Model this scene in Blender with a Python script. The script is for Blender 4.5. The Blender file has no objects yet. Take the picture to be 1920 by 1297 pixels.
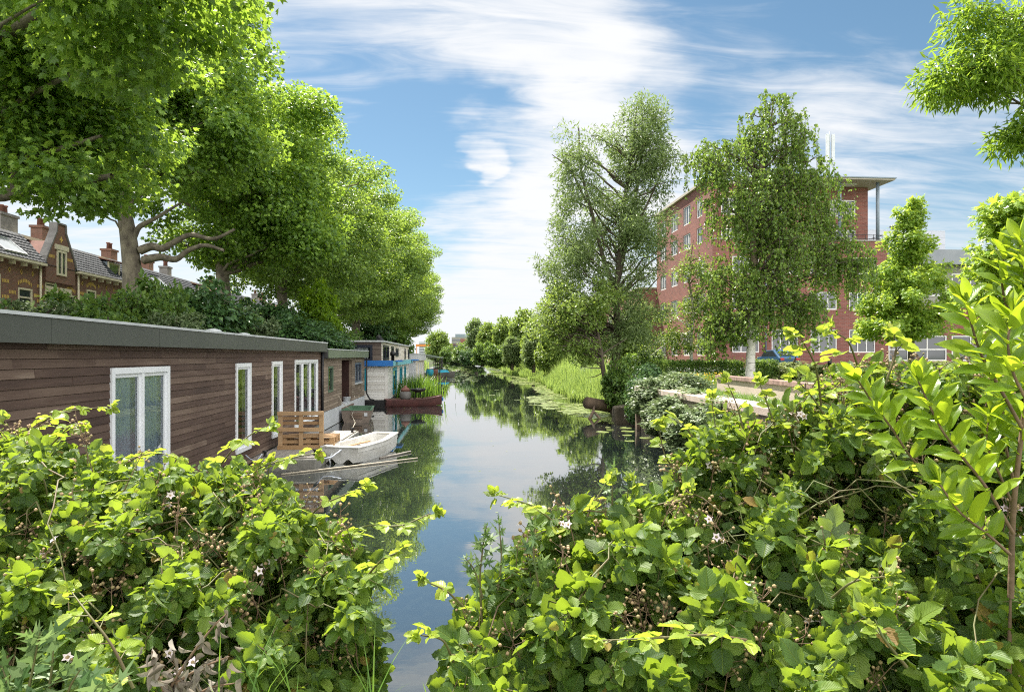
import bpy, bmesh, math, random
import numpy as np
from mathutils import Vector, Matrix
rnd = random.Random(7)
S = bpy.context.scene
COL = S.collection
R = math.radians

# ------------------------------------------------------------------ camera
F = 1280.0                      # focal length in photograph pixels (1920 wide)
YAW = math.atan(100.0 / F)      # the canal runs along +Y, the camera looks a little right of it
EYE = 2.6
cam_data = bpy.data.cameras.new('camera')
cam_data.lens = 24.0; cam_data.sensor_width = 36.0
cam_data.shift_y = 18.5 / 1920.0
cam_data.clip_start = 0.05; cam_data.clip_end = 3000
cam = bpy.data.objects.new('camera', cam_data)
cam.location = (0, 0, EYE); cam.rotation_euler = (R(90), 0, -YAW)
COL.objects.link(cam); S.camera = cam
FWD = np.array([math.sin(YAW), math.cos(YAW), 0.0]); RGT = np.array([math.cos(YAW), -math.sin(YAW), 0.0])

# ------------------------------------------------------------------ light
SUN_AZ, SUN_EL = R(-24), R(58)   # azimuth clockwise from +Y
TO_SUN = Vector((math.sin(SUN_AZ) * math.cos(SUN_EL), math.cos(SUN_AZ) * math.cos(SUN_EL), math.sin(SUN_EL)))
sl = bpy.data.lights.new('sun', 'SUN'); sl.energy = 4.3; sl.angle = R(0.5); sl.color = (1.0, 0.94, 0.84)
so = bpy.data.objects.new('sun', sl); so.rotation_euler = TO_SUN.to_track_quat('Z', 'Y').to_euler(); so.location = (30, 30, 60); COL.objects.link(so)
S.view_settings.view_transform = 'Standard'; S.view_settings.look = 'None'
S.view_settings.exposure = 1.72; S.view_settings.gamma = 1.0
S.cycles.max_bounces = 8; S.cycles.diffuse_bounces = 4; S.cycles.glossy_bounces = 3
S.cycles.transmission_bounces = 4; S.cycles.transparent_max_bounces = 10
S.cycles.use_denoising = False; S.cycles.pixel_filter_type = 'BLACKMAN_HARRIS'; S.cycles.filter_width = 1.1
S.cycles.caustics_reflective = False; S.cycles.caustics_refractive = False
S.cycles.sample_clamp_indirect = 4.0

def pixdir(px, py):
    return FWD + RGT * ((px - 960.0) / F) + np.array([0, 0, (667.0 - py) / F])
def P(px, py, d):
    """the point at camera depth d metres along the sight line of a photograph pixel"""
    return np.array([0, 0, EYE]) + pixdir(px, py) * d
def XA(px, Y):
    """x of a sight line at canal distance Y"""
    d = pixdir(px, 667); return d[0] / d[1] * Y
def HZ(py, d):
    return EYE + (667.0 - py) * d / F

world = bpy.data.worlds.new('World'); S.world = world; world.use_nodes = True
def build_world():
    nt = world.node_tree; N = nt.nodes; L = nt.links; N.clear()
    out = N.new('ShaderNodeOutputWorld'); bg = N.new('ShaderNodeBackground'); bg.inputs['Strength'].default_value = 0.075
    sky = N.new('ShaderNodeTexSky'); sky.sky_type = 'NISHITA'; sky.sun_disc = False
    sky.sun_elevation = SUN_EL; sky.sun_rotation = SUN_AZ; sky.air_density = 1.0; sky.dust_density = 0.3; sky.ozone_density = 2.2
    tc = N.new('ShaderNodeTexCoord')
    def math_(op, a, b=None, c=None):
        n = N.new('ShaderNodeMath'); n.operation = op
        for i, v in enumerate((a, b, c)):
            if v is None: continue
            if hasattr(v, 'links'): L.new(v, n.inputs[i])
            else: n.inputs[i].default_value = v
        return n.outputs[0]
    nrm = N.new('ShaderNodeVectorMath'); nrm.operation = 'NORMALIZE'; L.new(tc.outputs['Generated'], nrm.inputs[0])
    D = nrm.outputs[0]
    sep = N.new('ShaderNodeSeparateXYZ'); L.new(D, sep.inputs[0])
    zz = math_('ADD', math_('MAXIMUM', sep.outputs[2], 0.0), 0.16)
    cmb = N.new('ShaderNodeCombineXYZ')
    L.new(math_('DIVIDE', sep.outputs[0], zz), cmb.inputs[0]); L.new(math_('DIVIDE', sep.outputs[1], zz), cmb.inputs[1])
    # cirrus: noise stretched along a wind direction on a high flat layer
    mp = N.new('ShaderNodeMapping'); mp.inputs['Rotation'].default_value = (0, 0, R(38)); mp.inputs['Scale'].default_value = (0.55, 1.5, 1)
    L.new(cmb.outputs[0], mp.inputs[0])
    n1 = N.new('ShaderNodeTexNoise'); n1.inputs['Scale'].default_value = 1.5; n1.inputs['Detail'].default_value = 9; n1.inputs['Roughness'].default_value = 0.55; n1.inputs['Distortion'].default_value = 0.55
    L.new(mp.outputs[0], n1.inputs['Vector'])
    mp2 = N.new('ShaderNodeMapping'); mp2.inputs['Rotation'].default_value = (0, 0, R(20)); mp2.inputs['Scale'].default_value = (0.8, 3.4, 1)
    L.new(cmb.outputs[0], mp2.inputs[0])
    n2 = N.new('ShaderNodeTexNoise'); n2.inputs['Scale'].default_value = 3.2; n2.inputs['Detail'].default_value = 10; n2.inputs['Roughness'].default_value = 0.62; n2.inputs['Distortion'].default_value = 0.9
    L.new(mp2.outputs[0], n2.inputs['Vector'])
    tot = math_('ADD', math_('MULTIPLY', math_('SUBTRACT', n1.outputs[0], 0.5), 1.5), math_('MULTIPLY', math_('SUBTRACT', n2.outputs[0], 0.5), 1.5))
    # where the cloud banks and the clear holes stand in the sky (centre, inner angle, outer angle, weight)
    # directions wobbled by the noise so that no bank has a round edge
    wob = N.new('ShaderNodeTexNoise'); wob.inputs['Scale'].default_value = 2.4; wob.inputs['Detail'].default_value = 5
    L.new(cmb.outputs[0], wob.inputs['Vector'])
    wsub = N.new('ShaderNodeVectorMath'); wsub.operation = 'SUBTRACT'; L.new(wob.outputs['Color'], wsub.inputs[0]); wsub.inputs[1].default_value = (0.5, 0.5, 0.5)
    wsc = N.new('ShaderNodeVectorMath'); wsc.operation = 'SCALE'; L.new(wsub.outputs[0], wsc.inputs[0]); wsc.inputs['Scale'].default_value = 0.30
    wad = N.new('ShaderNodeVectorMath'); wad.operation = 'ADD'; L.new(D, wad.inputs[0]); L.new(wsc.outputs[0], wad.inputs[1])
    wn = N.new('ShaderNodeVectorMath'); wn.operation = 'NORMALIZE'; L.new(wad.outputs[0], wn.inputs[0])
    blobs = [((830, -40), 4, 22, 0.38), ((1000, 110), 2, 14, 0.34), ((1080, 300), 2, 12, 0.30), ((560, 60), 2, 11, 0.46), ((900, 540), 3, 14, 0.52),
             ((860, 650), 4, 22, 0.30), ((1330, 250), 3, 13, 0.30), ((1720, 250), 4, 14, 0.42), ((200, 440), 4, 18, 0.45), ((885, 294), 0.3, 2.6, 0.70), ((1450, 380), 3, 14, 0.25),
             ((650, 240), 4, 13, -0.68), ((820, 320), 3, 10, -0.58), ((960, 290), 1, 6, -0.34), ((1480, 20), 4, 15, -0.62), ((1750, 60), 3, 13, -0.22), ((1750, 390), 1, 7, -0.3)]
    for (c, a0, a1, w) in blobs:
        v = Vector(pixdir(*c)).normalized()
        dt = N.new('ShaderNodeVectorMath'); dt.operation = 'DOT_PRODUCT'; L.new(wn.outputs[0], dt.inputs[0]); dt.inputs[1].default_value = v
        mr = N.new('ShaderNodeMapRange'); mr.interpolation_type = 'SMOOTHSTEP'
        mr.inputs['From Min'].default_value = math.cos(R(a1)); mr.inputs['From Max'].default_value = math.cos(R(a0))
        mr.inputs['To Min'].default_value = 0; mr.inputs['To Max'].default_value = w
        L.new(dt.outputs['Value'], mr.inputs['Value']); tot = math_('ADD', tot, mr.outputs[0])
    cov = N.new('ShaderNodeMapRange'); cov.interpolation_type = 'SMOOTHSTEP'
    cov.inputs['From Min'].default_value = -0.30; cov.inputs['From Max'].default_value = 0.98; L.new(tot, cov.inputs['Value'])
    hs = N.new('ShaderNodeHueSaturation'); hs.inputs['Saturation'].default_value = 1.05; hs.inputs['Value'].default_value = 0.49; hs.inputs['Hue'].default_value = 0.485; L.new(sky.outputs[0], hs.inputs['Color'])
    mix = N.new('ShaderNodeMix'); mix.data_type = 'RGBA'
    L.new(cov.outputs[0], mix.inputs['Factor']); L.new(hs.outputs[0], mix.inputs['A']); mix.inputs['B'].default_value = (4.0, 4.06, 4.15, 1)
    # haze whitening the lowest few degrees
    hz = N.new('ShaderNodeMapRange'); hz.interpolation_type = 'SMOOTHSTEP'; hz.inputs['From Min'].default_value = 0.0; hz.inputs['From Max'].default_value = 0.22
    hz.inputs['To Min'].default_value = 0.75; hz.inputs['To Max'].default_value = 0.0; L.new(sep.outputs[2], hz.inputs['Value'])
    mix2 = N.new('ShaderNodeMix'); mix2.data_type = 'RGBA'; L.new(hz.outputs[0], mix2.inputs['Factor']); L.new(mix.outputs['Result'], mix2.inputs['A']); mix2.inputs['B'].default_value = (3.85, 3.95, 4.05, 1)
    # added fill light: an unseen, extra bright cloud bank behind the camera, lifting the shade
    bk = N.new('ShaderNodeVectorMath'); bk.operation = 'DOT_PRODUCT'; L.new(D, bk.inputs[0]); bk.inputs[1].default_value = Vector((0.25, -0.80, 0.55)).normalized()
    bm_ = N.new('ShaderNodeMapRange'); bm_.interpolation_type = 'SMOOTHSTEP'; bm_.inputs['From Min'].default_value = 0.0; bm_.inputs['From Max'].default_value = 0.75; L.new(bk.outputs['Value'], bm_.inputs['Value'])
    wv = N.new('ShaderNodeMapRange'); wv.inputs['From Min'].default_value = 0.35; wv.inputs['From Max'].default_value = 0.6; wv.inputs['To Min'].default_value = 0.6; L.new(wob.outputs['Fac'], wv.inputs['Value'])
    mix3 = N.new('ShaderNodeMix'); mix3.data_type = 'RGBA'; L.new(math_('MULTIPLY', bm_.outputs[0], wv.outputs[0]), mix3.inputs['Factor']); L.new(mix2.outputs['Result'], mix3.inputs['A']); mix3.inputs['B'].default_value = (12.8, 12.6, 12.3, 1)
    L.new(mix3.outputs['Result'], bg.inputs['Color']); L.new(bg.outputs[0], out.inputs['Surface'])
build_world()

# ------------------------------------------------------------------ objects, names, labels
def link(o): COL.objects.link(o); return o
def tag(o, label=None, cat=None, group=None, kind=None):
    if label: o['label'] = label
    if cat: o['category'] = cat
    if group: o['group'] = group
    if kind: o['kind'] = kind
    return o
def thing(name, label, cat, loc=(0, 0, 0), rz=0.0, group=None):
    o = bpy.data.objects.new(name, None); o.empty_display_size = 0.3
    o.location = tuple(float(v) for v in loc); o.rotation_euler = (0, 0, rz); link(o)
    return tag(o, label, cat, group)
def copy_tree(o, loc, rz=0.0, sc=1.0, label=None, group=None):
    """a copy of a thing with copies of its parts and their sub-parts"""
    c = o.copy(); link(c); c.location = tuple(float(v) for v in loc); c.rotation_euler = (0, 0, rz); c.scale = (sc, sc, sc) if not hasattr(sc, '__len__') else sc
    if label: c['label'] = label
    if group: c['group'] = group
    for ch in list(o.children):
        p = ch.copy(); link(p); p.parent = c
        for g in list(ch.children):
            q = g.copy(); link(q); q.parent = p
    return c
def wloc(o):
    v = Vector((0, 0, 0))
    while o is not None:
        v += o.location; o = o.parent
    return v

class MB:
    """collects boxes, tubes and panels and links them as ONE mesh object; coordinates are world coordinates (or local with local=True)"""
    def __init__(s): s.v = []; s.f = []; s.sm = []
    def add(s, vs, fs, smooth=False):
        b = len(s.v); s.v += [tuple(float(c) for c in p) for p in vs]
        s.f += [tuple(b + i for i in f) for f in fs]; s.sm += [smooth] * len(fs); return s
    def box(s, x0, x1, y0, y1, z0, z1):
        if x0 > x1: x0, x1 = x1, x0
        if y0 > y1: y0, y1 = y1, y0
        if z0 > z1: z0, z1 = z1, z0
        return s.add([(x0, y0, z0), (x1, y0, z0), (x1, y1, z0), (x0, y1, z0), (x0, y0, z1), (x1, y0, z1), (x1, y1, z1), (x0, y1, z1)],
                     [(0, 3, 2, 1), (4, 5, 6, 7), (0, 1, 5, 4), (1, 2, 6, 5), (2, 3, 7, 6), (3, 0, 4, 7)])
    def obox(s, c, hx, hy, hz, M):
        vs = [Vector(c) + M @ Vector((sx * hx, sy * hy, sz * hz)) for sz in (-1, 1) for sx, sy in ((-1, -1), (1, -1), (1, 1), (-1, 1))]
        return s.add(vs, [(0, 3, 2, 1), (4, 5, 6, 7), (0, 1, 5, 4), (1, 2, 6, 5), (2, 3, 7, 6), (3, 0, 4, 7)])
    def bar(s, a, b, w, h, up=(0, 0, 1)):
        a = Vector(a); b = Vector(b); d = b - a; L = d.length; d.normalize()
        u = Vector(up); x = d.cross(u)
        if x.length < 1e-4: x = d.cross(Vector((1, 0, 0)))
        x.normalize(); z = x.cross(d)
        M = Matrix((x, d, z)).transposed()
        return s.obox((a + b) / 2, w / 2, L / 2, h / 2, M)
    def prism(s, poly, axis, a, b):
        """extrude a 2-D polygon along axis ('x': poly is (y,z); 'y': (x,z); 'z': (x,y))"""
        n = len(poly)
        def mk(p, t): return (t, p[0], p[1]) if axis == 'x' else (p[0], t, p[1]) if axis == 'y' else (p[0], p[1], t)
        vs = [mk(p, a) for p in poly] + [mk(p, b) for p in poly]
        fs = [tuple(range(n)), tuple(range(2 * n - 1, n - 1, -1))] + [(i, i + n, (i + 1) % n + n, (i + 1) % n) for i in range(n)]
        return s.add(vs, fs)
    def tube(s, pts, rad, n=8, cap=True):
        pts = [Vector(tuple(p)) for p in pts]; rad = rad if hasattr(rad, '__len__') else [rad] * len(pts)
        vs = []; m = len(pts); ref = None
        for i in range(m):
            t = (pts[min(i + 1, m - 1)] - pts[max(i - 1, 0)]).normalized()
            if ref is None: ref = t.orthogonal().normalized()
            x = (ref - t * ref.dot(t)); x = x.normalized() if x.length > 1e-6 else t.orthogonal().normalized(); y = t.cross(x); ref = x
            for k in range(n):
                a = 2 * math.pi * k / n; vs.append(pts[i] + (x * math.cos(a) + y * math.sin(a)) * rad[i])
        fs = [(i * n + k, i * n + (k + 1) % n, (i + 1) * n + (k + 1) % n, (i + 1) * n + k) for i in range(m - 1) for k in range(n)]
        if cap: fs += [tuple(range(n - 1, -1, -1)), tuple(range((m - 1) * n, m * n))]
        return s.add(vs, fs, True)
    def lathe(s, prof, c=(0, 0, 0), n=16):
        vs = [(c[0] + r * math.cos(2 * math.pi * k / n), c[1] + r * math.sin(2 * math.pi * k / n), c[2] + z) for r, z in prof for k in range(n)]
        m = len(prof)
        fs = [(i * n + k, i * n + (k + 1) % n, (i + 1) * n + (k + 1) % n, (i + 1) * n + k) for i in range(m - 1) for k in range(n)]
        fs += [tuple(range(n - 1, -1, -1)), tuple(range((m - 1) * n, m * n))]
        return s.add(vs, fs, True)
    def quad(s, a, b, c, d): return s.add([a, b, c, d], [(0, 1, 2, 3)])
    def build(s, name, mat, parent=None, bevel=0.0, local=False):
        off = Vector((0, 0, 0)) if (parent is None or local) else wloc(parent)
        me = bpy.data.meshes.new(name)
        me.from_pydata([(p[0] - off[0], p[1] - off[1], p[2] - off[2]) for p in s.v], [], s.f)
        me.polygons.foreach_set('use_smooth', s.sm); me.update()
        me.materials.append(mat)
        o = link(bpy.data.objects.new(name, me))
        if parent is not None: o.parent = parent
        if bevel:
            m = o.modifiers.new('bevel', 'BEVEL'); m.width = bevel; m.segments = 2; m.limit_method = 'ANGLE'; m.angle_limit = R(50)
        return o

def np_mesh(name, V, Fc, mat, parent=None, uv=None, smooth=True, local=False):
    """link big vertex/face arrays (faces all of one size) as one mesh object"""
    off = np.zeros(3) if (parent is None or local) else np.array(wloc(parent))
    me = bpy.data.meshes.new(name); nf, k = Fc.shape
    me.vertices.add(len(V)); me.vertices.foreach_set('co', (V - off).astype(np.float32).ravel())
    me.loops.add(nf * k); me.loops.foreach_set('vertex_index', Fc.astype(np.int32).ravel())
    me.polygons.add(nf); me.polygons.foreach_set('loop_start', np.arange(0, nf * k, k, dtype=np.int32))
    if uv is not None:
        lay = me.uv_layers.new(name='UVMap'); lay.data.foreach_set('uv', uv[Fc.ravel()].astype(np.float32).ravel())
    me.update(calc_edges=True)
    if not smooth: me.shade_flat()
    me.materials.append(mat)
    o = link(bpy.data.objects.new(name, me))
    if parent is not None: o.parent = parent
    return o

# ------------------------------------------------------------------ materials
def new_mat(name):
    m = bpy.data.materials.new(name); m.use_nodes = True
    nt = m.node_tree; nt.nodes.clear(); return m, nt.nodes, nt.links
def ramp(N, stops):
    r = N.new('ShaderNodeValToRGB'); e = r.color_ramp.elements
    while len(e) < len(stops): e.new(0.5)
    for i, (p, c) in enumerate(stops): e[i].position = p; e[i].color = (c[0], c[1], c[2], 1)
    return r
def simple(name, ca, cb=None, rough=0.6, scale=3.0, bump=0.0, bscale=None, metal=0.0, spec=0.4, island=False, stretch=(1, 1, 1), detail=6):
    """principled surface whose colour wanders between two tones"""
    m, N, L = new_mat(name); cb = cb or tuple(c * 0.75 for c in ca)
    o = N.new('ShaderNodeOutputMaterial'); b = N.new('ShaderNodeBsdfPrincipled')
    b.inputs['Roughness'].default_value = rough; b.inputs['Metallic'].default_value = metal; b.inputs['Specular IOR Level'].default_value = spec
    t = N.new('ShaderNodeTexCoord'); mp = N.new('ShaderNodeMapping'); mp.inputs['Scale'].default_value = stretch; L.new(t.outputs['Object'], mp.inputs[0])
    n = N.new('ShaderNodeTexNoise'); n.inputs['Scale'].default_value = scale; n.inputs['Detail'].default_value = detail; n.inputs['Roughness'].default_value = 0.6
    L.new(mp.outputs[0], n.inputs['Vector'])
    r = ramp(N, [(0.3, cb), (0.7, ca)])
    if island:
        g = N.new('ShaderNodeNewGeometry'); mx = N.new('ShaderNodeMath'); mx.operation = 'MULTIPLY_ADD'
        L.new(g.outputs['Random Per Island'], mx.inputs[0]); mx.inputs[1].default_value = 0.55
        m2 = N.new('ShaderNodeMath'); m2.operation = 'MULTIPLY'; L.new(n.outputs[0], m2.inputs[0]); m2.inputs[1].default_value = 0.45
        L.new(m2.outputs[0], mx.inputs[2]); L.new(mx.outputs[0], r.inputs[0])
    else: L.new(n.outputs[0], r.inputs[0])
    L.new(r.outputs[0], b.inputs['Base Color'])
    if bump:
        n2 = N.new('ShaderNodeTexNoise'); n2.inputs['Scale'].default_value = bscale or scale * 6; n2.inputs['Detail'].default_value = 5; L.new(mp.outputs[0], n2.inputs['Vector'])
        bp = N.new('ShaderNodeBump'); bp.inputs['Strength'].default_value = bump; bp.inputs['Distance'].default_value = 0.02
        L.new(n2.outputs[0], bp.inputs['Height']); L.new(bp.outputs[0], b.inputs['Normal'])
    L.new(b.outputs[0], o.inputs['Surface']); return m
def leaf_mat(name, dark, mid, light, trans=0.45, tcol=None, rough=0.42, veins=False, spec=0.35):
    """leaf: diffuse and gloss mixed with light coming through the blade; each leaf its own green"""
    m, N, L = new_mat(name); o = N.new('ShaderNodeOutputMaterial'); b = N.new('ShaderNodeBsdfPrincipled')
    old = [(0.982, light), (0.986, (0.30, 0.22, 0.05)), (1.0, (0.20, 0.11, 0.04))] if veins is True else [(1.0, light)]
    g = N.new('ShaderNodeNewGeometry'); r = ramp(N, [(0.0, dark), (0.55, mid)] + old); L.new(g.outputs['Random Per Island'], r.inputs[0])
    col = r.outputs[0]
    b.inputs['Roughness'].default_value = rough; b.inputs['Specular IOR Level'].default_value = spec
    tl = N.new('ShaderNodeBsdfTranslucent')
    tcol = tcol or tuple(min(1, c * k) for c, k in zip(light, (2.0, 1.9, 0.6)))
    tm = N.new('ShaderNodeMix'); tm.data_type = 'RGBA'; tm.inputs['Factor'].default_value = 0.35; tm.inputs['A'].default_value = (*tcol, 1); L.new(col, tm.inputs['B'])
    tc_out = tm.outputs['Result']
    if veins:
        uv = N.new('ShaderNodeUVMap'); uv.uv_map = 'UVMap'; sp = N.new('ShaderNodeSeparateXYZ'); L.new(uv.outputs[0], sp.inputs[0])
        def M_(op, a, bb=None):
            n = N.new('ShaderNodeMath'); n.operation = op
            for i, v in enumerate((a, bb)):
                if v is None: continue
                if hasattr(v, 'links'): L.new(v, n.inputs[i])
                else: n.inputs[i].default_value = v
            return n.outputs[0]
        a = M_('ABSOLUTE', M_('SUBTRACT', sp.outputs[0], 0.5))
        ph = M_('SUBTRACT', M_('MULTIPLY', sp.outputs[1], 8.0), M_('MULTIPLY', a, 7.0))
        fr = M_('ABSOLUTE', M_('SUBTRACT', M_('FRACT', ph), 0.5))          # 0 on a side vein
        side = M_('SUBTRACT', 1.0, M_('MINIMUM', M_('MULTIPLY', fr, 7.0), 1.0))
        midr = M_('SUBTRACT', 1.0, M_('MINIMUM', M_('MULTIPLY', a, 28.0), 1.0))
        v = M_('MAXIMUM', M_('MULTIPLY', side, 0.16 if veins == 'faint' else 0.55), midr)
        mx = N.new('ShaderNodeMix'); mx.data_type = 'RGBA'; L.new(M_('MULTIPLY', v, 0.45), mx.inputs['Factor']); L.new(col, mx.inputs['A'])
        mx.inputs['B'].default_value = (min(1, light[0] * 1.6), min(1, light[1] * 1.5), light[2] * 1.5, 1); col = mx.outputs['Result']
        bp = N.new('ShaderNodeBump'); bp.inputs['Strength'].default_value = 0.15 if veins == 'faint' else 0.55; bp.inputs['Distance'].default_value = 0.004; bp.invert = True
        L.new(M_('MAXIMUM', M_('MULTIPLY', side, 0.8), midr), bp.inputs['Height']); L.new(bp.outputs[0], b.inputs['Normal'])
    if veins:
        ub = N.new('ShaderNodeMix'); ub.data_type = 'RGBA'; um = N.new('ShaderNodeMath'); um.operation = 'MULTIPLY'; L.new(g.outputs['Backfacing'], um.inputs[0]); um.inputs[1].default_value = 0.3 if veins == 'faint' else 0.55
        L.new(um.outputs[0], ub.inputs['Factor']); L.new(col, ub.inputs['A']); ub.inputs['B'].default_value = (0.22, 0.27, 0.16, 1); col = ub.outputs['Result']
    L.new(col, b.inputs['Base Color']); L.new(tc_out, tl.inputs['Color'])
    ms = N.new('ShaderNodeMixShader'); ms.inputs[0].default_value = trans
    L.new(b.outputs[0], ms.inputs[1]); L.new(tl.outputs[0], ms.inputs[2]); L.new(ms.outputs[0], o.inputs['Surface']); return m
def brick_mat(name, c1, c2, mortar, bw=0.21, rh=0.065, gap=0.012, bump=0.3, big=0.4):
    m, N, L = new_mat(name); o = N.new('ShaderNodeOutputMaterial'); b = N.new('ShaderNodeBsdfPrincipled'); b.inputs['Roughness'].default_value = 0.85
    t = N.new('ShaderNodeTexCoord'); g = N.new('ShaderNodeNewGeometry')
    sp = N.new('ShaderNodeSeparateXYZ'); L.new(t.outputs['Object'], sp.inputs[0]); sn = N.new('ShaderNodeSeparateXYZ'); L.new(g.outputs['True Normal'], sn.inputs[0])
    ab = N.new('ShaderNodeMath'); ab.operation = 'ABSOLUTE'; L.new(sn.outputs[0], ab.inputs[0])
    gt = N.new('ShaderNodeMath'); gt.operation = 'GREATER_THAN'; L.new(ab.outputs[0], gt.inputs[0]); gt.inputs[1].default_value = 0.6
    mx = N.new('ShaderNodeMix'); L.new(gt.outputs[0], mx.inputs['Factor']); L.new(sp.outputs[0], mx.inputs['A']); L.new(sp.outputs[1], mx.inputs['B'])
    cb = N.new('ShaderNodeCombineXYZ'); L.new(mx.outputs['Result'], cb.inputs[0]); L.new(sp.outputs[2], cb.inputs[1])
    br = N.new('ShaderNodeTexBrick'); br.inputs['Scale'].default_value = 1.0; br.inputs['Brick Width'].default_value = bw; br.inputs['Row Height'].default_value = rh; br.inputs['Mortar Size'].default_value = gap
    br.inputs['Mortar Smooth'].default_value = 0.2; br.inputs['Bias'].default_value = 0.0
    br.inputs['Color1'].default_value = (*c1, 1); br.inputs['Color2'].default_value = (*c2, 1); br.inputs['Mortar'].default_value = (*mortar, 1); L.new(cb.outputs[0], br.inputs['Vector'])
    n = N.new('ShaderNodeTexNoise'); n.inputs['Scale'].default_value = 0.5; n.inputs['Detail'].default_value = 8; L.new(t.outputs['Object'], n.inputs['Vector'])
    mr = N.new('ShaderNodeMapRange'); mr.inputs['To Min'].default_value = 1 - big; mr.inputs['To Max'].default_value = 1 + big; L.new(n.outputs[0], mr.inputs['Value'])
    ml = N.new('ShaderNodeMix'); ml.data_type = 'RGBA'; ml.blend_type = 'MULTIPLY'; ml.inputs['Factor'].default_value = 1.0; L.new(br.outputs['Color'], ml.inputs['A'])
    cc = N.new('ShaderNodeCombineXYZ'); [L.new(mr.outputs[0], cc.inputs[i]) for i in range(3)]; L.new(cc.outputs[0], ml.inputs['B'])
    L.new(ml.outputs['Result'], b.inputs['Base Color'])
    bp = N.new('ShaderNodeBump'); bp.inputs['Strength'].default_value = bump; bp.inputs['Distance'].default_value = 0.01; bp.invert = True; L.new(br.outputs['Fac'], bp.inputs['Height']); L.new(bp.outputs[0], b.inputs['Normal'])
    L.new(b.outputs[0], o.inputs['Surface']); return m
def glass_mat(name, tint=(0.95, 0.97, 0.97), rough=0.01, refl=1.7):
    """window glass: mirror by angle, else lets the room behind show"""
    m, N, L = new_mat(name); o = N.new('ShaderNodeOutputMaterial')
    tr = N.new('ShaderNodeBsdfTransparent'); tr.inputs[0].default_value = (*tint, 1)
    gl = N.new('ShaderNodeBsdfGlossy'); gl.inputs['Roughness'].default_value = rough; gl.inputs['Color'].default_value = (0.9, 0.92, 0.95, 1)
    fr = N.new('ShaderNodeFresnel'); fr.inputs['IOR'].default_value = refl
    n = N.new('ShaderNodeTexNoise'); n.inputs['Scale'].default_value = 0.9; bp = N.new('ShaderNodeBump'); bp.inputs['Strength'].default_value = 0.02; L.new(n.outputs[0], bp.inputs['Height']); L.new(bp.outputs[0], gl.inputs['Normal'])
    ms = N.new('ShaderNodeMixShader'); L.new(fr.outputs[0], ms.inputs[0]); L.new(tr.outputs[0], ms.inputs[1]); L.new(gl.outputs[0], ms.inputs[2]); L.new(ms.outputs[0], o.inputs['Surface']); return m
# ------------------------------------------------------------------ ground, water, paths
def YX(px, X):
    """canal distance at which a sight line meets the plane x = X"""
    d = pixdir(px, 667); return X * d[1] / d[0]
def sstep(a, b, x):
    t = np.clip((x - a) / (b - a), 0, 1); return t * t * (3 - 2 * t)
def right_edge(y): return np.where(y < 24.6, 6.72, 7.3 + 0.5 * np.sin(y * 0.11) + 0.4 * sstep(25, 60, y))
def ground_h(x, y):
    e = right_edge(y); bed = -1.1 + 0.35 * sstep(12, 4, y)
    lft = sstep(-9.2, -10.8, x) * 3.2 + bed
    w = np.where(y < 24.6, 0.3, 3.4)
    rgt = bed + sstep(0, 1, (x - e) / w) * (1.5 - bed)
    h = np.where(x < -5, np.where(x < -9.2, np.minimum(lft, 2.1), bed), np.where(x > 5, rgt, bed))
    near = sstep(4.6, 1.0, y + 0.25 * np.abs(x) * (x < 0) * 0 )
    h = np.where(near > 0, np.maximum(h, bed + (0.9 - bed) * near), h)
    far = sstep(262, 275, y); return h * (1 - far) + far * np.maximum(h, 0.9)
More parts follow.
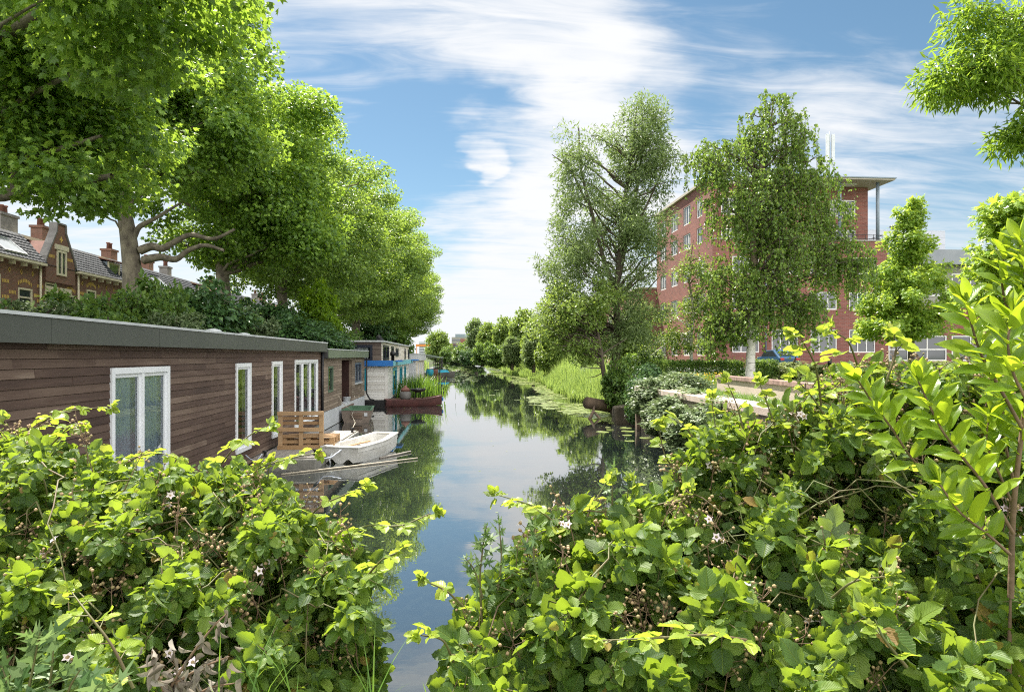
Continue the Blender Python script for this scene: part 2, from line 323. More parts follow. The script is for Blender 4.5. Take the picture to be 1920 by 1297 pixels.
def build_ground():
    xs = np.array([-1500, -700, -300, -120, -60, -40, -30, -24, -18, -14, -12, -11, -10.4, -9.8, -9.2, -8, -6, -5, -4, -2, 0, 2, 4, 5, 6, 6.7, 6.75, 6.9, 7.05, 7.4, 7.8, 8.3, 8.8, 9.4, 10, 10.8, 11.6, 13, 16, 20, 26, 34, 45, 60, 90, 150, 300, 700, 1500.0])
    ys = np.concatenate([[-200, -60, -20, -5, -2], np.arange(0, 6, 0.4), np.arange(6, 24.4, 1.6), [24.55, 24.65], np.arange(26, 60, 2.0), np.arange(60, 280, 6.0), [300, 400, 700, 1500, 2500]])
    X, Y = np.meshgrid(xs, ys); Z = ground_h(X, Y)
    rs = np.random.RandomState(3); Z = Z + (rs.rand(*Z.shape) - 0.5) * 0.05
    V = np.stack([X.ravel(), Y.ravel(), Z.ravel()], 1); nx, ny = len(xs), len(ys)
    i = np.arange(nx - 1)[None, :] + np.arange(ny - 1)[:, None] * nx; i = i.ravel()
    m, N, L = new_mat('ground_earth_grass'); o = N.new('ShaderNodeOutputMaterial'); b = N.new('ShaderNodeBsdfPrincipled'); b.inputs['Roughness'].default_value = 0.95
    t = N.new('ShaderNodeTexCoord'); s = N.new('ShaderNodeSeparateXYZ'); L.new(t.outputs['Object'], s.inputs[0])
    n = N.new('ShaderNodeTexNoise'); n.inputs['Scale'].default_value = 1.3; n.inputs['Detail'].default_value = 9; n.inputs['Roughness'].default_value = 0.7; L.new(t.outputs['Object'], n.inputs['Vector'])
    g = ramp(N, [(0.3, (0.03, 0.045, 0.012)), (0.55, (0.07, 0.11, 0.022)), (0.75, (0.12, 0.13, 0.05))]); L.new(n.outputs[0], g.inputs[0])
    v = N.new('ShaderNodeTexVoronoi'); v.inputs['Scale'].default_value = 7.0; L.new(t.outputs['Object'], v.inputs['Vector'])
    mud = ramp(N, [(0.0, (0.05, 0.04, 0.025)), (0.5, (0.10, 0.085, 0.055)), (1.0, (0.19, 0.165, 0.12))]); L.new(v.outputs['Color'], mud.inputs[0])
    mr = N.new('ShaderNodeMapRange'); mr.inputs['From Min'].default_value = 0.0; mr.inputs['From Max'].default_value = 0.25; L.new(s.outputs[2], mr.inputs['Value'])
    mx = N.new('ShaderNodeMix'); mx.data_type = 'RGBA'; L.new(mr.outputs[0], mx.inputs['Factor']); L.new(mud.outputs[0], mx.inputs['A']); L.new(g.outputs[0], mx.inputs['B'])
    L.new(mx.outputs['Result'], b.inputs['Base Color']); L.new(b.outputs[0], o.inputs['Surface'])
    tag(np_mesh('ground', V, np.stack([i, i + 1, i + nx + 1, i + nx], 1), m), kind='structure')
build_ground()

def build_water():
    m, N, L = new_mat('canal_water'); o = N.new('ShaderNodeOutputMaterial')
    t = N.new('ShaderNodeTexCoord')
    def noise(scale, st, det=3):
        mp = N.new('ShaderNodeMapping'); mp.inputs['Scale'].default_value = st; L.new(t.outputs['Object'], mp.inputs[0])
        n = N.new('ShaderNodeTexNoise'); n.inputs['Scale'].default_value = scale; n.inputs['Detail'].default_value = det; n.inputs['Roughness'].default_value = 0.5; L.new(mp.outputs[0], n.inputs['Vector']); return n.outputs[0]
    calm = N.new('ShaderNodeMapRange'); calm.inputs['From Min'].default_value = 0.42; calm.inputs['From Max'].default_value = 0.62; calm.inputs['To Min'].default_value = 0.12; calm.inputs['To Max'].default_value = 1.0
    L.new(noise(0.16, (1, 1.8, 1)), calm.inputs['Value'])
    a = noise(2.2, (1.0, 2.2, 1)); c = noise(9.0, (1, 1.9, 1), 2)
    ad = N.new('ShaderNodeMath'); ad.operation = 'MULTIPLY_ADD'; L.new(c, ad.inputs[0]); ad.inputs[1].default_value = 0.16; L.new(a, ad.inputs[2])
    ml = N.new('ShaderNodeMath'); ml.operation = 'MULTIPLY'; L.new(ad.outputs[0], ml.inputs[0]); L.new(calm.outputs[0], ml.inputs[1])
    bp = N.new('ShaderNodeBump'); bp.inputs['Strength'].default_value = 0.2; bp.inputs['Distance'].default_value = 0.005; L.new(ml.outputs[0], bp.inputs['Height'])
    gl = N.new('ShaderNodeBsdfGlossy'); gl.inputs['Roughness'].default_value = 0.006; L.new(bp.outputs[0], gl.inputs['Normal'])
    gl.inputs['Color'].default_value = (0.97, 0.97, 0.97, 1)
    lw = N.new('ShaderNodeLayerWeight'); lw.inputs['Blend'].default_value = 0.5; L.new(bp.outputs[0], lw.inputs['Normal'])
    pw = N.new('ShaderNodeMath'); pw.operation = 'POWER'; L.new(lw.outputs['Facing'], pw.inputs[0]); pw.inputs[1].default_value = 3.0
    fr = N.new('ShaderNodeMath'); fr.operation = 'MULTIPLY_ADD'; L.new(pw.outputs[0], fr.inputs[0]); fr.inputs[1].default_value = 0.80; fr.inputs[2].default_value = 0.15
    tr = N.new('ShaderNodeBsdfTransparent'); tr.inputs[0].default_value = (0.42, 0.47, 0.42, 1)
    df = N.new('ShaderNodeBsdfDiffuse'); df.inputs['Color'].default_value = (0.020, 0.028, 0.030, 1)
    m1 = N.new('ShaderNodeMixShader'); m1.inputs[0].default_value = 0.45; L.new(tr.outputs[0], m1.inputs[1]); L.new(df.outputs[0], m1.inputs[2])
    m2 = N.new('ShaderNodeMixShader'); L.new(fr.outputs[0], m2.inputs[0]); L.new(m1.outputs[0], m2.inputs[1]); L.new(gl.outputs[0], m2.inputs[2])
    L.new(m2.outputs[0], o.inputs['Surface'])
    mb = MB(); mb.quad((-11.5, 0.6, 0), (11.5, 0.6, 0), (11.5, 272, 0), (-11.5, 272, 0))
    tag(mb.build('canal_water', m), kind='structure')
build_water()
M = {}
M['asphalt'] = simple('asphalt', (0.12, 0.12, 0.125), (0.07, 0.07, 0.075), 0.9, 2.0, 0.3, 60)
M['paving'] = brick_mat('grey_paving', (0.30, 0.29, 0.28), (0.24, 0.235, 0.23), (0.12, 0.12, 0.11), 0.3, 0.3, 0.012, 0.2, 0.25)
def sheet(name, poly, z, mat):
    mb = MB(); mb.add([(x, y, z) for x, y in poly], [tuple(range(len(poly)))]); return tag(mb.build(name, mat), kind='structure')
sheet('path', [(8.6, 12.5), (9.6, 12.0), (19.0, 26.6), (36, 27.5), (36, 28.9), (18.0, 28.2)], 1.53, M['paving'])
sheet('car_park', [(11, 46), (70, 46), (70, 61.5), (11, 61.5)], 1.535, M['asphalt'])
sheet('street', [(-21.5, -20), (-14.5, -20), (-14.5, 260), (-21.5, 260)], 2.135, M['asphalt'])

# ------------------------------------------------------------------ wall, window and cladding builders
def put(mb, ax, pos, out, a0, a1, n0, n1, z0, z1):
    """box on a wall: a along the wall, n out of it; ax 'x' = wall facing +-x"""
    if ax == 'x': mb.box(pos + out * n0, pos + out * n1, a0, a1, z0, z1)
    else: mb.box(a0, a1, pos + out * n0, pos + out * n1, z0, z1)
def holed_wall(mb, ax, pos, out, a0, a1, z0, z1, th, holes):
    As = sorted({a0, a1, *[h[0] for h in holes], *[h[1] for h in holes]}); As = [a for a in As if a0 <= a <= a1]
    Zs = sorted({z0, z1, *[h[2] for h in holes], *[h[3] for h in holes]}); Zs = [z for z in Zs if z0 <= z <= z1]
    for i in range(len(Zs) - 1):
        zc = (Zs[i] + Zs[i + 1]) / 2; run = None
        for j in range(len(As) - 1):
            ac = (As[j] + As[j + 1]) / 2
            hole = any(h[0] < ac < h[1] and h[2] < zc < h[3] for h in holes)
            if not hole: run = (run[0] if run else As[j], As[j + 1])
            if (hole or j == len(As) - 2) and run:
                put(mb, ax, pos, out, run[0], run[1], -th, 0, Zs[i], Zs[i + 1]); run = None
def cladding(mb, ax, pos, out, a0, a1, z0, z1, pitch, holes=(), lens=(1.2, 4.0), lap=0.022):
    z = z0
    while z < z1 - 0.01:
        zt = min(z + pitch, z1); zc = (z + zt) / 2
        cuts = sorted([(max(h[0], a0), min(h[1], a1)) for h in holes if h[2] < zc < h[3] and h[1] > a0 and h[0] < a1])
        segs = []; s = a0
        for c0, c1 in cuts:
            if c0 > s: segs.append((s, c0))
            s = max(s, c1)
        if s < a1: segs.append((s, a1))
        for s0, s1 in segs:
            p = s0
            while p < s1 - 0.01:
                q = min(s1, p + rnd.uniform(*lens))
                if s1 - q < 0.4: q = s1
                e = rnd.uniform(-0.003, 0.003)
                prof = [(0, z), (lap + e, z), (lap * 0.45 + e, zt - 0.007), (0, zt - 0.007)]
                g = 0.0025
                if ax == 'x':
                    pr = [(pos + out * n, zz) for n, zz in prof]; mb.prism(pr, 'y', p + g, q - g)
                else:
                    pr = [(pos + out * n, zz) for n, zz in prof]; mb.prism(pr, 'x', p + g, q - g)
                p = q
        z = zt
def window(parent, ax, pos, out, a0, a1, z0, z1, fm, gm, fw=0.07, dep=0.10, proud=0.03, mull=(), trans=(), label=None, name='window', sash=0.0, curtain=None, room=None, sill=None, mw=None):
    mb = MB(); mw = mw or fw * 0.8
    put(mb, ax, pos, out, a0, a1, -dep, proud, z0, z0 + fw); put(mb, ax, pos, out, a0, a1, -dep, proud, z1 - fw, z1)
    put(mb, ax, pos, out, a0, a0 + fw, -dep, proud, z0 + fw, z1 - fw); put(mb, ax, pos, out, a1 - fw, a1, -dep, proud, z0 + fw, z1 - fw)
    edges = [a0 + fw]
    for f_ in mull:
        c = a0 + (a1 - a0) * f_; put(mb, ax, pos, out, c - mw / 2, c + mw / 2, -dep, proud - 0.006, z0 + fw, z1 - fw); edges += [c - mw / 2, c + mw / 2]
    edges.append(a1 - fw)
    for i in range(0, len(edges), 2):
        for f_ in trans:
            c = z0 + (z1 - z0) * f_; put(mb, ax, pos, out, edges[i], edges[i + 1], -dep, proud - 0.01, c - mw / 2, c + mw / 2)
        if sash:
            e0, e1 = edges[i] , edges[i + 1]; n0, n1 = -dep + 0.01, proud - 0.035
            put(mb, ax, pos, out, e0, e1, n0, n1, z0 + fw, z0 + fw + sash); put(mb, ax, pos, out, e0, e1, n0, n1, z1 - fw - sash, z1 - fw)
            put(mb, ax, pos, out, e0, e0 + sash, n0, n1, z0 + fw + sash, z1 - fw - sash); put(mb, ax, pos, out, e1 - sash, e1, n0, n1, z0 + fw + sash, z1 - fw - sash)
    w = mb.build(name, fm, parent)
    if label: w['label'] = label
    def child(nm, b, mat):
        o = b.build(nm, mat, parent); o.parent = w; return o
    pn = pos + out * (proud - 0.058); A0, A1, Z0, Z1 = a0 + fw * 0.6, a1 - fw * 0.6, z0 + fw * 0.6, z1 - fw * 0.6
    q = [(pn, A0, Z0), (pn, A1, Z0), (pn, A1, Z1), (pn, A0, Z1)] if ax == 'x' else [(A0, pn, Z0), (A1, pn, Z0), (A1, pn, Z1), (A0, pn, Z1)]
    if (out < 0) == (ax == 'x'): q.reverse()
    g = MB(); g.add(q, [(0, 1, 2, 3)]); child('pane', g, gm)
    if curtain:
        ca, cb, cm, amp = curtain; n = max(8, int((cb - ca) / 0.035)); vs = []
        for i in range(n + 1):
            a = ca + (cb - ca) * i / n; nn = -0.10 + amp * math.sin(i * 1.05) + amp * 0.5 * math.sin(i * 0.43 + 1)
            for zz in (z0 + 0.02, z1 - 0.02):
                vs.append((pos + out * nn, a, zz) if ax == 'x' else (a, pos + out * nn, zz))
        c = MB(); c.add(vs, [(2 * i, 2 * i + 2, 2 * i + 3, 2 * i + 1) for i in range(n)], True); child('curtain', c, cm)
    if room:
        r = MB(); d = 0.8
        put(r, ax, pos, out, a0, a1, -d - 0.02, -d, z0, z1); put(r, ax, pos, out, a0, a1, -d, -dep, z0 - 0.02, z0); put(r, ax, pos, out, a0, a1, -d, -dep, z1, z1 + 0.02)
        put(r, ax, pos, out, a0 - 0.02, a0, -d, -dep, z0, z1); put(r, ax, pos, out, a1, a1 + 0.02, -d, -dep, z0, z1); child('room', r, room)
    if sill:
        s = MB(); put(s, ax, pos, out, a0 - 0.06, a1 + 0.06, -0.05, proud + 0.05, z0 - 0.07, z0 - 0.002); child('sill', s, sill)
    return w
# shared materials
M['wood_dark'] = None
def wood_mat(name, stops, grain=(0.6, 1.0), rough=0.75, axis='y', weather=0.35):
    m, N, L = new_mat(name); o = N.new('ShaderNodeOutputMaterial'); b = N.new('ShaderNodeBsdfPrincipled'); b.inputs['Roughness'].default_value = rough; b.inputs['Specular IOR Level'].default_value = 0.25
    t = N.new('ShaderNodeTexCoord'); g = N.new('ShaderNodeNewGeometry')
    mp = N.new('ShaderNodeMapping'); mp.inputs['Scale'].default_value = (14, 1.1, 22) if axis == 'y' else (1.1, 14, 22) if axis == 'x' else (16, 16, 1.2); L.new(t.outputs['Object'], mp.inputs[0])
    ofs = N.new('ShaderNodeVectorMath'); ofs.operation = 'ADD'; L.new(mp.outputs[0], ofs.inputs[0])
    sc = N.new('ShaderNodeMath'); sc.operation = 'MULTIPLY'; L.new(g.outputs['Random Per Island'], sc.inputs[0]); sc.inputs[1].default_value = 57.0
    L.new(sc.outputs[0], ofs.inputs[1])
    n = N.new('ShaderNodeTexNoise'); n.inputs['Scale'].default_value = 1.0; n.inputs['Detail'].default_value = 6; n.inputs['Roughness'].default_value = 0.65; n.inputs['Distortion'].default_value = 0.4; L.new(ofs.outputs[0], n.inputs['Vector'])
    n2 = N.new('ShaderNodeTexNoise'); n2.inputs['Scale'].default_value = 0.8; n2.inputs['Detail'].default_value = 7; L.new(t.outputs['Object'], n2.inputs['Vector'])
    a = N.new('ShaderNodeMath'); a.operation = 'MULTIPLY_ADD'; L.new(n.outputs[0], a.inputs[0]); a.inputs[1].default_value = 0.55
    a2 = N.new('ShaderNodeMath'); a2.operation = 'MULTIPLY_ADD'; L.new(n2.outputs[0], a2.inputs[0]); a2.inputs[1].default_value = weather
    a3 = N.new('ShaderNodeMath'); a3.operation = 'MULTIPLY_ADD'; L.new(g.outputs['Random Per Island'], a3.inputs[0]); a3.inputs[1].default_value = 0.34; a3.inputs[2].default_value = -0.12
    L.new(a3.outputs[0], a2.inputs[2]); L.new(a2.outputs[0], a.inputs[2])
    r = ramp(N, stops); L.new(a.outputs[0], r.inputs[0]); L.new(r.outputs[0], b.inputs['Base Color'])
    bp = N.new('ShaderNodeBump'); bp.inputs['Strength'].default_value = 0.25; bp.inputs['Distance'].default_value = 0.004; L.new(n.outputs[0], bp.inputs['Height']); L.new(bp.outputs[0], b.inputs['Normal'])
    L.new(b.outputs[0], o.inputs['Surface']); return m
M['wood_dark'] = wood_mat('weathered_red_cedar', [(0.2, (0.040, 0.025, 0.020)), (0.45, (0.085, 0.054, 0.041)), (0.66, (0.150, 0.104, 0.078)), (0.9, (0.30, 0.235, 0.18))])
M['wood_pale'] = wood_mat('silvered_cedar', [(0.15, (0.10, 0.07, 0.05)), (0.5, (0.20, 0.155, 0.115)), (0.85, (0.36, 0.29, 0.22))])
M['wood_pale_x'] = wood_mat('brown_grey_cladding', [(0.15, (0.07, 0.055, 0.045)), (0.5, (0.13, 0.10, 0.085)), (0.85, (0.22, 0.18, 0.15))], axis='x')
M['pallet'] = wood_mat('pallet_pine', [(0.1, (0.20, 0.12, 0.065)), (0.45, (0.36, 0.225, 0.115)), (0.7, (0.44, 0.30, 0.17)), (0.95, (0.40, 0.33, 0.25))], axis='x')
M['old_timber'] = simple('old_timber', (0.22, 0.155, 0.11), (0.09, 0.065, 0.048), 0.9, 2.0, 0.6, 14, stretch=(1, 1, 4))
M['concrete'] = simple('grey_concrete', (0.33, 0.32, 0.29), (0.19, 0.185, 0.16), 0.9, 2.2, 0.35, 22)
M['concrete_warm'] = simple('beige_concrete', (0.56, 0.47, 0.40), (0.44, 0.36, 0.30), 0.9, 1.4, 0.25, 24)
M['concrete_stain'] = simple('stained_quay_concrete', (0.42, 0.35, 0.28), (0.15, 0.12, 0.09), 0.95, 1.8, 0.5, 14, stretch=(1, 1, 0.3))
M['fascia'] = simple('grey_green_fascia', (0.066, 0.073, 0.062), (0.046, 0.051, 0.045), 0.5, 0.9, 0.05, 40, stretch=(1, 0.5, 0.25))
M['fascia_green'] = simple('green_fascia', (0.15, 0.185, 0.125), (0.12, 0.155, 0.10), 0.5, 0.9, 0.05, 40)
M['zinc'] = simple('zinc_trim', (0.55, 0.57, 0.58), (0.42, 0.44, 0.45), 0.45, 3.0, metal=0.0)
M['roofing'] = simple('bitumen_roof', (0.09, 0.09, 0.09), (0.05, 0.05, 0.05), 0.95, 2.0, 0.3, 50)
M['upvc'] = simple('white_window_plastic', (0.80, 0.82, 0.84), (0.72, 0.74, 0.77), 0.35, 1.5)
M['white_wood'] = simple('white_painted_boards', (0.80, 0.79, 0.75), (0.62, 0.60, 0.55), 0.55, 2.2, island=True)
M['cream_wood'] = simple('cream_boards', (0.76, 0.70, 0.60), (0.58, 0.52, 0.42), 0.6, 2.5, island=True)
M['white_panel'] = simple('pale_grey_panel', (0.62, 0.64, 0.66), (0.48, 0.50, 0.51), 0.6, 1.3)
M['blue'] = simple('blue_paint', (0.02, 0.17, 0.52), (0.015, 0.13, 0.42), 0.45, 1.2)
M['turquoise'] = simple('turquoise_paint', (0.02, 0.34, 0.46), (0.015, 0.27, 0.38), 0.45, 1.2)
M['pale_blue'] = simple('faded_turquoise_paint', (0.16, 0.50, 0.56), (0.12, 0.40, 0.48), 0.5, 1.2)
M['navy'] = simple('dark_navy_frame', (0.012, 0.018, 0.034), (0.009, 0.012, 0.024), 0.4, 2)
M['black'] = simple('black_metal', (0.015, 0.015, 0.016), (0.010, 0.010, 0.010), 0.45, 3)
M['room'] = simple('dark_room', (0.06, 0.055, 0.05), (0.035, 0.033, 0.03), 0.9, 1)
M['curtain'] = simple('blue_grey_curtain', (0.52, 0.66, 0.76), (0.42, 0.55, 0.66), 0.9, 2)
M['curtain_pale'] = simple('pale_curtain', (0.62, 0.66, 0.66), (0.5, 0.54, 0.55), 0.9, 2)
M['glass'] = glass_mat('window_glass')
M['dark_glass'] = simple('far_window_glass', (0.045, 0.055, 0.065), (0.02, 0.025, 0.03), 0.06, 0.4, spec=1.0)
M['red_brown'] = simple('dark_red_timber', (0.05, 0.02, 0.015), (0.03, 0.013, 0.010), 0.8, 2)

# ------------------------------------------------------------------ houseboat: the long brown one
def houseboat_brown():
    t = thing('houseboat', 'long low brown timber houseboat with white framed windows and wide grey roof edge', 'houseboat', (-7, 13, 0), group='houseboats moored along the bank')
    X = -4.7; y0, y1 = 3.6, 23.75
    MB().box(-9.3, X - 0.02, y0 - 0.1, y1 + 0.05, -0.5, 0.30).build('hull', M['concrete'], t, 0.02)
    W = [(YX(204, X), YX(314, X), 0.52, 2.435), (YX(440, X), YX(468, X), 0.52, 2.44), (YX(508, X), YX(527, X), 0.52, 2.46), (YX(551, X), YX(594, X), 0.52, 2.48)]
    b = MB(); cladding(b, 'x', X, 1, y0, y1, 0.30, 2.80, 0.108, W)
    holed_wall(b, 'x', X - 0.004, 1, y0, y1, 0.302, 2.80, 0.10, W)
    b.box(-9.2, X - 0.11, y1 - 0.1, y1, 0.302, 2.80); b.box(-9.2, X - 0.11, y0, y0 + 0.1, 0.302, 2.80); b.box(-9.2, -9.1, y0 + 0.11, y1 - 0.11, 0.302, 2.80)
    b.build('cladding_wall', M['wood_dark'], t)
    f = MB(); seams = [y0 - 0.2] + [YX(p, -4.52) for p in (97, 299, 418, 498, 554, 595)] + [y1 + 0.28]
    for a, c in zip(seams[:-1], seams[1:]): f.box(-4.545, -4.52, a + 0.004, c - 0.004, 2.735, 3.02)
    f.box(-9.4, -4.546, y1 + 0.255, y1 + 0.28, 2.735, 3.02); f.box(-9.4, -4.546, y0 - 0.2, y0 - 0.175, 2.735, 3.02)
    f.build('fascia', M['fascia'], t)
    MB().box(-9.4, -4.547, y0 - 0.17, y1 + 0.25, 2.803, 3.0).build('roof', M['roofing'], t)
    MB().box(-4.60, -4.505, y0 - 0.215, y1 + 0.295, 3.023, 3.06).build('roof_trim', M['zinc'], t)
    window(t, 'x', X, 1, *W[0], M['upvc'], M['glass'], 0.085, 0.14, 0.045, mull=(0.5,), sash=0.055, curtain=(W[0][0] + 0.05, W[0][1] - 0.05, M['curtain'], 0.035), room=M['room'], label='wide double window with blue grey curtains')
    for w in W[1:3]: window(t, 'x', X, 1, *w, M['upvc'], M['glass'], 0.085, 0.14, 0.045, sash=0.05, room=M['room'], label='tall narrow white window')
    w4 = window(t, 'x', X, 1, *W[3], M['upvc'], M['glass'], 0.085, 0.14, 0.045, mull=(0.32, 0.66), sash=0.05, room=M['room'], label='white french doors with one leaf ajar')
    # the middle leaf stands tilted inwards
    ya = W[3][0] + (W[3][1] - W[3][0]) * 0.49; Mx = Matrix.Rotation(R(-7), 3, 'Y'); o = MB(); hx = 0.36
    for (cy, cz, sy, sz) in ((-hx, 0, 0.04, 0.86), (hx, 0, 0.04, 0.86), (0, -0.82, hx - 0.04, 0.04), (0, 0.82, hx - 0.04, 0.04)):
        o.obox(Vector((X - 0.19, ya, 1.47)) + Mx @ Vector((0, cy, cz)), 0.02, sy, sz, Mx)
    lf = o.build('door', M['upvc'], t, 0.004); lf['label'] = 'white door leaf tilted inwards'
    d = MB(); d.tube([(-4.63, y1 - 0.06, 2.73), (-4.63, y1 - 0.06, 0.3)], 0.045, 10); d.build('downpipe', M['black'], t)
    for px, Xv in ((400, -6.0), (457, -6.2)):
        v = MB(); c = (Xv, YX(px, Xv), 3.0); v.lathe([(0.10, 0), (0.10, 0.12), (0.24, 0.12), (0.25, 0.15), (0.16, 0.24), (0.03, 0.27)], c); v.build('roof_vent', M['zinc'], t)
    # whitish stain at the base and a step board along the wall
    MB().box(X + 0.03, X + 0.10, 14.2, 16.2, 0.23, 0.28).build('rubbing_strip', M['old_timber'], t)
houseboat_brown()

def houseboat_green():
    t = thing('houseboat', 'silvery timber houseboat with green roof edge, white base panels and a recessed doorway', 'houseboat', (-7, 29, 0), group='houseboats moored along the bank')
    X = -4.68; y0, y1 = 24.15, 34.4
    MB().box(-9.2, X, y0, y1, -0.5, 0.02).build('hull', M['concrete'], t)
    h = MB(); y = y0
    while y < y1 - 0.05:
        e = min(y + 0.72, y1); h.box(X - 0.3, X + 0.02, y + 0.006, e - 0.006, 0.022, 0.63); y = e
    h.build('base_panels', M['white_panel'], t)
    D = (YX(640, X), YX(659, X), 0.52, 2.42); W1 = (YX(614.5, X), YX(623.5, X), 1.28, 2.22); W2 = (YX(665, X), YX(676.5, X), 1.38, 2.28)
    b = MB(); cladding(b, 'x', X, 1, y0, y1, 0.65, 2.52, 0.105, [D, W1, W2], (0.5, 2.2), 0.02); holed_wall(b, 'x', X - 0.004, 1, y0, y1, 0.65, 2.52, 0.1, [D, W1, W2])
    cladding(b, 'y', y0, -1, -9.1, X, 0.65, 2.52, 0.105, (), (0.8, 2.5)); b.box(-9.1, X - 0.02, y1 - 0.1, y1 - 0.002, 0.65, 2.52); b.box(-9.1, -9.0, y0 + 0.02, y1 - 0.12, 0.65, 2.52)
    b.build('cladding_wall', M['wood_pale'], t)
    window(t, 'x', X, 1, *W1, simple('green_frame', (0.10, 0.16, 0.10), None, 0.5), M['glass'], 0.07, 0.1, 0.035, room=M['room'], label='small green framed window')
    window(t, 'x', X, 1, *W2, simple('slate_frame', (0.10, 0.13, 0.17), None, 0.5), M['glass'], 0.07, 0.1, 0.035, mull=(0.5,), room=M['room'], sill=M['zinc'], label='slate framed double window')
    n = MB(); d = 0.9
    n.box(X - d - 0.03, X - d, D[0], D[1], D[2], D[3]); n.box(X - d, X - 0.105, D[0] - 0.03, D[0], D[2], D[3]); n.box(X - d, X - 0.105, D[1], D[1] + 0.03, D[2], D[3]); n.box(X - d, X - 0.105, D[0], D[1], D[3], D[3] + 0.03)
    n.build('doorway', M['red_brown'], t)
    MB().box(X - d, X + 0.10, D[0] - 0.1, D[1] + 0.12, D[2] - 0.07, D[2] - 0.002).build('doorstep', M['old_timber'], t)
    f = MB(); ss = [y0 - 0.02, 26.6, 29.4, 31.9, y1 + 0.22]
    for a, c in zip(ss[:-1], ss[1:]): f.box(-4.52, -4.495, a + 0.003, c - 0.003, 2.525, 2.815)
    f.box(-9.3, -4.521, y1 + 0.195, y1 + 0.22, 2.525, 2.815)
    f.build('fascia', M['fascia_green'], t)
    MB().box(-9.3, -4.522, y0 - 0.02, y1 + 0.19, 2.523, 2.79).build('roof', M['roofing'], t)
    MB().box(-4.58, -4.48, y0 - 0.02, y1 + 0.235, 2.818, 2.855).build('roof_trim', M['zinc'], t)
    c = MB(); c.lathe([(0.13, 0), (0.13, 0.22), (0.17, 0.22), (0.17, 0.27), (0.1, 0.33)], (-5.0, 25.6, 2.79)); c.build('chimney_cowl', M['black'], t)
    p = MB(); p.tube([(-4.56, y1 - 0.05, 2.5), (-4.56, y1 - 0.05, 0.75), (-4.4, y1 - 0.05, 0.45), (-4.2, y1 + 0.05, 0.4)], 0.04, 8); p.build('downpipe', M['black'], t)
houseboat_green()

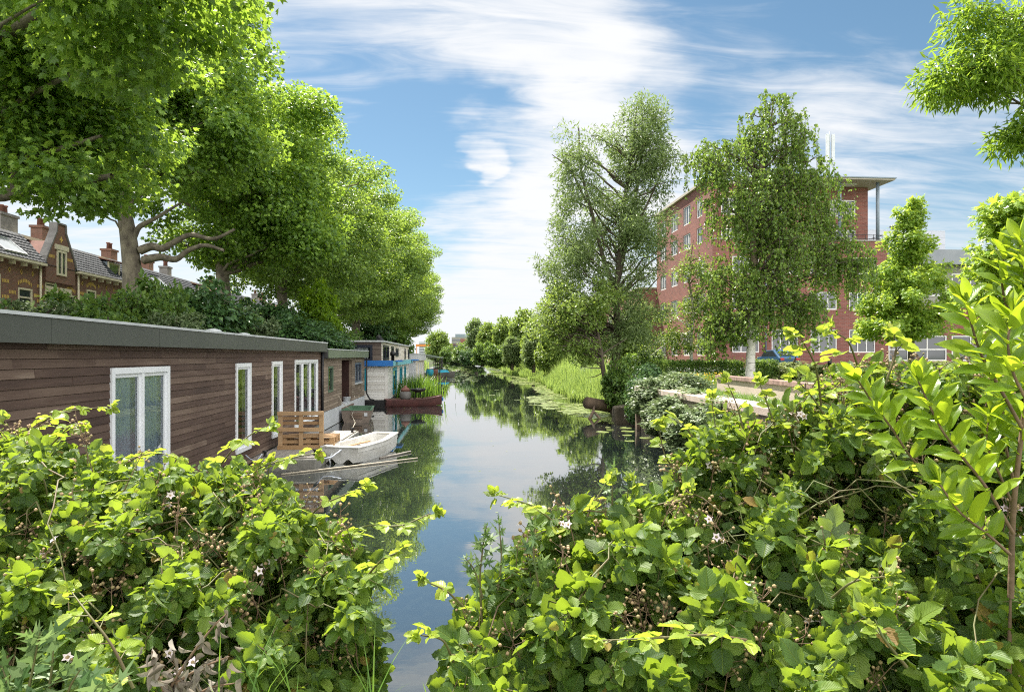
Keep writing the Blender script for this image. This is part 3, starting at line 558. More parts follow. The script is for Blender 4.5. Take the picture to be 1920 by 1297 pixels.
def houseboat_white():
    t = thing('houseboat', 'white boarded houseboat with blue trim and a brown upper storey', 'houseboat', (-6, 44, 0), group='houseboats moored along the bank')
    X = -3.69; y0, y1 = 36.0, 50.8
    h = MB(); h.box(-8.8, X + 0.12, y0 - 0.15, y1 + 0.1, -0.5, 0.16); h.box(-8.8, X + 0.16, y0 - 0.19, y1 + 0.14, 0.162, 0.30); h.build('hull', M['black'], t)
    S1 = (-6.6, -4.78, 0.8, 1.95)
    dY = [(YX(736, X) , YX(743, X), 0.42, 1.95), (YX(749, X), YX(753.5, X), 0.8, 1.9), (YX(757.5, X), YX(760.5, X), 0.8, 1.9)]
    b = MB(); cladding(b, 'y', y0, -1, -8.7, X, 0.31, 2.06, 0.085, [S1], (2, 6), 0.012); holed_wall(b, 'y', y0 + 0.003, -1, -8.7, X - 0.004, 0.31, 2.06, 0.1, [S1])
    cladding(b, 'x', X, 1, y0, y1, 0.31, 2.06, 0.085, dY, (2, 6), 0.012); holed_wall(b, 'x', X - 0.003, 1, y0 + 0.11, y1, 0.31, 2.06, 0.1, dY)
    b.build('boarded_wall', M['white_wood'], t)
    e = MB(); e.box(X + 0.002, X + 0.022, y0 - 0.024, y0 + 0.14, 0.31, 2.05); e.box(X - 0.14, X - 0.001, y0 - 0.024, y0 - 0.002, 0.31, 2.05); e.build('corner_board', M['white_wood'], t)
    window(t, 'y', y0, -1, *S1, M['turquoise'], M['glass'], 0.16, 0.1, 0.05, room=M['room'], label='shuttered window with turquoise surround')
    dd = window(t, 'x', X, 1, *dY[0], M['turquoise'], M['glass'], 0.2, 0.1, 0.04, room=M['room'], name='door', label='turquoise door')
    for w in dY[1:]: window(t, 'x', X, 1, *w, M['turquoise'], M['glass'], 0.11, 0.1, 0.04, mull=(0.5,), room=M['room'])
    f = MB(); f.box(-8.9, X + 0.30, y0 - 0.24, y0 - 0.21, 2.07, 2.36); f.build('fascia', M['blue'], t)['label'] = 'bright blue roof edge'
    f = MB(); f.box(X + 0.26, X + 0.30, y0 - 0.206, y1 + 0.3, 2.07, 2.33); f.build('fascia', M['pale_blue'], t)['label'] = 'faded turquoise roof edge'
    MB().box(-8.9, X + 0.256, y0 - 0.207, y1 + 0.25, 2.065, 2.30).build('roof', M['roofing'], t)
    MB().box(X + 0.31, X + 0.62, 37.2, 38.4, 2.28, 2.36).build('gutter_board', M['blue'], t); MB().box(X + 0.31, X + 0.8, y1 - 1.6, y1 - 0.3, 2.26, 2.34).build('gutter_board', M['blue'], t)
    # upper storey
    U = -4.24; u0, u1 = 38.0, 58.5
    Wf = (-6.15, -4.72, 2.31, 3.20)
    ws = [(YX(717.5, U), YX(728.5, U), 2.36, 3.22), (YX(733, U), YX(737.5, U), 2.34, 3.2), (YX(741.5, U), YX(746.5, U), 2.55, 3.12), (YX(758, U), YX(760, U), 2.34, 3.16), (YX(764.5, U), YX(767, U), 2.34, 3.16)]
    b = MB(); cladding(b, 'y', u0, -1, -9.2, U - 0.001, 2.31, 3.36, 0.10, [Wf], (1.5, 3), 0.016); holed_wall(b, 'y', u0 + 0.003, -1, -9.2, U - 0.02, 2.31, 3.36, 0.1, [Wf]); b.build('upper_wall', M['wood_pale_x'], t)['label'] = 'brown grey boarded end wall'
    b = MB(); cladding(b, 'x', U, 1, u0 + 0.02, u1, 2.31, 3.36, 0.10, ws, (1.2, 3), 0.016); holed_wall(b, 'x', U - 0.003, 1, u0 + 0.12, u1, 2.31, 3.36, 0.1, ws); b.build('upper_wall', M['cream_wood'], t)['label'] = 'cream boarded side wall'
    window(t, 'y', u0, -1, *Wf, M['navy'], M['glass'], 0.14, 0.1, 0.04, mull=(), room=M['room'], curtain=(Wf[0] + 0.15, Wf[1] - 0.25, M['curtain_pale'], 0.03), label='navy framed window with pale curtain')
    for w in ws: window(t, 'x', U, 1, *w, M['navy'], M['glass'], 0.12, 0.1, 0.04, mull=(0.5,) if w[1] - w[0] > 2 else (), room=M['room'])
    MB().box(-9.3, U + 0.14, u0 - 0.12, u1 + 0.15, 3.362, 3.45).build('upper_roof', M['zinc'], t)
    for (x, y, z, hh) in ((-5.3, 46, 3.45, 0.55), (-5.3, 47.2, 3.45, 0.4), (-3.86, 40.6, 2.30, 0.62)):
        c = MB(); c.lathe([(0.09, 0), (0.09, hh * 0.5), (0.16, hh * 0.5), (0.17, hh * 0.8), (0.1, hh * 0.85), (0.07, hh)], (x, y, z)); c.build('stove_pipe', M['black'], t)
houseboat_white()

def houseboat_cream():
    t = thing('houseboat', 'small cream houseboat with pale flat roof band beyond the brown upper storey', 'houseboat', (-5.5, 69, 0), group='houseboats moored along the bank')
    X = -3.85; y0, y1 = 62, 77
    MB().box(-8.5, X + 0.1, y0 - 0.1, y1, -0.5, 0.25).build('hull', M['black'], t)
    b = MB(); cladding(b, 'y', y0, -1, -8.4, X, 0.25, 2.15, 0.12, (), (2, 5), 0.015); b.box(-8.4, X - 0.1, y0 + 0.002, y0 + 0.1, 0.25, 2.15); b.build('end_wall', M['white_panel'], t)
    hs = [(65, 66.2, 0.6, 1.9), (69, 70.2, 0.6, 1.9), (73, 74.2, 0.6, 1.9)]
    b = MB(); cladding(b, 'x', X, 1, y0, y1, 0.25, 2.15, 0.12, hs, (2, 5), 0.015); holed_wall(b, 'x', X - 0.003, 1, y0 + 0.12, y1, 0.25, 2.15, 0.1, hs); b.build('side_wall', M['cream_wood'], t)
    for h in hs: window(t, 'x', X, 1, *h, M['upvc'], M['dark_glass'], 0.1, 0.1, 0.03)
    f = MB(); f.box(-8.6, X + 0.2, y0 - 0.2, y1 + 0.2, 2.152, 2.75); f.build('roof', M['white_panel'], t); MB().box(-8.65, X + 0.24, y0 - 0.24, y1 + 0.24, 2.752, 2.80).build('roof_trim', M['zinc'], t)
houseboat_cream()
# ------------------------------------------------------------------ right bank: brick office block
M['red'] = simple('red_plastic', (0.5, 0.04, 0.03), None, 0.5)
M['brick_red'] = brick_mat('red_brick', (0.25, 0.086, 0.064), (0.165, 0.056, 0.044), (0.24, 0.15, 0.125), 0.42, 0.13, 0.014, 0.25, 0.30)
M['brick_brown'] = brick_mat('brown_brick', (0.20, 0.088, 0.056), (0.13, 0.058, 0.040), (0.15, 0.105, 0.08), 0.22, 0.07, 0.012, 0.3, 0.25)
M['soffit'] = simple('soffit_boards', (0.46, 0.42, 0.35), (0.38, 0.34, 0.28), 0.8, 1.0, stretch=(1, 6, 1))
M['steel'] = simple('grey_blue_steel', (0.22, 0.27, 0.32), (0.17, 0.21, 0.25), 0.5, 2.0)
M['white_frame'] = simple('white_frame', (0.80, 0.79, 0.76), (0.68, 0.67, 0.65), 0.45, 1)
M['metal_clad'] = brick_mat('pale_metal_cladding', (0.44, 0.46, 0.50), (0.41, 0.43, 0.47), (0.30, 0.32, 0.35), 6.0, 0.9, 0.03, 0.15, 0.08)
M['grey_band'] = simple('grey_roof_band', (0.27, 0.29, 0.32), (0.21, 0.23, 0.26), 0.5, 0.6)
M['poster'] = simple('blue_poster', (0.04, 0.22, 0.45), (0.03, 0.16, 0.36), 0.6, 4)
def blind(w, t, ax, pos, out, a0, a1, z0, z1, n):
    """a pale roller blind or two behind the glass"""
    if rnd.random() > 0.5: return
    m = MB(); k = rnd.randrange(n); d = (a1 - a0) / n
    for q in (k,): put(m, ax, pos, out, a0 + q * d + 0.12, a0 + (q + 1) * d - 0.12, -0.115, -0.110, z1 - (z1 - z0) * rnd.uniform(0.25, 0.8), z1 - 0.12)
    o = m.build('blind', M['blind'], t); o.parent = w
M['blind'] = simple('window_blind', (0.36, 0.37, 0.36), (0.26, 0.27, 0.27), 0.8, 1)
def storey_windows(t, ax, pos, out, rows, cols, fm, gm, n=3, wall=None):
    """one window part per opening, all with glazing bars; returns the openings"""
    for (z0, z1) in rows:
        for (a0, a1) in cols:
            w = window(t, ax, pos, out, a0, a1, z0, z1, fm, gm, 0.11, 0.22, -0.06, mull=[i / n for i in range(1, n)], mw=0.10, sill=M['white_frame']); blind(w, t, ax, pos, out, a0, a1, z0, z1, n)
def office_block():
    t = thing('office_block', 'large red brick office block with a flat canopy roof on thin columns', 'building', (34, 70, 1.5))
    xl = 23.6; yf = 62.0; xr = 40.7; gz = 1.3
    # lower front: four storeys
    rows = [(2.9, 5.1), (6.95, 8.65), (10.3, 11.95)]
    cols = [(25.5, 28.1), (29.3, 31.9), (33.1, 35.7), (36.9, 39.5)]
    holes = [(a0, a1, z0, z1) for z0, z1 in rows for a0, a1 in cols]
    top = 13.45
    b = MB(); holed_wall(b, 'y', yf, -1, xl, xr, gz, top, 0.35, holes); b.box(xr - 0.35, xr, yf + 0.352, yf + 30, gz, top); b.build('front_wall', M['brick_red'], t)
    storey_windows(t, 'y', yf, -1, rows, cols, M['white_frame'], M['dark_glass'])
    MB().box(37.85, 38.6, yf + 0.10, yf + 0.11, 7.15, 8.35).build('poster', M['poster'], t)
    MB().box(xl + 0.36, xr - 0.36, yf + 0.36, yf + 2.45, top - 0.4, top - 0.2).build('terrace', M['concrete'], t)
    # set-back top storeys
    yu = 64.5; ux = 40.3; rows2 = [(13.9, 15.0), (16.3, 17.95)]; cols2 = [(25.4, 28), (29.2, 31.8), (36.4, 39.05)]
    h2 = [(a0, a1, z0, z1) for z0, z1 in rows2 for a0, a1 in cols2]
    b = MB(); holed_wall(b, 'y', yu, -1, xl + 0.36, ux, top - 0.4, 19.2, 0.3, h2); b.box(ux - 0.3, ux, yu + 0.302, yu + 24, top - 0.4, 19.2); b.build('upper_wall', M['brick_red'], t)
    storey_windows(t, 'y', yu, -1, rows2, cols2, M['white_frame'], M['dark_glass'])
    # flat canopy roof
    MB().box(34.0, 41.2, 61.6, 68.0, 19.22, 19.36).build('canopy', M['soffit'], t)
    MB().box(33.9, 41.3, 61.5, 68.1, 19.362, 19.46).build('canopy_edge', M['steel'], t)
    MB().box(35.6, 38.4, 63.2, 64.0, 19.14, 19.216).build('canopy_light_box', M['white_frame'], t)
    for x in (36.3, 40.1):
        c = MB(); c.tube([(x, 62.6, top - 0.2), (x, 62.6, 19.2)], 0.16, 14); c.build('column', M['steel'], t)
    r = MB()
    for z in (13.75, 14.1): r.bar((33.5, 62.25, z), (40.4, 62.25, z), 0.05, 0.05)
    for i in range(9): r.bar((33.6 + i * 0.84, 62.25, top - 0.01), (33.6 + i * 0.84, 62.25, 14.15), 0.04, 0.04)
    for z in (13.75, 14.1): r.bar((40.4, 62.3, z), (40.4, 64.4, z), 0.05, 0.05)
    r.build('railing', M['black'], t)
    # side wall along the canal
    rw = [(2.6, 5.0), (6.95, 8.65), (10.2, 11.9), (13.6, 15.2), (16.2, 18.1)]
    cw = [(64 + i * 4.1, 66.3 + i * 4.1) for i in range(4)]
    h3 = [(a0, a1, z0, z1) for z0, z1 in rw for a0, a1 in cw]
    b = MB(); holed_wall(b, 'x', xl, -1, yf + 0.352, 80, gz, 19.2, 0.35, h3); b.box(xl + 0.352, xl + 16, 79.65, 80, gz, 19.2); b.build('side_wall', M['brick_red'], t)
    for (z0, z1) in rw:
        for (a0, a1) in cw: w = window(t, 'x', xl, -1, a0, a1, z0, z1, M['white_frame'], M['dark_glass'], 0.11, 0.22, -0.06, mull=(1 / 3, 2 / 3), mw=0.1); blind(w, t, 'x', xl, -1, a0, a1, z0, z1, 3)
    MB().box(xl - 0.25, xl + 10.2, yf + 2.0, 80.2, 19.205, 19.45).build('roof', M['soffit'], t)
    MB().box(xl + 0.001, xl + 0.35, yf, yf + 2.7, top + 0.002, 19.2).build('corner_wall', M['brick_red'], t)
    # low wing farther along the canal
    rl = [(2.6, 4.8), (6.2, 8.3)]; cl = [(82 + i * 4.2, 84.6 + i * 4.2) for i in range(5)]; h4 = [(a0, a1, z0, z1) for z0, z1 in rl for a0, a1 in cl]
    xw = 21.5; b = MB(); holed_wall(b, 'x', xw, -1, 80.2, 104, gz, 10.6, 0.35, h4); b.box(xw + 0.352, xw + 16, 80.2, 80.55, gz, 10.6); b.build('wing_wall', M['brick_red'], t)
    for (z0, z1) in rl:
        for (a0, a1) in cl: window(t, 'x', xw, -1, a0, a1, z0, z1, M['white_frame'], M['dark_glass'], 0.11, 0.22, -0.06, mull=(1 / 3, 2 / 3), mw=0.1)
    MB().box(xw - 0.2, xw + 16, 80.1, 104, 10.61, 10.8).build('wing_roof', M['soffit'], t)
    MB().box(xl + 0.5, xr - 0.5, yf + 0.5, yf + 0.6, gz, top - 0.5).build('interior', M['room'], t)
    mst = MB(); mst.tube([(38.0, 67.4, 19.4), (38.0, 67.4, 25.6)], 0.06, 8); mst.build('antenna_mast', M['steel'], t)
    for dx in (-0.3, 0.28):
        a = MB(); a.box(38.0 + dx - 0.17, 38.0 + dx + 0.17, 67.15, 67.33, 22.6, 25.3); a.build('antenna', M['white_panel'], t, 0.03)
    for x in (28.7,): dp = MB(); dp.tube([(x, yf - 0.1, top - 0.3), (x, yf - 0.1, gz + 0.2)], 0.07, 8); dp.build('downpipe', M['steel'], t)
    MB().box(xl - 0.02, xr + 0.03, yf - 0.06, yf + 0.34, top + 0.002, top + 0.14).build('parapet_coping', M['concrete'], t)
office_block()
def round_sign():
    t = thing('round_sign', 'round blue sign fixed low on the brick wing behind the alder', 'sign', (21.3, 82.0, 3.2))
    b = MB(); n = 24; c = (21.2, 80.9, 3.6)
    for r0, r1, nm in ((0.55, 0.95, 'ring'),):
        b.tube([(c[0] - 0.02, c[1] + 0.75 * math.cos(2 * math.pi * k / n), c[2] + 0.75 * math.sin(2 * math.pi * k / n)) for k in range(n + 1)], 0.2, 8)
    b.build('ring', M['blue'], t)
    d = MB(); d.prism([(c[1] + 0.56 * math.cos(2 * math.pi * k / n), c[2] + 0.56 * math.sin(2 * math.pi * k / n)) for k in range(n)], 'x', c[0] - 0.04, c[0] + 0.02); d.build('disc', M['white_frame'], t)
    MB().box(c[0] - 0.03, c[0] + 0.26, c[1] - 0.06, c[1] + 0.06, c[2] - 0.06, c[2] + 0.06).build('bracket', M['steel'], t)
round_sign()
def grey_building():
    t = thing('office_block', 'pale metal clad building with grey roof band and brick base behind the star leaved trees', 'building', (58, 90, 1.5))
    b = MB(); b.box(43.0, 66, 88, 110, 10, 19.6); b.build('upper_wall', M['metal_clad'], t)
    b = MB(); b.box(50.6, 53.4, 87.2, 89, 19.605, 21.2); b.build('roof_cabin', M['metal_clad'], t)
    for x in (60.0, 62.4): b = MB(); b.lathe([(0.4, 0), (0.4, 0.7), (0.6, 0.75), (0.5, 1.0)], (x, 90, 19.6)); b.build('roof_fan', M['black'], t)
    b = MB(); b.tube([(60.5, 87.9, 13), (60.5, 87.9, 19.2)], 0.15, 8); b.build('flue', M['steel'], t)
    rows = [(9.6, 12.3)]; cols = [(42.2 + i * 7.8, 49.4 + i * 7.8) for i in range(4)]
    holes = [(a0, a1, z0, z1) for z0, z1 in rows for a0, a1 in cols] + [(a0, a1, 2.0, 5.0) for a0, a1 in cols]
    b = MB(); holed_wall(b, 'y', 76, -1, 41.2, 74, 1.3, 8.4, 0.35, holes); b.build('brick_wall', M['brick_red'], t)
    b = MB(); holed_wall(b, 'y', 76.002, -1, 41.2, 74, 8.402, 13.2, 0.35, holes); b.build('concrete_wall', M['concrete'], t)
    for (z0, z1) in rows + [(2.0, 5.0)]:
        for (a0, a1) in cols: window(t, 'y', 76, -1, a0, a1, z0, z1, M['white_frame'], M['dark_glass'], 0.16, 0.25, -0.04, mull=(1 / 3, 2 / 3), trans=(0.45,), mw=0.14)
    MB().box(40.8, 74.4, 74.9, 88, 13.22, 14.9).build('roof_band', M['grey_band'], t)
grey_building()

# ------------------------------------------------------------------ quay wall, low wall, hedge pieces, car
def quay():
    t = thing('quay_wall', 'weathered concrete quay wall rising from the water under hanging brambles', 'wall', (6.7, 16, 0))
    MB().box(6.42, 6.98, 4.0, 24.4, -1.2, 1.34).build('wall', M['concrete_stain'], t, 0.02)
    b = MB(); y = 4.0
    while y < 24.3: e = min(y + 2.4, 24.4); b.box(6.36, 7.04, y + 0.005, e - 0.005, 1.345, 1.52); y = e
    b.build('coping', M['concrete_warm'], t, 0.015)
    MB().box(6.28, 6.40, 23.7, 23.95, -0.9, 0.9).build('fender_plank', M['old_timber'], t)
quay()
def low_wall():
    t = thing('low_wall', 'low beige rendered wall with brick coping on the grass by the quay', 'wall', (7.9, 17, 1.5))
    a = Vector((8.35, 21.2, 0)); b_ = Vector((7.75, 12.6, 0)); d = (b_ - a).normalized(); L = (b_ - a).length; Mx = Matrix((Vector((d.y, -d.x, 0)), d, Vector((0, 0, 1)))).transposed()
    m = MB(); m.obox((a + b_) / 2 + Vector((0, 0, 1.61)), 0.14, L / 2, 0.27, Mx); m.build('wall', M['concrete_warm'], t, 0.01)
    c = MB(); n = int(L / 0.075)
    for i in range(n):
        p = a + d * ((i + 0.5) * L / n); c.obox(p + Vector((0, 0, 1.935 + rnd.uniform(-0.004, 0.004))), 0.185, L / n / 2 - 0.004, 0.05, Mx)
    c.build('coping', simple('coping_brick', (0.36, 0.25, 0.21), (0.22, 0.15, 0.13), 0.9, 3, 0.3, island=True), t)
low_wall()
def concrete_block():
    t = thing('concrete_block', 'dark mossy concrete block standing in the water beside the ivy', 'block', (6.3, 26, 0))
    m = MB(); m.add([(5.95, 25.7, -0.6), (7.4, 25.6, -0.6), (7.4, 26.7, -0.6), (6.0, 26.7, -0.6), (5.98, 25.75, 0.62), (7.35, 25.65, 0.78), (7.35, 26.6, 0.80), (6.05, 26.6, 0.62)],
                    [(0, 3, 2, 1), (4, 5, 6, 7), (0, 1, 5, 4), (1, 2, 6, 5), (2, 3, 7, 6), (3, 0, 4, 7)])
    m.build('block', simple('mossy_concrete', (0.12, 0.095, 0.065), (0.04, 0.035, 0.022), 0.95, 2.5, 0.6, 12), t, 0.06)
concrete_block()
def fallen_log():
    t = thing('fallen_log', 'cut tree log lying in the reeds at the water edge under the leaning trunk', 'log', (5.9, 29, 0.3))
    m = MB(); m.tube([(5.4, 28.6, 0.62), (6.0, 28.9, 0.5), (6.9, 29.4, 0.34)], [0.25, 0.25, 0.27], 14); m.build('trunk', simple('log_bark', (0.15, 0.105, 0.07), (0.06, 0.045, 0.03), 0.95, 3, 0.6, 12), t)
    m = MB(); m.tube([(5.35, 27.9, -0.1), (5.6, 28.2, 0.25), (5.75, 28.6, 0.5)], [0.07, 0.06, 0.05], 8); m.tube([(5.9, 27.8, -0.1), (5.65, 28.2, 0.26)], [0.06, 0.045], 8); m.build('broken_branch', M['old_timber'], t)
fallen_log()
def car():
    p = P(1458, 680, 56.0); t = thing('parked_car', 'blue car parked behind the hedge in front of the brick office block', 'car', (p[0], p[1], 1.54))
    bl = simple('car_paint', (0.015, 0.06, 0.13), (0.014, 0.056, 0.12), 0.25, 1, spec=0.6); x, y, z = p[0], p[1], 1.54
    prof = [(-2.1, 0.3), (2.1, 0.3), (2.15, 0.7), (1.95, 0.95), (1.2, 1.02), (0.6, 1.5), (-1.0, 1.55), (-1.8, 1.05), (-2.12, 0.9)]
    m = MB(); m.prism([(y + a, z + b) for a, b in prof], 'x', x - 0.87, x + 0.87); m.build('body', bl, t, 0.08)
    g = MB(); g.prism([(y + a, z + b) for a, b in [(1.08, 1.04), (0.56, 1.44), (-0.96, 1.48), (-1.6, 1.06)]], 'x', x - 0.885, x + 0.885); g.build('side_window', M['dark_glass'], t)
    for dx in (-1.35, 1.35):
        for dy in (-0.78, 0.78):
            w = MB(); w.tube([(x + dy - 0.1, y + dx, z + 0.32), (x + dy + 0.1, y + dx, z + 0.32)], 0.32, 18); wo = w.build('wheel', M['black'], t)
            h = MB(); sg = -0.102 if dy < 0 else 0.102; h.tube([(x + dy + sg, y + dx, z + 0.32), (x + dy + sg * 1.06, y + dx, z + 0.32)], 0.18, 14); ho = h.build('hubcap', M['zinc'], t); ho.parent = wo
    w = MB(); w.add([(x - 0.7, y - 1.83, z + 1.06), (x + 0.7, y - 1.83, z + 1.06), (x + 0.6, y - 1.06, z + 1.50), (x - 0.6, y - 1.06, z + 1.50)], [(0, 1, 2, 3)]); w.build('rear_window', M['dark_glass'], t)
    MB().box(x - 0.78, x - 0.5, y - 2.17, y - 2.1, z + 0.72, z + 0.9).build('tail_light', M['red'], t); MB().box(x + 0.5, x + 0.78, y - 2.17, y - 2.1, z + 0.72, z + 0.9).build('tail_light', M['red'], t)
car()
def post():
    t = thing('bollard', 'slim dark post standing in the pale ground cover behind the brambles', 'post', (0, 0, 0))
    p = P(1555, 712, 30); t.location = (p[0], p[1], 1.5)
    m = MB(); m.lathe([(0.06, 0), (0.06, 0.75), (0.075, 0.75), (0.075, 0.82), (0.04, 0.88)], (p[0], p[1], 1.5), 12); m.build('shaft', M['black'], t)
post()

# ------------------------------------------------------------------ left bank: brick terrace
M['tile'] = simple('dark_roof_tile', (0.055, 0.060, 0.067), (0.03, 0.033, 0.038), 0.75, 3.0, 0.2, 20, island=True, spec=0.2)
M['cream_paint'] = simple('cream_paint', (0.62, 0.56, 0.42), (0.5, 0.45, 0.33), 0.6, 2)
M['yellow_brick'] = simple('yellow_brick', (0.55, 0.38, 0.10), (0.45, 0.30, 0.08), 0.8, 4)
M['stone'] = simple('grey_stone', (0.22, 0.21, 0.20), (0.12, 0.115, 0.11), 0.9, 2, 0.4, 12)
M['clay_pot'] = simple('clay_pot', (0.22, 0.10, 0.075), (0.14, 0.065, 0.05), 0.8, 4)
HX, EZ, RZ, RX = -24.0, 7.95, 9.6, -25.7            # wall plane, eaves, ridge height and ridge setback
def mansard(y0, y1, holes=()):
    """rows of lapped tiles on the steep roof slope, each tile row an overlapping strip broken into pantiles"""
    b = MB(); rows = 9; dx, dz = (RX - HX + 0.25) / rows, (RZ - EZ) / rows; w = 0.30
    for i in range(rows):
        x0, z0 = HX + 0.25 + dx * i, EZ + dz * i; x1, z1 = x0 + dx * 1.12, z0 + dz * 1.12
        y = y0
        while y < y1 - 0.02:
            e = min(y + w, y1)
            if not any(h[0] < (y + e) / 2 < h[1] and h[2] <= i <= h[3] for h in holes):
                m = (y + e) / 2; o = 0.03
                b.add([(x0 + 0.05, y, z0), (x0 + 0.05 + o, m, z0 + o * 0.6), (x0 + 0.05, e - 0.03, z0), (x1, e - 0.03, z1), (x1 + o * 0.7, m, z1 + o * 0.5), (x1, y, z1), (x0, y, z0 - 0.04), (x0, e - 0.03, z0 - 0.04)],
                      [(0, 1, 4, 5), (1, 2, 3, 4), (0, 6, 7, 2, 1)])
            y = e
    b.add([(HX + 0.2, y0, EZ - 0.06), (HX + 0.2, y1, EZ - 0.06), (RX - 0.05, y1, RZ - 0.06), (RX - 0.05, y0, RZ - 0.06)], [(0, 1, 2, 3)])
    return b
def chimney(t, y, x=-26.4, base=9.4, h=1.25, w=0.8, mat=None, pots=2):
    b = MB(); b.box(x - 0.35, x + 0.35, y - w / 2, y + w / 2, base, base + h); b.box(x - 0.42, x + 0.42, y - w / 2 - 0.07, y + w / 2 + 0.07, base + h + 0.002, base + h + 0.15)
    c = b.build('chimney', mat or M['brick_brown'], t)
    p = MB()
    for k in range(pots): p.lathe([(0.12, 0), (0.10, 0.4), (0.14, 0.42), (0.14, 0.5)], (x, y + (k - (pots - 1) / 2) * 0.36, base + h + 0.155), 10)
    q = p.build('chimney_pots', M['clay_pot'], t); q.parent = c
def brackets(t, y0, y1):
    b = MB(); y = y0 + 0.5
    while y < y1 - 0.2: b.box(HX + 0.002, HX + 0.30, y - 0.05, y + 0.05, EZ - 0.42, EZ - 0.20); y += 1.0
    b.build('eaves_brackets', M['cream_paint'], t)
    k = MB(); y = y0 + 0.5
    while y < y1 - 0.2: k.box(HX + 0.002, HX + 0.02, y - 0.07, y + 0.07, EZ - 0.80, EZ - 0.66); k.box(HX + 0.002, HX + 0.02, y - 0.03, y + 0.03, EZ - 0.86, EZ - 0.60); y += 1.0
    k.build('brick_ornament', M['yellow_brick'], t)
def gutter(t, y0, y1):
    MB().box(HX + 0.0, HX + 0.42, y0, y1, EZ - 0.195, EZ - 0.065).build('gutter', M['cream_paint'], t)
def house(kind, y0, y1, label):
    t = thing('terraced_house', label, 'house', (HX - 4, (y0 + y1) / 2, 2.1), group='brick terrace houses behind the trees')
    L = y1 - y0; ground = 1.9
    wins = [(y0 + L * 0.12, y0 + L * 0.12 + 1.15, 5.0, 6.9), (y0 + L * 0.62, y0 + L * 0.62 + 1.25, 5.0, 6.35)]
    low = [(a, b, 2.9, 4.5) for a, b, _, _ in wins]
    top = EZ - 0.2
    b = MB(); holed_wall(b, 'x', HX, 1, y0, y1, ground, top, 0.3, wins + low); b.box(HX - 9, HX - 0.302, y0, y0 + 0.25, ground, top); b.box(HX - 9, HX - 0.302, y1 - 0.25, y1 - 0.01, ground, top)
    b.build('brick_wall', M['brick_brown'], t)
    for w in wins + low: window(t, 'x', HX, 1, *w, M['cream_paint'], M['dark_glass'], 0.10, 0.16, 0.02, trans=(0.62,), mw=0.09, sill=M['stone'])
    yb = MB()
    for w in wins:
        for dz in (0.25, 0.95):
            for s in (w[0] - 0.75, w[1] + 0.15):
                for q in range(5): yb.box(HX + 0.001, HX + 0.012, s + q * 0.12, s + q * 0.12 + 0.07, w[3] - 0.1 - dz * 1.2, w[3] + 0.08 - dz * 1.2)
        n = 9
        for q in range(n): yb.box(HX + 0.001, HX + 0.015, w[0] + (w[1] - w[0]) * q / n, w[0] + (w[1] - w[0]) * q / n + 0.07, w[3] + 0.1 + 0.22 * math.sin(math.pi * (q + 0.5) / n), w[3] + 0.3 + 0.22 * math.sin(math.pi * (q + 0.5) / n))
    yb.build('yellow_brick_bands', M['yellow_brick'], t)
    holes = []
    if kind == 'skylight': holes = [(y0 + L * 0.38, y0 + L * 0.38 + 1.9, 1, 6)]
    if kind == 'dormer': holes = [(y0 + L * 0.55, y0 + L * 0.55 + 1.6, 1, 9)]
    if kind == 'gable': holes = [(y0 + 0.3, y0 + 3.3, 0, 9)]
    mansard(y0, y1, holes).build('roof', M['tile'], t)
    rc = MB(); rc.box(RX - 0.35, RX + 0.12, y0, y1, RZ - 0.06, RZ + 0.13); rc.build('ridge', M['cream_paint'], t)
    MB().box(HX - 9, RX - 0.36, y0, y1, RZ - 0.3, RZ - 0.05).build('flat_roof', M['roofing'], t)
    gutter(t, y0, y1) if kind != 'gable' else gutter(t, y0 + 3.45, y1)
    brackets(t, y0 + (3.4 if kind == 'gable' else 0), y1)
    dp = MB(); dp.tube([(HX + 0.12, y1 - 0.15, EZ - 0.2), (HX + 0.12, y1 - 0.15, 2.1)], 0.06, 8); dp.build('downpipe', M['cream_paint'], t)
    if kind == 'skylight':
        h = holes[0]; d = Vector((RX - HX - 0.25, 0, RZ - EZ)).normalized(); n = Vector((RZ - EZ, 0, -(RX - HX - 0.25))).normalized()
        o0 = Vector((HX + 0.3, 0, EZ)) + d * 0.32 + n * 0.06; o1 = o0 + d * 1.42
        f = MB()
        for (ya, yb_, u0, u1) in ((h[0], h[1], 0, 0.09), (h[0], h[1], 1.33, 1.42), (h[0], h[0] + 0.09, 0.09, 1.33), (h[1] - 0.09, h[1], 0.09, 1.33)):
            c = o0 + d * ((u0 + u1) / 2) + Vector((0, (ya + yb_) / 2, 0)); Mx = Matrix((d, Vector((0, 1, 0)), n)).transposed(); f.obox(c, (u1 - u0) / 2, (yb_ - ya) / 2, 0.06, Mx)
        fo = f.build('skylight', M['zinc'], t)
        g = MB(); g.obox(o0 + d * 0.71 + Vector((0, (h[0] + h[1]) / 2, 0)), 0.63, (h[1] - h[0]) / 2 - 0.08, 0.02, Mx); go = g.build('pane', simple('skylight_glass', (0.3, 0.32, 0.33), None, 0.03, 1, spec=1.0), t); go.parent = fo
    if kind == 'dormer':
        h = holes[0]; xf = HX - 0.42; b = MB(); z0, z1 = EZ + 0.1, EZ + 1.25
        b.box(xf - 0.08, xf, h[0], h[0] + 0.14, z0, z1); b.box(xf - 0.08, xf, h[1] - 0.14, h[1], z0, z1); b.box(xf - 0.08, xf, h[0] + 0.14, h[1] - 0.14, z1 - 0.14, z1); b.box(xf - 0.08, xf, h[0] + 0.14, h[1] - 0.14, z0, z0 + 0.14)
        dm = b.build('dormer', M['cream_paint'], t)
        def sub(nm, m, mat): o = m.build(nm, mat, t); o.parent = dm
        m = MB(); m.box(xf - 0.06, xf - 0.04, h[0] + 0.13, h[1] - 0.13, z0 + 0.13, z1 - 0.13); sub('pane', m, M['dark_glass'])
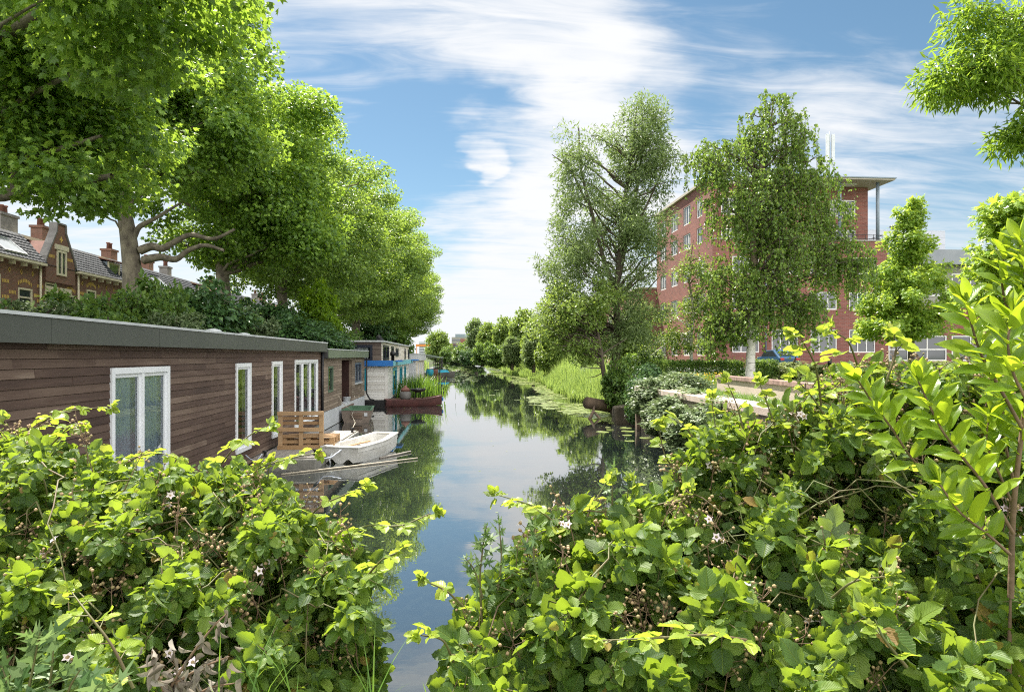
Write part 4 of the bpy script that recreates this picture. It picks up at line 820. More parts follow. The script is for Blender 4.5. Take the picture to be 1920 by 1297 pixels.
        m = MB(); m.prism([(xf - 0.09, z0), (xf - 0.09, z1), (xf - 1.6, z1 + 0.1)], 'y', h[0], h[0] + 0.06); m.prism([(xf - 0.09, z0), (xf - 0.09, z1), (xf - 1.6, z1 + 0.1)], 'y', h[1] - 0.06, h[1]); sub('cheek', m, M['steel'])
        m = MB(); m.prism([(xf + 0.25, z1 + 0.02), (xf + 0.25, z1 + 0.09), (RX - 0.2, RZ + 0.05), (RX - 0.2, RZ - 0.02)], 'y', h[0] - 0.2, h[1] + 0.2); sub('dormer_roof', m, M['clay_pot'])
    if kind == 'gable':
        g0, g1 = y0 + 0.3, y0 + 3.3; c = (g0 + g1) / 2; xf = HX + 0.16
        # stepped and curved brick gable
        pf = [(g0, EZ - 1.0), (g1, EZ - 1.0), (g1, EZ + 0.05), (g1 - 0.1, EZ + 0.35), (c + 0.85, EZ + 1.25), (c + 0.42, EZ + 2.0), (c + 0.36, EZ + 2.5), (c - 0.36, EZ + 2.5), (c - 0.42, EZ + 2.0), (c - 0.85, EZ + 1.25), (g0 + 0.1, EZ + 0.35), (g0, EZ + 0.05)]
        win = (c - 0.5, c + 0.5, EZ - 0.55, EZ + 0.95)
        b = MB(); b.prism(pf, 'x', xf - 0.34, xf); gb = b.build('gable', M['brick_brown'], t)
        b = MB(); top_ = [(g0 - 0.12, EZ + 0.03), (g0 + 0.02, EZ + 0.42), (c - 0.93, EZ + 1.32), (c - 0.5, EZ + 2.05), (c - 0.46, EZ + 2.56), (c + 0.46, EZ + 2.56), (c + 0.5, EZ + 2.05), (c + 0.93, EZ + 1.32), (g1 - 0.02, EZ + 0.42), (g1 + 0.12, EZ + 0.03)]
        for q in range(len(top_) - 1): b.bar((xf - 0.17, top_[q][0], top_[q][1]), (xf - 0.17, top_[q + 1][0], top_[q + 1][1]), 0.46, 0.1, up=(0, -0.3, 1))
        o = b.build('gable_coping', M['stone'], t); o.parent = gb
        o = window(t, 'x', xf + 0.02, 1, *win, M['cream_paint'], M['dark_glass'], 0.13, 0.012, 0.05, mull=(0.5,), label='narrow cream gable window')
        MB().box(xf + 0.001, xf + 0.09, c - 0.68, c + 0.68, win[3] + 0.03, win[3] + 0.33).build('lintel', M['cream_paint'], t); MB().box(HX + 0.001, HX + 0.06, g0 + 0.2, c - 0.1, EZ - 1.6, EZ - 1.25).build('lintel', M['cream_paint'], t); MB().box(HX + 0.001, HX + 0.06, c + 0.1, g1 - 0.2, EZ - 1.6, EZ - 1.25).build('lintel', M['cream_paint'], t)
        rf = MB(); rf.prism([(g0 - 0.05, EZ), (c, EZ + 1.55), (g1 + 0.05, EZ)], 'x', RX - 0.5, xf - 0.345); rf.build('gable_roof', M['clay_pot'], t)
        yb = MB()
        for s in (-1, 1):
            for q in range(5): yb.box(xf + 0.001, xf + 0.015, c + s * 0.95 - 0.3 + q * 0.12, c + s * 0.95 - 0.23 + q * 0.12, EZ + 0.42, EZ + 0.6)
        yb.box(xf + 0.001, xf + 0.02, c - 0.05, c + 0.05, EZ + 1.45, EZ + 1.8); yb.box(xf + 0.001, xf + 0.018, c - 0.16, c + 0.16, EZ + 1.57, EZ + 1.68); yb.build('brick_ornament', M['yellow_brick'], t)
    return t
def terrace():
    a = YX(-30, HX) - 1.0
    g = YX(82, HX) - 0.35
    t = house('skylight', a - 6.0, g - 5.2, 'brown brick terrace house at the near end of the row with big chimney'); 
    t = house('skylight', g - 5.2, g, 'brown brick terrace house with large roof skylight beside the pointed gable'); chimney(t, YX(6, -26.4), h=1.3, w=1.5, mat=M['stone'], pots=2)
    t = house('gable', g, g + 3.9, 'brown brick terrace house with a tall pointed gable and narrow window'); chimney(t, g + 4.2, base=9.4, h=1.25, w=0.9)
    t = house('dormer', g + 3.9, g + 12.4, 'brick terrace house with a cream dormer in its roof, left of the thick trunk'); chimney(t, YX(205, -26.4), h=1.1, w=1.0)
    y = g + 12.4; kinds = ['skylight', 'dormer', 'gable', 'skylight', 'dormer', 'gable', 'dormer']
    lab = ['brown brick terrace house glimpsed just right of the thick trunk', 'brown brick terrace house above the dark bush between the two trunks', 'gabled brick terrace house seen left of the second trunk', 'brick terrace house right behind the second trunk', 'far brick terrace house with pale dormer right of the second trunk', 'far gabled brick house peeping above the shrubs', 'farthest brick terrace house behind dark leaves']
    for i, k in enumerate(kinds):
        n = 8.2 if k != 'gable' else 6.4; t = house(k, y, y + n, lab[i]); chimney(t, y + n * (0.25 if i % 2 else 0.8), h=1.1, w=0.9, mat=M['stone'] if i % 3 == 1 else None); y += n
terrace()
# ------------------------------------------------------------------ things on the water
M['gel'] = simple('white_boat_shell', (0.68, 0.68, 0.66), (0.44, 0.43, 0.39), 0.45, 2.6, 0.15, 30, stretch=(1, 1, 2))
M['green_inside'] = simple('green_boat_inside', (0.10, 0.20, 0.12), (0.07, 0.14, 0.085), 0.6, 3)
M['brown_hull'] = simple('brown_boat_hull', (0.24, 0.19, 0.15), (0.15, 0.12, 0.095), 0.55, 3)
M['maroon'] = simple('worn_maroon_hull', (0.17, 0.065, 0.06), (0.08, 0.04, 0.037), 0.7, 3, 0.3)
M['rope_blue'] = simple('blue_white_rope', (0.28, 0.36, 0.52), (0.6, 0.6, 0.6), 0.9, 30)
M['rope'] = simple('pale_rope', (0.5, 0.45, 0.36), (0.35, 0.31, 0.24), 0.95, 30)
M['deck'] = simple('weathered_deck', (0.34, 0.31, 0.27), (0.22, 0.20, 0.175), 0.9, 3, 0.3, 20, stretch=(8, 1, 1))
M['red'] = simple('red_plastic', (0.5, 0.04, 0.03), None, 0.5)
def pontoon():
    t = thing('pontoon', 'low concrete pontoon with plank deck moored against the brown houseboat', 'pontoon', (-3.9, 18.7, 0))
    m = MB(); m.add([(-4.62, 15.85, -0.3), (-3.27, 15.85, -0.3), (-3.12, 21.4, -0.3), (-4.55, 21.4, -0.3), (-4.64, 15.75, 0.265), (-3.22, 15.75, 0.265), (-3.08, 21.5, 0.265), (-4.57, 21.5, 0.265)],
        [(0, 3, 2, 1), (4, 5, 6, 7), (0, 1, 5, 4), (1, 2, 6, 5), (2, 3, 7, 6), (3, 0, 4, 7)]); m.build('float', M['concrete'], t, 0.025)
    b = MB(); n = 7
    for i in range(n):
        a0 = -4.62 + 1.36 * i / n; a1 = -4.62 + 1.36 * (i + 1) / n - 0.012
        b.add([(a0, 15.8, 0.268), (a1, 15.8, 0.268), (a1 + 0.13, 21.4, 0.268), (a0 + 0.13, 21.4, 0.268), (a0, 15.8, 0.298), (a1, 15.8, 0.298), (a1 + 0.13, 21.4, 0.298), (a0 + 0.13, 21.4, 0.298)],
              [(0, 3, 2, 1), (4, 5, 6, 7), (0, 1, 5, 4), (1, 2, 6, 5), (2, 3, 7, 6), (3, 0, 4, 7)])
    b.build('deck', M['deck'], t)
    for (x, y) in ((-4.4, 15.95), (-3.32, 16.15), (-3.2, 20.9)):
        c = MB(); c.lathe([(0.05, 0), (0.035, 0.03), (0.035, 0.10), (0.06, 0.12), (0.06, 0.14)], (x, y, 0.30), 10); c.build('mooring_cleat', M['black'], t)
pontoon()
def pallet_bench():
    t = thing('pallet_bench', 'orange wooden bench made of pallets standing on the concrete pontoon', 'bench', (-3.85, 17.6, 0.30))
    x0, x1, y, z = -4.42, -3.33, 17.15, 0.30; b = MB(); H = 0.93; dy = 0.02
    for (a, c, n0, n1) in ((0.0, 0.10, -0.03, 0.0), (0.44, 0.53, -0.045, -0.0), (0.84, 0.93, -0.03, 0.0)):
        b.box(x0 - 0.015, x1 + 0.015, y + n0, y + n1 - 0.001, z + a, z + c)
    for (a, c) in ((0.14, 0.22), (0.28, 0.36), (0.60, 0.68), (0.72, 0.80)): b.box(x0, x1, y + 0.062, y + 0.082, z + a, z + c)
    for (a, c) in ((0.0, 0.1), (0.44, 0.53), (0.84, 0.93)): b.box(x0, x1, y + 0.062, y + 0.082, z + a, z + c)
    for x in (x0, (x0 + x1) / 2 - 0.05, x1 - 0.10): b.box(x, x + 0.10, y + 0.0, y + 0.060, z + 0.0, z + H)
    b.build('backrest', M['pallet'], t, 0.004)
    for k in range(2):
        s = MB(); zz = z + 0.001 + k * 0.146; X0, X1, Y0, Y1 = -4.36, -3.08 + 0.0, y + 0.10, y + 0.92
        for q in range(3): yy = Y0 + q * (Y1 - Y0 - 0.1) / 2; s.box(X0, X1, yy, yy + 0.1, zz, zz + 0.02)
        for q in range(3):
            for p in range(3): yy = Y0 + q * (Y1 - Y0 - 0.1) / 2; xx = X0 + p * (X1 - X0 - 0.12) / 2; s.box(xx, xx + 0.12, yy, yy + 0.1, zz + 0.021, zz + 0.10)
        for p in range(3): xx = X0 + p * (X1 - X0 - 0.12) / 2; s.box(xx, xx + 0.12, Y0, Y1, zz + 0.101, zz + 0.12)
        for q in range(6): yy = Y0 + q * (Y1 - Y0 - 0.1) / 5; s.box(X0, X1, yy, yy + 0.1, zz + 0.121, zz + 0.142)
        s.build('seat_pallet', M['pallet'], t, 0.003)
pallet_bench()
def loft(secs, close_ends=True):
    """secs: equal length lists of points along the hull"""
    m = MB(); n = len(secs[0]); vs = [p for s in secs for p in s]
    fs = [(i * n + k, i * n + k + 1, (i + 1) * n + k + 1, (i + 1) * n + k) for i in range(len(secs) - 1) for k in range(n - 1)]
    if close_ends: fs += [tuple(range(n - 1, -1, -1)), tuple(range((len(secs) - 1) * n, len(secs) * n))]
    m.add(vs, fs, True); return m
def boat(t, L, B, H, plan, sec, sheer, keel, mo, mi, inset=0.07, floor=0.10, thwarts=(0.3, 0.62), rim=0.05, rimmat=None, xf=None):
    """open boat along local +y: plan(s) half-beam share, sec = list of (w share, height share) keel to gunwale"""
    N = 15; out, inn, r1, r2 = [], [], [], []
    for i in range(N):
        s = i / (N - 1); hb = B / 2 * plan(s); zt = H * sheer(s); zk = keel(s) * H; y = (s - 0.5) * L
        half = [(w * hb, zk + (zt - zk) * h) for w, h in sec]
        pts = [(-w, y, z) for w, z in reversed(half)] + [(w, y, z) for w, z in half[1:]] if half[0][0] < 1e-6 else [(-w, y, z) for w, z in reversed(half)] + [(w, y, z) for w, z in half]
        out.append(pts)
        yi = (s - 0.5) * (L - 2 * inset * 1.6); hi = max(hb - inset, 0.02); zf = zk + floor
        inn.append([(-hi, yi, zt), (-hi * 0.88, yi, zf + (zt - zf) * 0.2), (-hi * 0.75, yi, zf), (hi * 0.75, yi, zf), (hi * 0.88, yi, zf + (zt - zf) * 0.2), (hi, yi, zt)])
        r1.append((y, hb, zt)); r2.append((yi, hi, zt))
    for o, mat, nm in ((loft(out), mo, 'hull'), (loft(inn), mi, 'inner_shell')):
        ob = o.build(nm, mat, t, local=True)
        if nm == 'hull': md = ob.modifiers.new('edge', 'EDGE_SPLIT'); md.split_angle = R(38)
        else: md = ob.modifiers.new('edge', 'EDGE_SPLIT'); md.split_angle = R(40)
    g = MB(); ring_o = [(hb, y, z) for y, hb, z in r1] + [(-hb, y, z) for y, hb, z in reversed(r1)]; ring_i = [(hb, y, z) for y, hb, z in r2] + [(-hb, y, z) for y, hb, z in reversed(r2)]
    n = len(ring_o); k = 0.025; e = 0.02
    def grow(p, q): return (p[0] + (e if p[0] > 0 else -e), p[1] * (1 + 2 * e / L), p[2])
    vs = [grow(p, 0) for p in ring_o] + [(grow(p, 0)[0], grow(p, 0)[1], p[2] + k) for p in ring_o] + [(p[0], p[1], p[2] + k) for p in ring_i] + [(p[0], p[1], p[2] - 0.02) for p in ring_i]
    fs = []
    for i in range(n):
        j = (i + 1) % n
        for a in range(3): fs.append((a * n + i, a * n + j, (a + 1) * n + j, (a + 1) * n + i))
    g.add(vs, fs); g.build('gunwale', rimmat or mo, t, local=True)
    for s in thwarts:
        hb = B / 2 * plan(s) - inset - 0.01; y = (s - 0.5) * L; z = H * (sheer(s) * 0.68)
        b = MB(); b.box(-hb * 0.95, hb * 0.95, y - 0.14, y + 0.14, z - 0.03, z); b.build('thwart', mi, t, 0.01, local=True)
def dinghy():
    a, b = np.array([-2.86, 16.8]), np.array([-2.02, 19.25]); c = (a + b) / 2; ang = math.atan2(-(b - a)[0], (b - a)[1])
    t = thing('dinghy', 'white open dinghy with twin hull stern moored beside the pallet bench', 'boat', (c[0], c[1], -0.06), ang)
    sec = [(0, 0.0), (0.22, 0.05), (0.36, 0.24), (0.5, 0.28), (0.62, 0.16), (0.74, 0.05), (0.86, 0.10), (0.94, 0.45), (0.97, 0.72), (1.0, 0.74), (1.0, 1.0)]
    boat(t, 2.65, 1.04, 0.45, lambda s: 0.86 + 0.14 * math.sin(math.pi * min(1, s + 0.2)) - 0.34 * max(0, s - 0.62) ** 1.3 * 2.2, sec, lambda s: 0.98 + 0.20 * max(0, s - 0.45) ** 1.5 * 2 , lambda s: 0.02 + 0.5 * max(0, s - 0.72) ** 1.5 * 3 + 0.25 * max(0, 0.2 - s) * 2, M['gel'], M['gel'], inset=0.115, floor=0.10, thwarts=(0.14, 0.42, 0.66))
    k = MB(); k.lathe([(0.1, 0), (0.11, 0.12), (0.05, 0.16)], (0.1, -0.1, 0.2), 10); k.build('bailer', M['red'], t, local=True)
    e = MB(); e.tube([(-0.2, -1.33, 0.3), (-0.22, -1.42, 0.16), (-0.2, -1.40, 0.05)], 0.022, 8); e.build('mooring_hook', M['zinc'], t, local=True)
    p = MB(); p.bar((-0.30, -0.75, 0.35), (-0.2, 0.7, 0.36), 0.045, 0.03); p.build('oar', M['pallet'], t, local=True)
dinghy()
def green_boat():
    t = thing('rowing_boat', 'small square ended rowing boat with green inside and brown hull by the white base panels', 'boat', (-4.02, 28.2, -0.05), R(2))
    sec = [(0.0, 0), (0.55, 0.0), (0.8, 0.06), (0.93, 0.4), (1.0, 1.0)]
    boat(t, 2.3, 1.16, 0.52, lambda s: 1.0 - 0.18 * s, sec, lambda s: 1.0, lambda s: 0.03 + 0.35 * max(0, s - 0.7) * 2, M['brown_hull'], M['green_inside'], inset=0.06, thwarts=(0.45,), rimmat=M['green_inside'])
    MB().box(-0.22, 0.22, -1.19, -1.155, 0.2, 0.42).build('motor_board', M['old_timber'], t, local=True); MB().box(0.3, 0.42, -1.185, -1.156, 0.3, 0.42).build('number_plate', M['white_panel'], t, local=True)
green_boat()
def maroon_boat():
    t = thing('barge', 'flat worn maroon work boat with blue bow tip below the tall water irises', 'boat', (-2.35, 35.9, -0.05), R(-78))
    sec = [(0.0, 0), (0.7, 0.0), (0.9, 0.3), (1.0, 1.0)]
    boat(t, 2.9, 1.25, 0.46, lambda s: 0.97 - 0.7 * max(0, s - 0.55) ** 1.4 * 2.2, sec, lambda s: 0.86 + 0.55 * max(0, s - 0.6) ** 1.3 * 2, lambda s: 0.02 + 0.4 * max(0, s - 0.75) * 2, M['maroon'], M['old_timber'], inset=0.09, thwarts=(0.25, 0.5), rimmat=M['maroon'])
    m = MB(); m.box(-0.14, 0.14, 1.42, 1.56, 0.28, 0.47); m.build('bow_tip', M['blue'], t, 0.03, local=True)
maroon_boat()
def brazier():
    t = thing('planter_pot', 'grey stone pot with reddish lid standing on the maroon work boat', 'pot', (-2.75, 35.7, 0.32))
    m = MB(); m.lathe([(0.22, 0), (0.30, 0.1), (0.30, 0.32), (0.24, 0.42)], (-2.75, 35.7, 0.34), 14); m.build('pot', M['stone'], t)
    m = MB(); m.lathe([(0.25, 0), (0.2, 0.14), (0.08, 0.22), (0.05, 0.3)], (-2.75, 35.7, 0.765), 14); m.build('lid', M['clay_pot'], t)
    t = thing('garden_chair', 'dark round wire chair standing on the maroon work boat beside the stone pot', 'chair', (-2.1, 35.8, 0.34))
    m = MB(); n = 20; c = (-2.1, 35.8, 0.78)
    m.lathe([(0.40, 0.10), (0.42, 0.12), (0.36, 0.02), (0.2, -0.06), (0.02, -0.08)], c, n); m.build('seat', M['black'], t)
    for k in range(4): l = MB(); a = k * math.pi / 2 + 0.7; l.tube([(c[0] + 0.15 * math.cos(a), c[1] + 0.15 * math.sin(a), 0.72), (c[0] + 0.3 * math.cos(a), c[1] + 0.3 * math.sin(a), 0.30)], 0.018, 6); l.build('leg', M['black'], t)
brazier()
def poles():
    for i, (a, b, r, lab) in enumerate((((P(527, 891, 14.9)), (P(783, 866, 17.2)), 0.02, 'long thin pole floating in front of the white dinghy'), ((P(712, 860, 17.3)), (P(770, 849, 18.4)), 0.026, 'short pale plank floating near the dinghy bow'))):
        t = MB(); m = (a + b) / 2; t.tube([(a[0], a[1], 0.015), (m[0], m[1] - 0.03, 0.02), (b[0], b[1], 0.03)], [r, r * 1.05, r * 0.8], 8)
        o = t.build('floating_pole', M['rope'] if i == 0 else M['deck']); tag(o, lab, 'pole')
poles()
def ropes():
    def rope(pts, mat, lab, r=0.012):
        m = MB(); m.tube(pts, r, 6); tag(m.build('mooring_rope', mat), lab, 'rope')
    rope([(-4.4, 15.72, 0.40), (-4.5, 15.66, 0.25), (-4.62, 15.6, 0.3), (-4.66, 15.4, 0.42)], M['rope_blue'], 'blue white rope at the houseboat wall end of the pontoon')
    rope([(-3.32, 16.15, 0.40), (-3.15, 16.2, 0.2), (-2.98, 16.35, 0.22), (-2.82, 16.72, 0.34)], M['rope_blue'], 'blue rope tying the white dinghy to the pontoon', 0.016)
    rope([(-3.2, 20.9, 0.4), (-3.5, 23.5, 0.33), (-4.0, 26.0, 0.38), (-4.1, 27.1, 0.45)], M['rope'], 'pale rope from the pontoon to the green rowing boat')
    rope([(-4.62, 26.9, 1.0), (-4.5, 27.0, 0.75), (-4.2, 27.1, 0.48)], M['rope'], 'rope hanging on the white base panels above the rowing boat')
ropes()
def door_clutter():
    z = 0.525; X = -4.9; y = YX(651, -4.9)
    t = thing('flower_pot', 'woven basket pot on the doorstep of the silvery houseboat', 'pot', (X, y + 0.55, z)); m = MB(); m.lathe([(0.16, 0), (0.24, 0.15), (0.25, 0.28), (0.17, 0.42)], (X, y + 0.55, z), 14); m.build('pot', M['cream_wood'], t); m = MB(); m.lathe([(0.19, 0), (0.15, 0.03), (0.02, 0.05)], (X, y + 0.55, z + 0.42), 14); m.build('soil', M['old_timber'], t)
    t = thing('bucket', 'small pale bucket beside the basket on the doorstep', 'bucket', (X + 0.1, y - 0.75, z)); m = MB(); m.lathe([(0.13, 0), (0.17, 0.3), (0.18, 0.31), (0.15, 0.3)], (X + 0.1, y - 0.75, z), 14); m.build('pail', M['white_panel'], t); m = MB(); m.tube([(X + 0.1, y - 0.75 + 0.17 * math.cos(a), z + 0.31 + 0.15 * math.sin(a)) for a in np.linspace(0, math.pi, 9)], 0.008, 6); m.build('handle', M['black'], t)
    m = MB(); m.tube([(X - 0.2, y + 0.1, z), (X - 0.35, y + 0.35, z + 1.75)], 0.018, 8); tag(m.build('broomstick', M['pallet']), 'wooden broomstick leaning in the dark doorway', 'stick')
    for k in range(2):
        t = thing('hanging_garland', ['string of round ornaments hanging in the dark doorway nearest the broomstick', 'second string of round ornaments hanging deeper in the dark doorway'][k], 'garland', (X - 0.3, y - 0.3 - 0.4 * k, 2.35))
        m = MB(); m.tube([(X - 0.3, y - 0.3 - 0.4 * k, 2.41), (X - 0.3, y - 0.3 - 0.4 * k, 0.9)], 0.006, 5); m.build('string', M['rope'], t)
        for q in range(7): s = MB(); s.lathe([(0.01, -0.06), (0.05, -0.03), (0.06, 0), (0.05, 0.03), (0.01, 0.06)], (X - 0.3, y - 0.3 - 0.4 * k, 2.2 - q * 0.2), 10); s.build('ornament', M['clay_pot'], t)
door_clutter()
def pergola():
    t = thing('pergola', 'dark timber pergola with green canvas on a moored raft far along the left bank', 'pergola', (-3.4, 88, 0))
    MB().box(-6.0, -1.95, 80, 97, -0.3, 0.22).build('raft', M['old_timber'], t)
    for x in (-5.6, -3.0, -2.3):
        for y in (82, 88, 94): m = MB(); m.box(x, x + 0.12, y, y + 0.12, 0.225, 2.3); m.build('post', M['black'], t)
    m = MB(); m.add([(-5.9, 81.4, 2.35), (-2.0, 81.4, 2.35), (-2.0, 95, 2.35), (-5.9, 95, 2.35), (-4.0, 81.4, 2.75), (-4.0, 95, 2.75)], [(0, 1, 4), (1, 2, 5, 4), (2, 3, 5), (3, 0, 4, 5), (0, 3, 2, 1)]); m.build('canvas', M['fascia_green'], t)
    m = MB(); m.box(-2.28, -2.22, 88.5, 94, 0.9, 2.2); m.build('side_cloth', M['room'], t)
    for i, (px, d, mat, lab) in enumerate(((806, 80, M['turquoise'], 'turquoise tub on the raft edge beyond the irises'), (815, 81, M['clay_pot'], 'reddish barrel at the end of the far raft'))):
        p = P(px, 700, d); o = thing('barrel', lab, 'barrel', (p[0], p[1], 0.0)); m = MB(); m.lathe([(0.35, 0), (0.45, 0.3), (0.45, 0.6), (0.38, 0.8)], (p[0], p[1], 0.225 if p[1] > 80 else 0.0), 12); m.build('drum', mat, o); m = MB(); m.lathe([(0.4, 0), (0.4, 0.05)], (p[0], p[1], 0.8 + (0.225 if p[1] > 80 else 0)), 12); m.build('lid', M['black'], o)
    p = P(829, 707, 83); t = thing('sloop', 'small boat under a turquoise tarpaulin moored far away on the canal', 'boat', (p[0], p[1], -0.05), R(-50))
    boat(t, 3.6, 1.5, 0.6, lambda s: 0.95 - 0.8 * max(0, s - 0.5) ** 1.4 * 2, [(0, 0), (0.6, 0.02), (0.9, 0.4), (1, 1)], lambda s: 0.9 + 0.3 * s, lambda s: 0.02, M['stone'], M['old_timber'], thwarts=())
    m = MB(); m.prism([(-0.72, 0.62), (0.72, 0.62), (0.35, 0.9), (-0.3, 0.95)], 'y', -1.5, 0.6); m.build('tarpaulin', M['turquoise'], t, 0.03, local=True)
pergola()
def far_buildings():
    t = thing('tower_block', 'grey concrete office slab with blue top far beyond the end of the canal', 'building', (-8, 460, 0))
    c = P(855, 640, 470); x, y = c[0], c[1]
    m = MB(); m.box(x - 3, x + 11, y, y + 20, 0, 15.5); m.build('wall', M['concrete'], t); m = MB(); m.box(x - 0.5, x + 8.5, y - 0.1, y + 15, 15.502, 17.6); m.build('roof_storey', M['steel'], t)
    for k in range(4): w = MB(); w.box(x - 2.6, x + 10.6, y - 0.06, y + 0.05, 4.6 + k * 2.7, 6.0 + k * 2.7); w.build('window_band', M['dark_glass'], t)
    t = thing('apartment_block', 'far red brick apartment block with glazed bays in front of the grey slab', 'building', (0, 330, 0)); c = P(857, 655, 330); x, y = c[0], c[1]
    m = MB(); m.box(x - 3.2, x + 7.2, y, y + 14, 0, 8.3); m.box(x + 1.6, x + 7.2, y - 1.5, y - 0.01, 0, 10.8); m.build('brick_wall', M['brick_red'], t)
    for k in range(4): w = MB(); w.box(x - 2.9 + k * 1.1, x - 2.1 + k * 1.1, y - 0.1, y + 0.05, 2.0, 5.0); w.build('window', M['white_frame'], t)
    w = MB(); w.box(x - 3.0, x + 1.5, y - 0.1, y + 0.05, 5.6, 7.9); w.build('glazing', M['dark_glass'], t)
    t = thing('tower_block', 'pale far tower just right of the last plane tree', 'building', (-30, 600, 0)); c = P(794, 640, 620); x, y = c[0], c[1]
    m = MB(); m.box(x - 4, x + 3.6, y, y + 10, 0, 15.5); m.build('wall', M['metal_clad'], t)
    for k in range(5): w = MB(); w.box(x - 3.6, x + 3.2, y - 0.1, y + 0.05, 3 + k * 2.4, 4.2 + k * 2.4); w.build('window_band', M['dark_glass'], t)
    c = P(797, 648, 300); t = thing('gantry', 'orange gantry beam crossing far behind the cream houseboat', 'gantry', (c[0], c[1], 0)); m = MB(); m.box(c[0] - 4.0, c[0] + 5.0, c[1], c[1] + 0.5, 6.7, 7.7); org = simple('orange_paint', (0.6, 0.22, 0.05), None, 0.6); m.build('beam', org, t)
    for dx in (-3.8, 4.6): m = MB(); m.box(c[0] + dx, c[0] + dx + 0.3, c[1], c[1] + 0.3, 0, 6.69); m.build('leg', org, t)
far_buildings()
# ------------------------------------------------------------------ leaves and trees
def fan(outline, c, zf=lambda x, y: 0.0):
    V = [(*c, zf(*c))] + [(x, y, zf(x, y)) for x, y in outline]; n = len(outline)
    return np.array(V), np.array([(0, 1 + i, 1 + (i + 1) % n) for i in range(n)])
def with_uv(V, Fc):
    w = max(1e-6, np.abs(V[:, 0]).max()); return V, Fc, np.stack([V[:, 0] / (2 * w) + 0.5, V[:, 1]], 1)
LOBED = with_uv(*fan([(0, 0), (.30, .04), (.50, .20), (.30, .34), (.46, .66), (.18, .62), (0, 1), (-.18, .62), (-.46, .66), (-.30, .34), (-.50, .20), (-.30, .04)], (0, .36), lambda x, y: -.35 * abs(x) ** 1.5 - .18 * max(0, y - .5)))
STAR = with_uv(*fan([(0, 0), (.42, .10), (.20, .34), (.46, .62), (.13, .56), (0, 1), (-.13, .56), (-.46, .62), (-.20, .34), (-.42, .10)], (0, .36), lambda x, y: -.3 * abs(x) - .2 * max(0, y - .5)))
FOLD = with_uv(np.array([(0, 0, 0), (.36, .4, .10), (0, 1, -.12), (-.36, .4, .10), (0, .45, -.02)]), np.array([(0, 1, 4), (1, 2, 4), (2, 3, 4), (3, 0, 4)]))
LANCE = with_uv(np.array([(0, 0, 0), (.13, .35, .04), (0, 1, -.15), (-.13, .35, .04)]), np.array([(0, 1, 2), (0, 2, 3)]))
SMALL = with_uv(np.array([(0, 0, 0), (.38, .45, .08), (0, 1, -.1), (-.38, .45, .08)]), np.array([(0, 1, 2), (0, 2, 3)]))
def serrated(rows=11, wmax=.33, fold=.2, droop=.22, teeth=.05, shape=0.62, cols=True):
    """toothed leaflet folded along its midrib"""
    V = []; 
    for i in range(rows + 1):
        t = i / rows; w = wmax * (t ** shape * (1 - t) ** 0.8 / (0.45 ** shape * 0.55 ** 0.8) if 0 < t < 1 else 0) + (teeth if (i % 2 and 0 < i < rows) else 0); y = t; z = -droop * t * t
        wav = .03 * math.sin(t * 9)
        V += [(-w, y - .0, z + w * fold + wav), (-w * .5, y + .02, z + w * fold * .2), (0, y, z - .02), (w * .5, y + .02, z + w * fold * .2), (w, y, z + w * fold - wav)]
    Fc = []
    for i in range(rows):
        for k in range(4):
            a = i * 5 + k; Fc += [(a, a + 1, a + 6), (a, a + 6, a + 5)]
    return with_uv(np.array(V), np.array(Fc))
BRAMBLE = serrated(); BRAMBLE2 = serrated(11, .38, .38, .12, .055, .5)
BR_DEEP = serrated(7, .35, .28, .18, .05, .58)
LAUREL = serrated(8, .205, .3, .22, 0.0, .8)
MUG = with_uv(*fan([(0, 0), (.05, .22), (.30, .36), (.07, .36), (.10, .52), (.30, .70), (.07, .62), (.06, .78), (0, 1), (-.06, .78), (-.07, .62), (-.30, .70), (-.10, .52), (-.07, .36), (-.30, .36), (-.05, .22)], (0, .5)))
def unit(v): return v / np.maximum(np.linalg.norm(v, axis=-1, keepdims=True), 1e-9)
def batch(proto, pos, tip, nrm, size):
    """leaf copies as arrays: proto's y runs to tip, its z along nrm"""
    V0, F0, U0 = proto; n = len(pos); y = unit(tip); x = unit(np.cross(y, nrm)); z = np.cross(x, y)
    size = np.broadcast_to(np.asarray(size, float), (n,))[:, None, None]
    V = pos[:, None, :] + size * (V0[None, :, 0:1] * x[:, None] + V0[None, :, 1:2] * y[:, None] + V0[None, :, 2:3] * z[:, None])
    k = len(V0); Fc = F0[None] + (np.arange(n) * k)[:, None, None]
    return V.reshape(-1, 3), Fc.reshape(-1, F0.shape[1]), np.tile(U0, (n, 1))
def merge(parts):
    Vs, Fs, Us, b = [], [], [], 0
    for V, Fc, U in parts: Vs.append(V); Fs.append(Fc + b); Us.append(U); b += len(V)
    return np.concatenate(Vs), np.concatenate(Fs), np.concatenate(Us)
def tubes_np(lines, n=5):
    """many tapering tubes (pts (m,3), radii (m,)) as quads"""
    Vs, Fs, b = [], [], 0
    ang = np.arange(n) * 2 * math.pi / n
    for pts, rad in lines:
        pts = np.asarray(pts, float); m = len(pts); rad = np.broadcast_to(np.asarray(rad, float), (m,))
        t = unit(np.gradient(pts, axis=0)); ref = np.array([0.31, 0.87, 0.2]); x = unit(np.cross(t, ref)); y = np.cross(t, x)
        V = pts[:, None] + rad[:, None, None] * (np.cos(ang)[None, :, None] * x[:, None] + np.sin(ang)[None, :, None] * y[:, None]); Vs.append(V.reshape(-1, 3))
        i = np.arange(m - 1)[:, None] * n; k = np.arange(n)[None]; kk = (k + 1) % n
        Fs.append(np.stack([i + k, i + kk, i + n + kk, i + n + k], -1).reshape(-1, 4) + b); b += m * n
    return np.concatenate(Vs), np.concatenate(Fs)
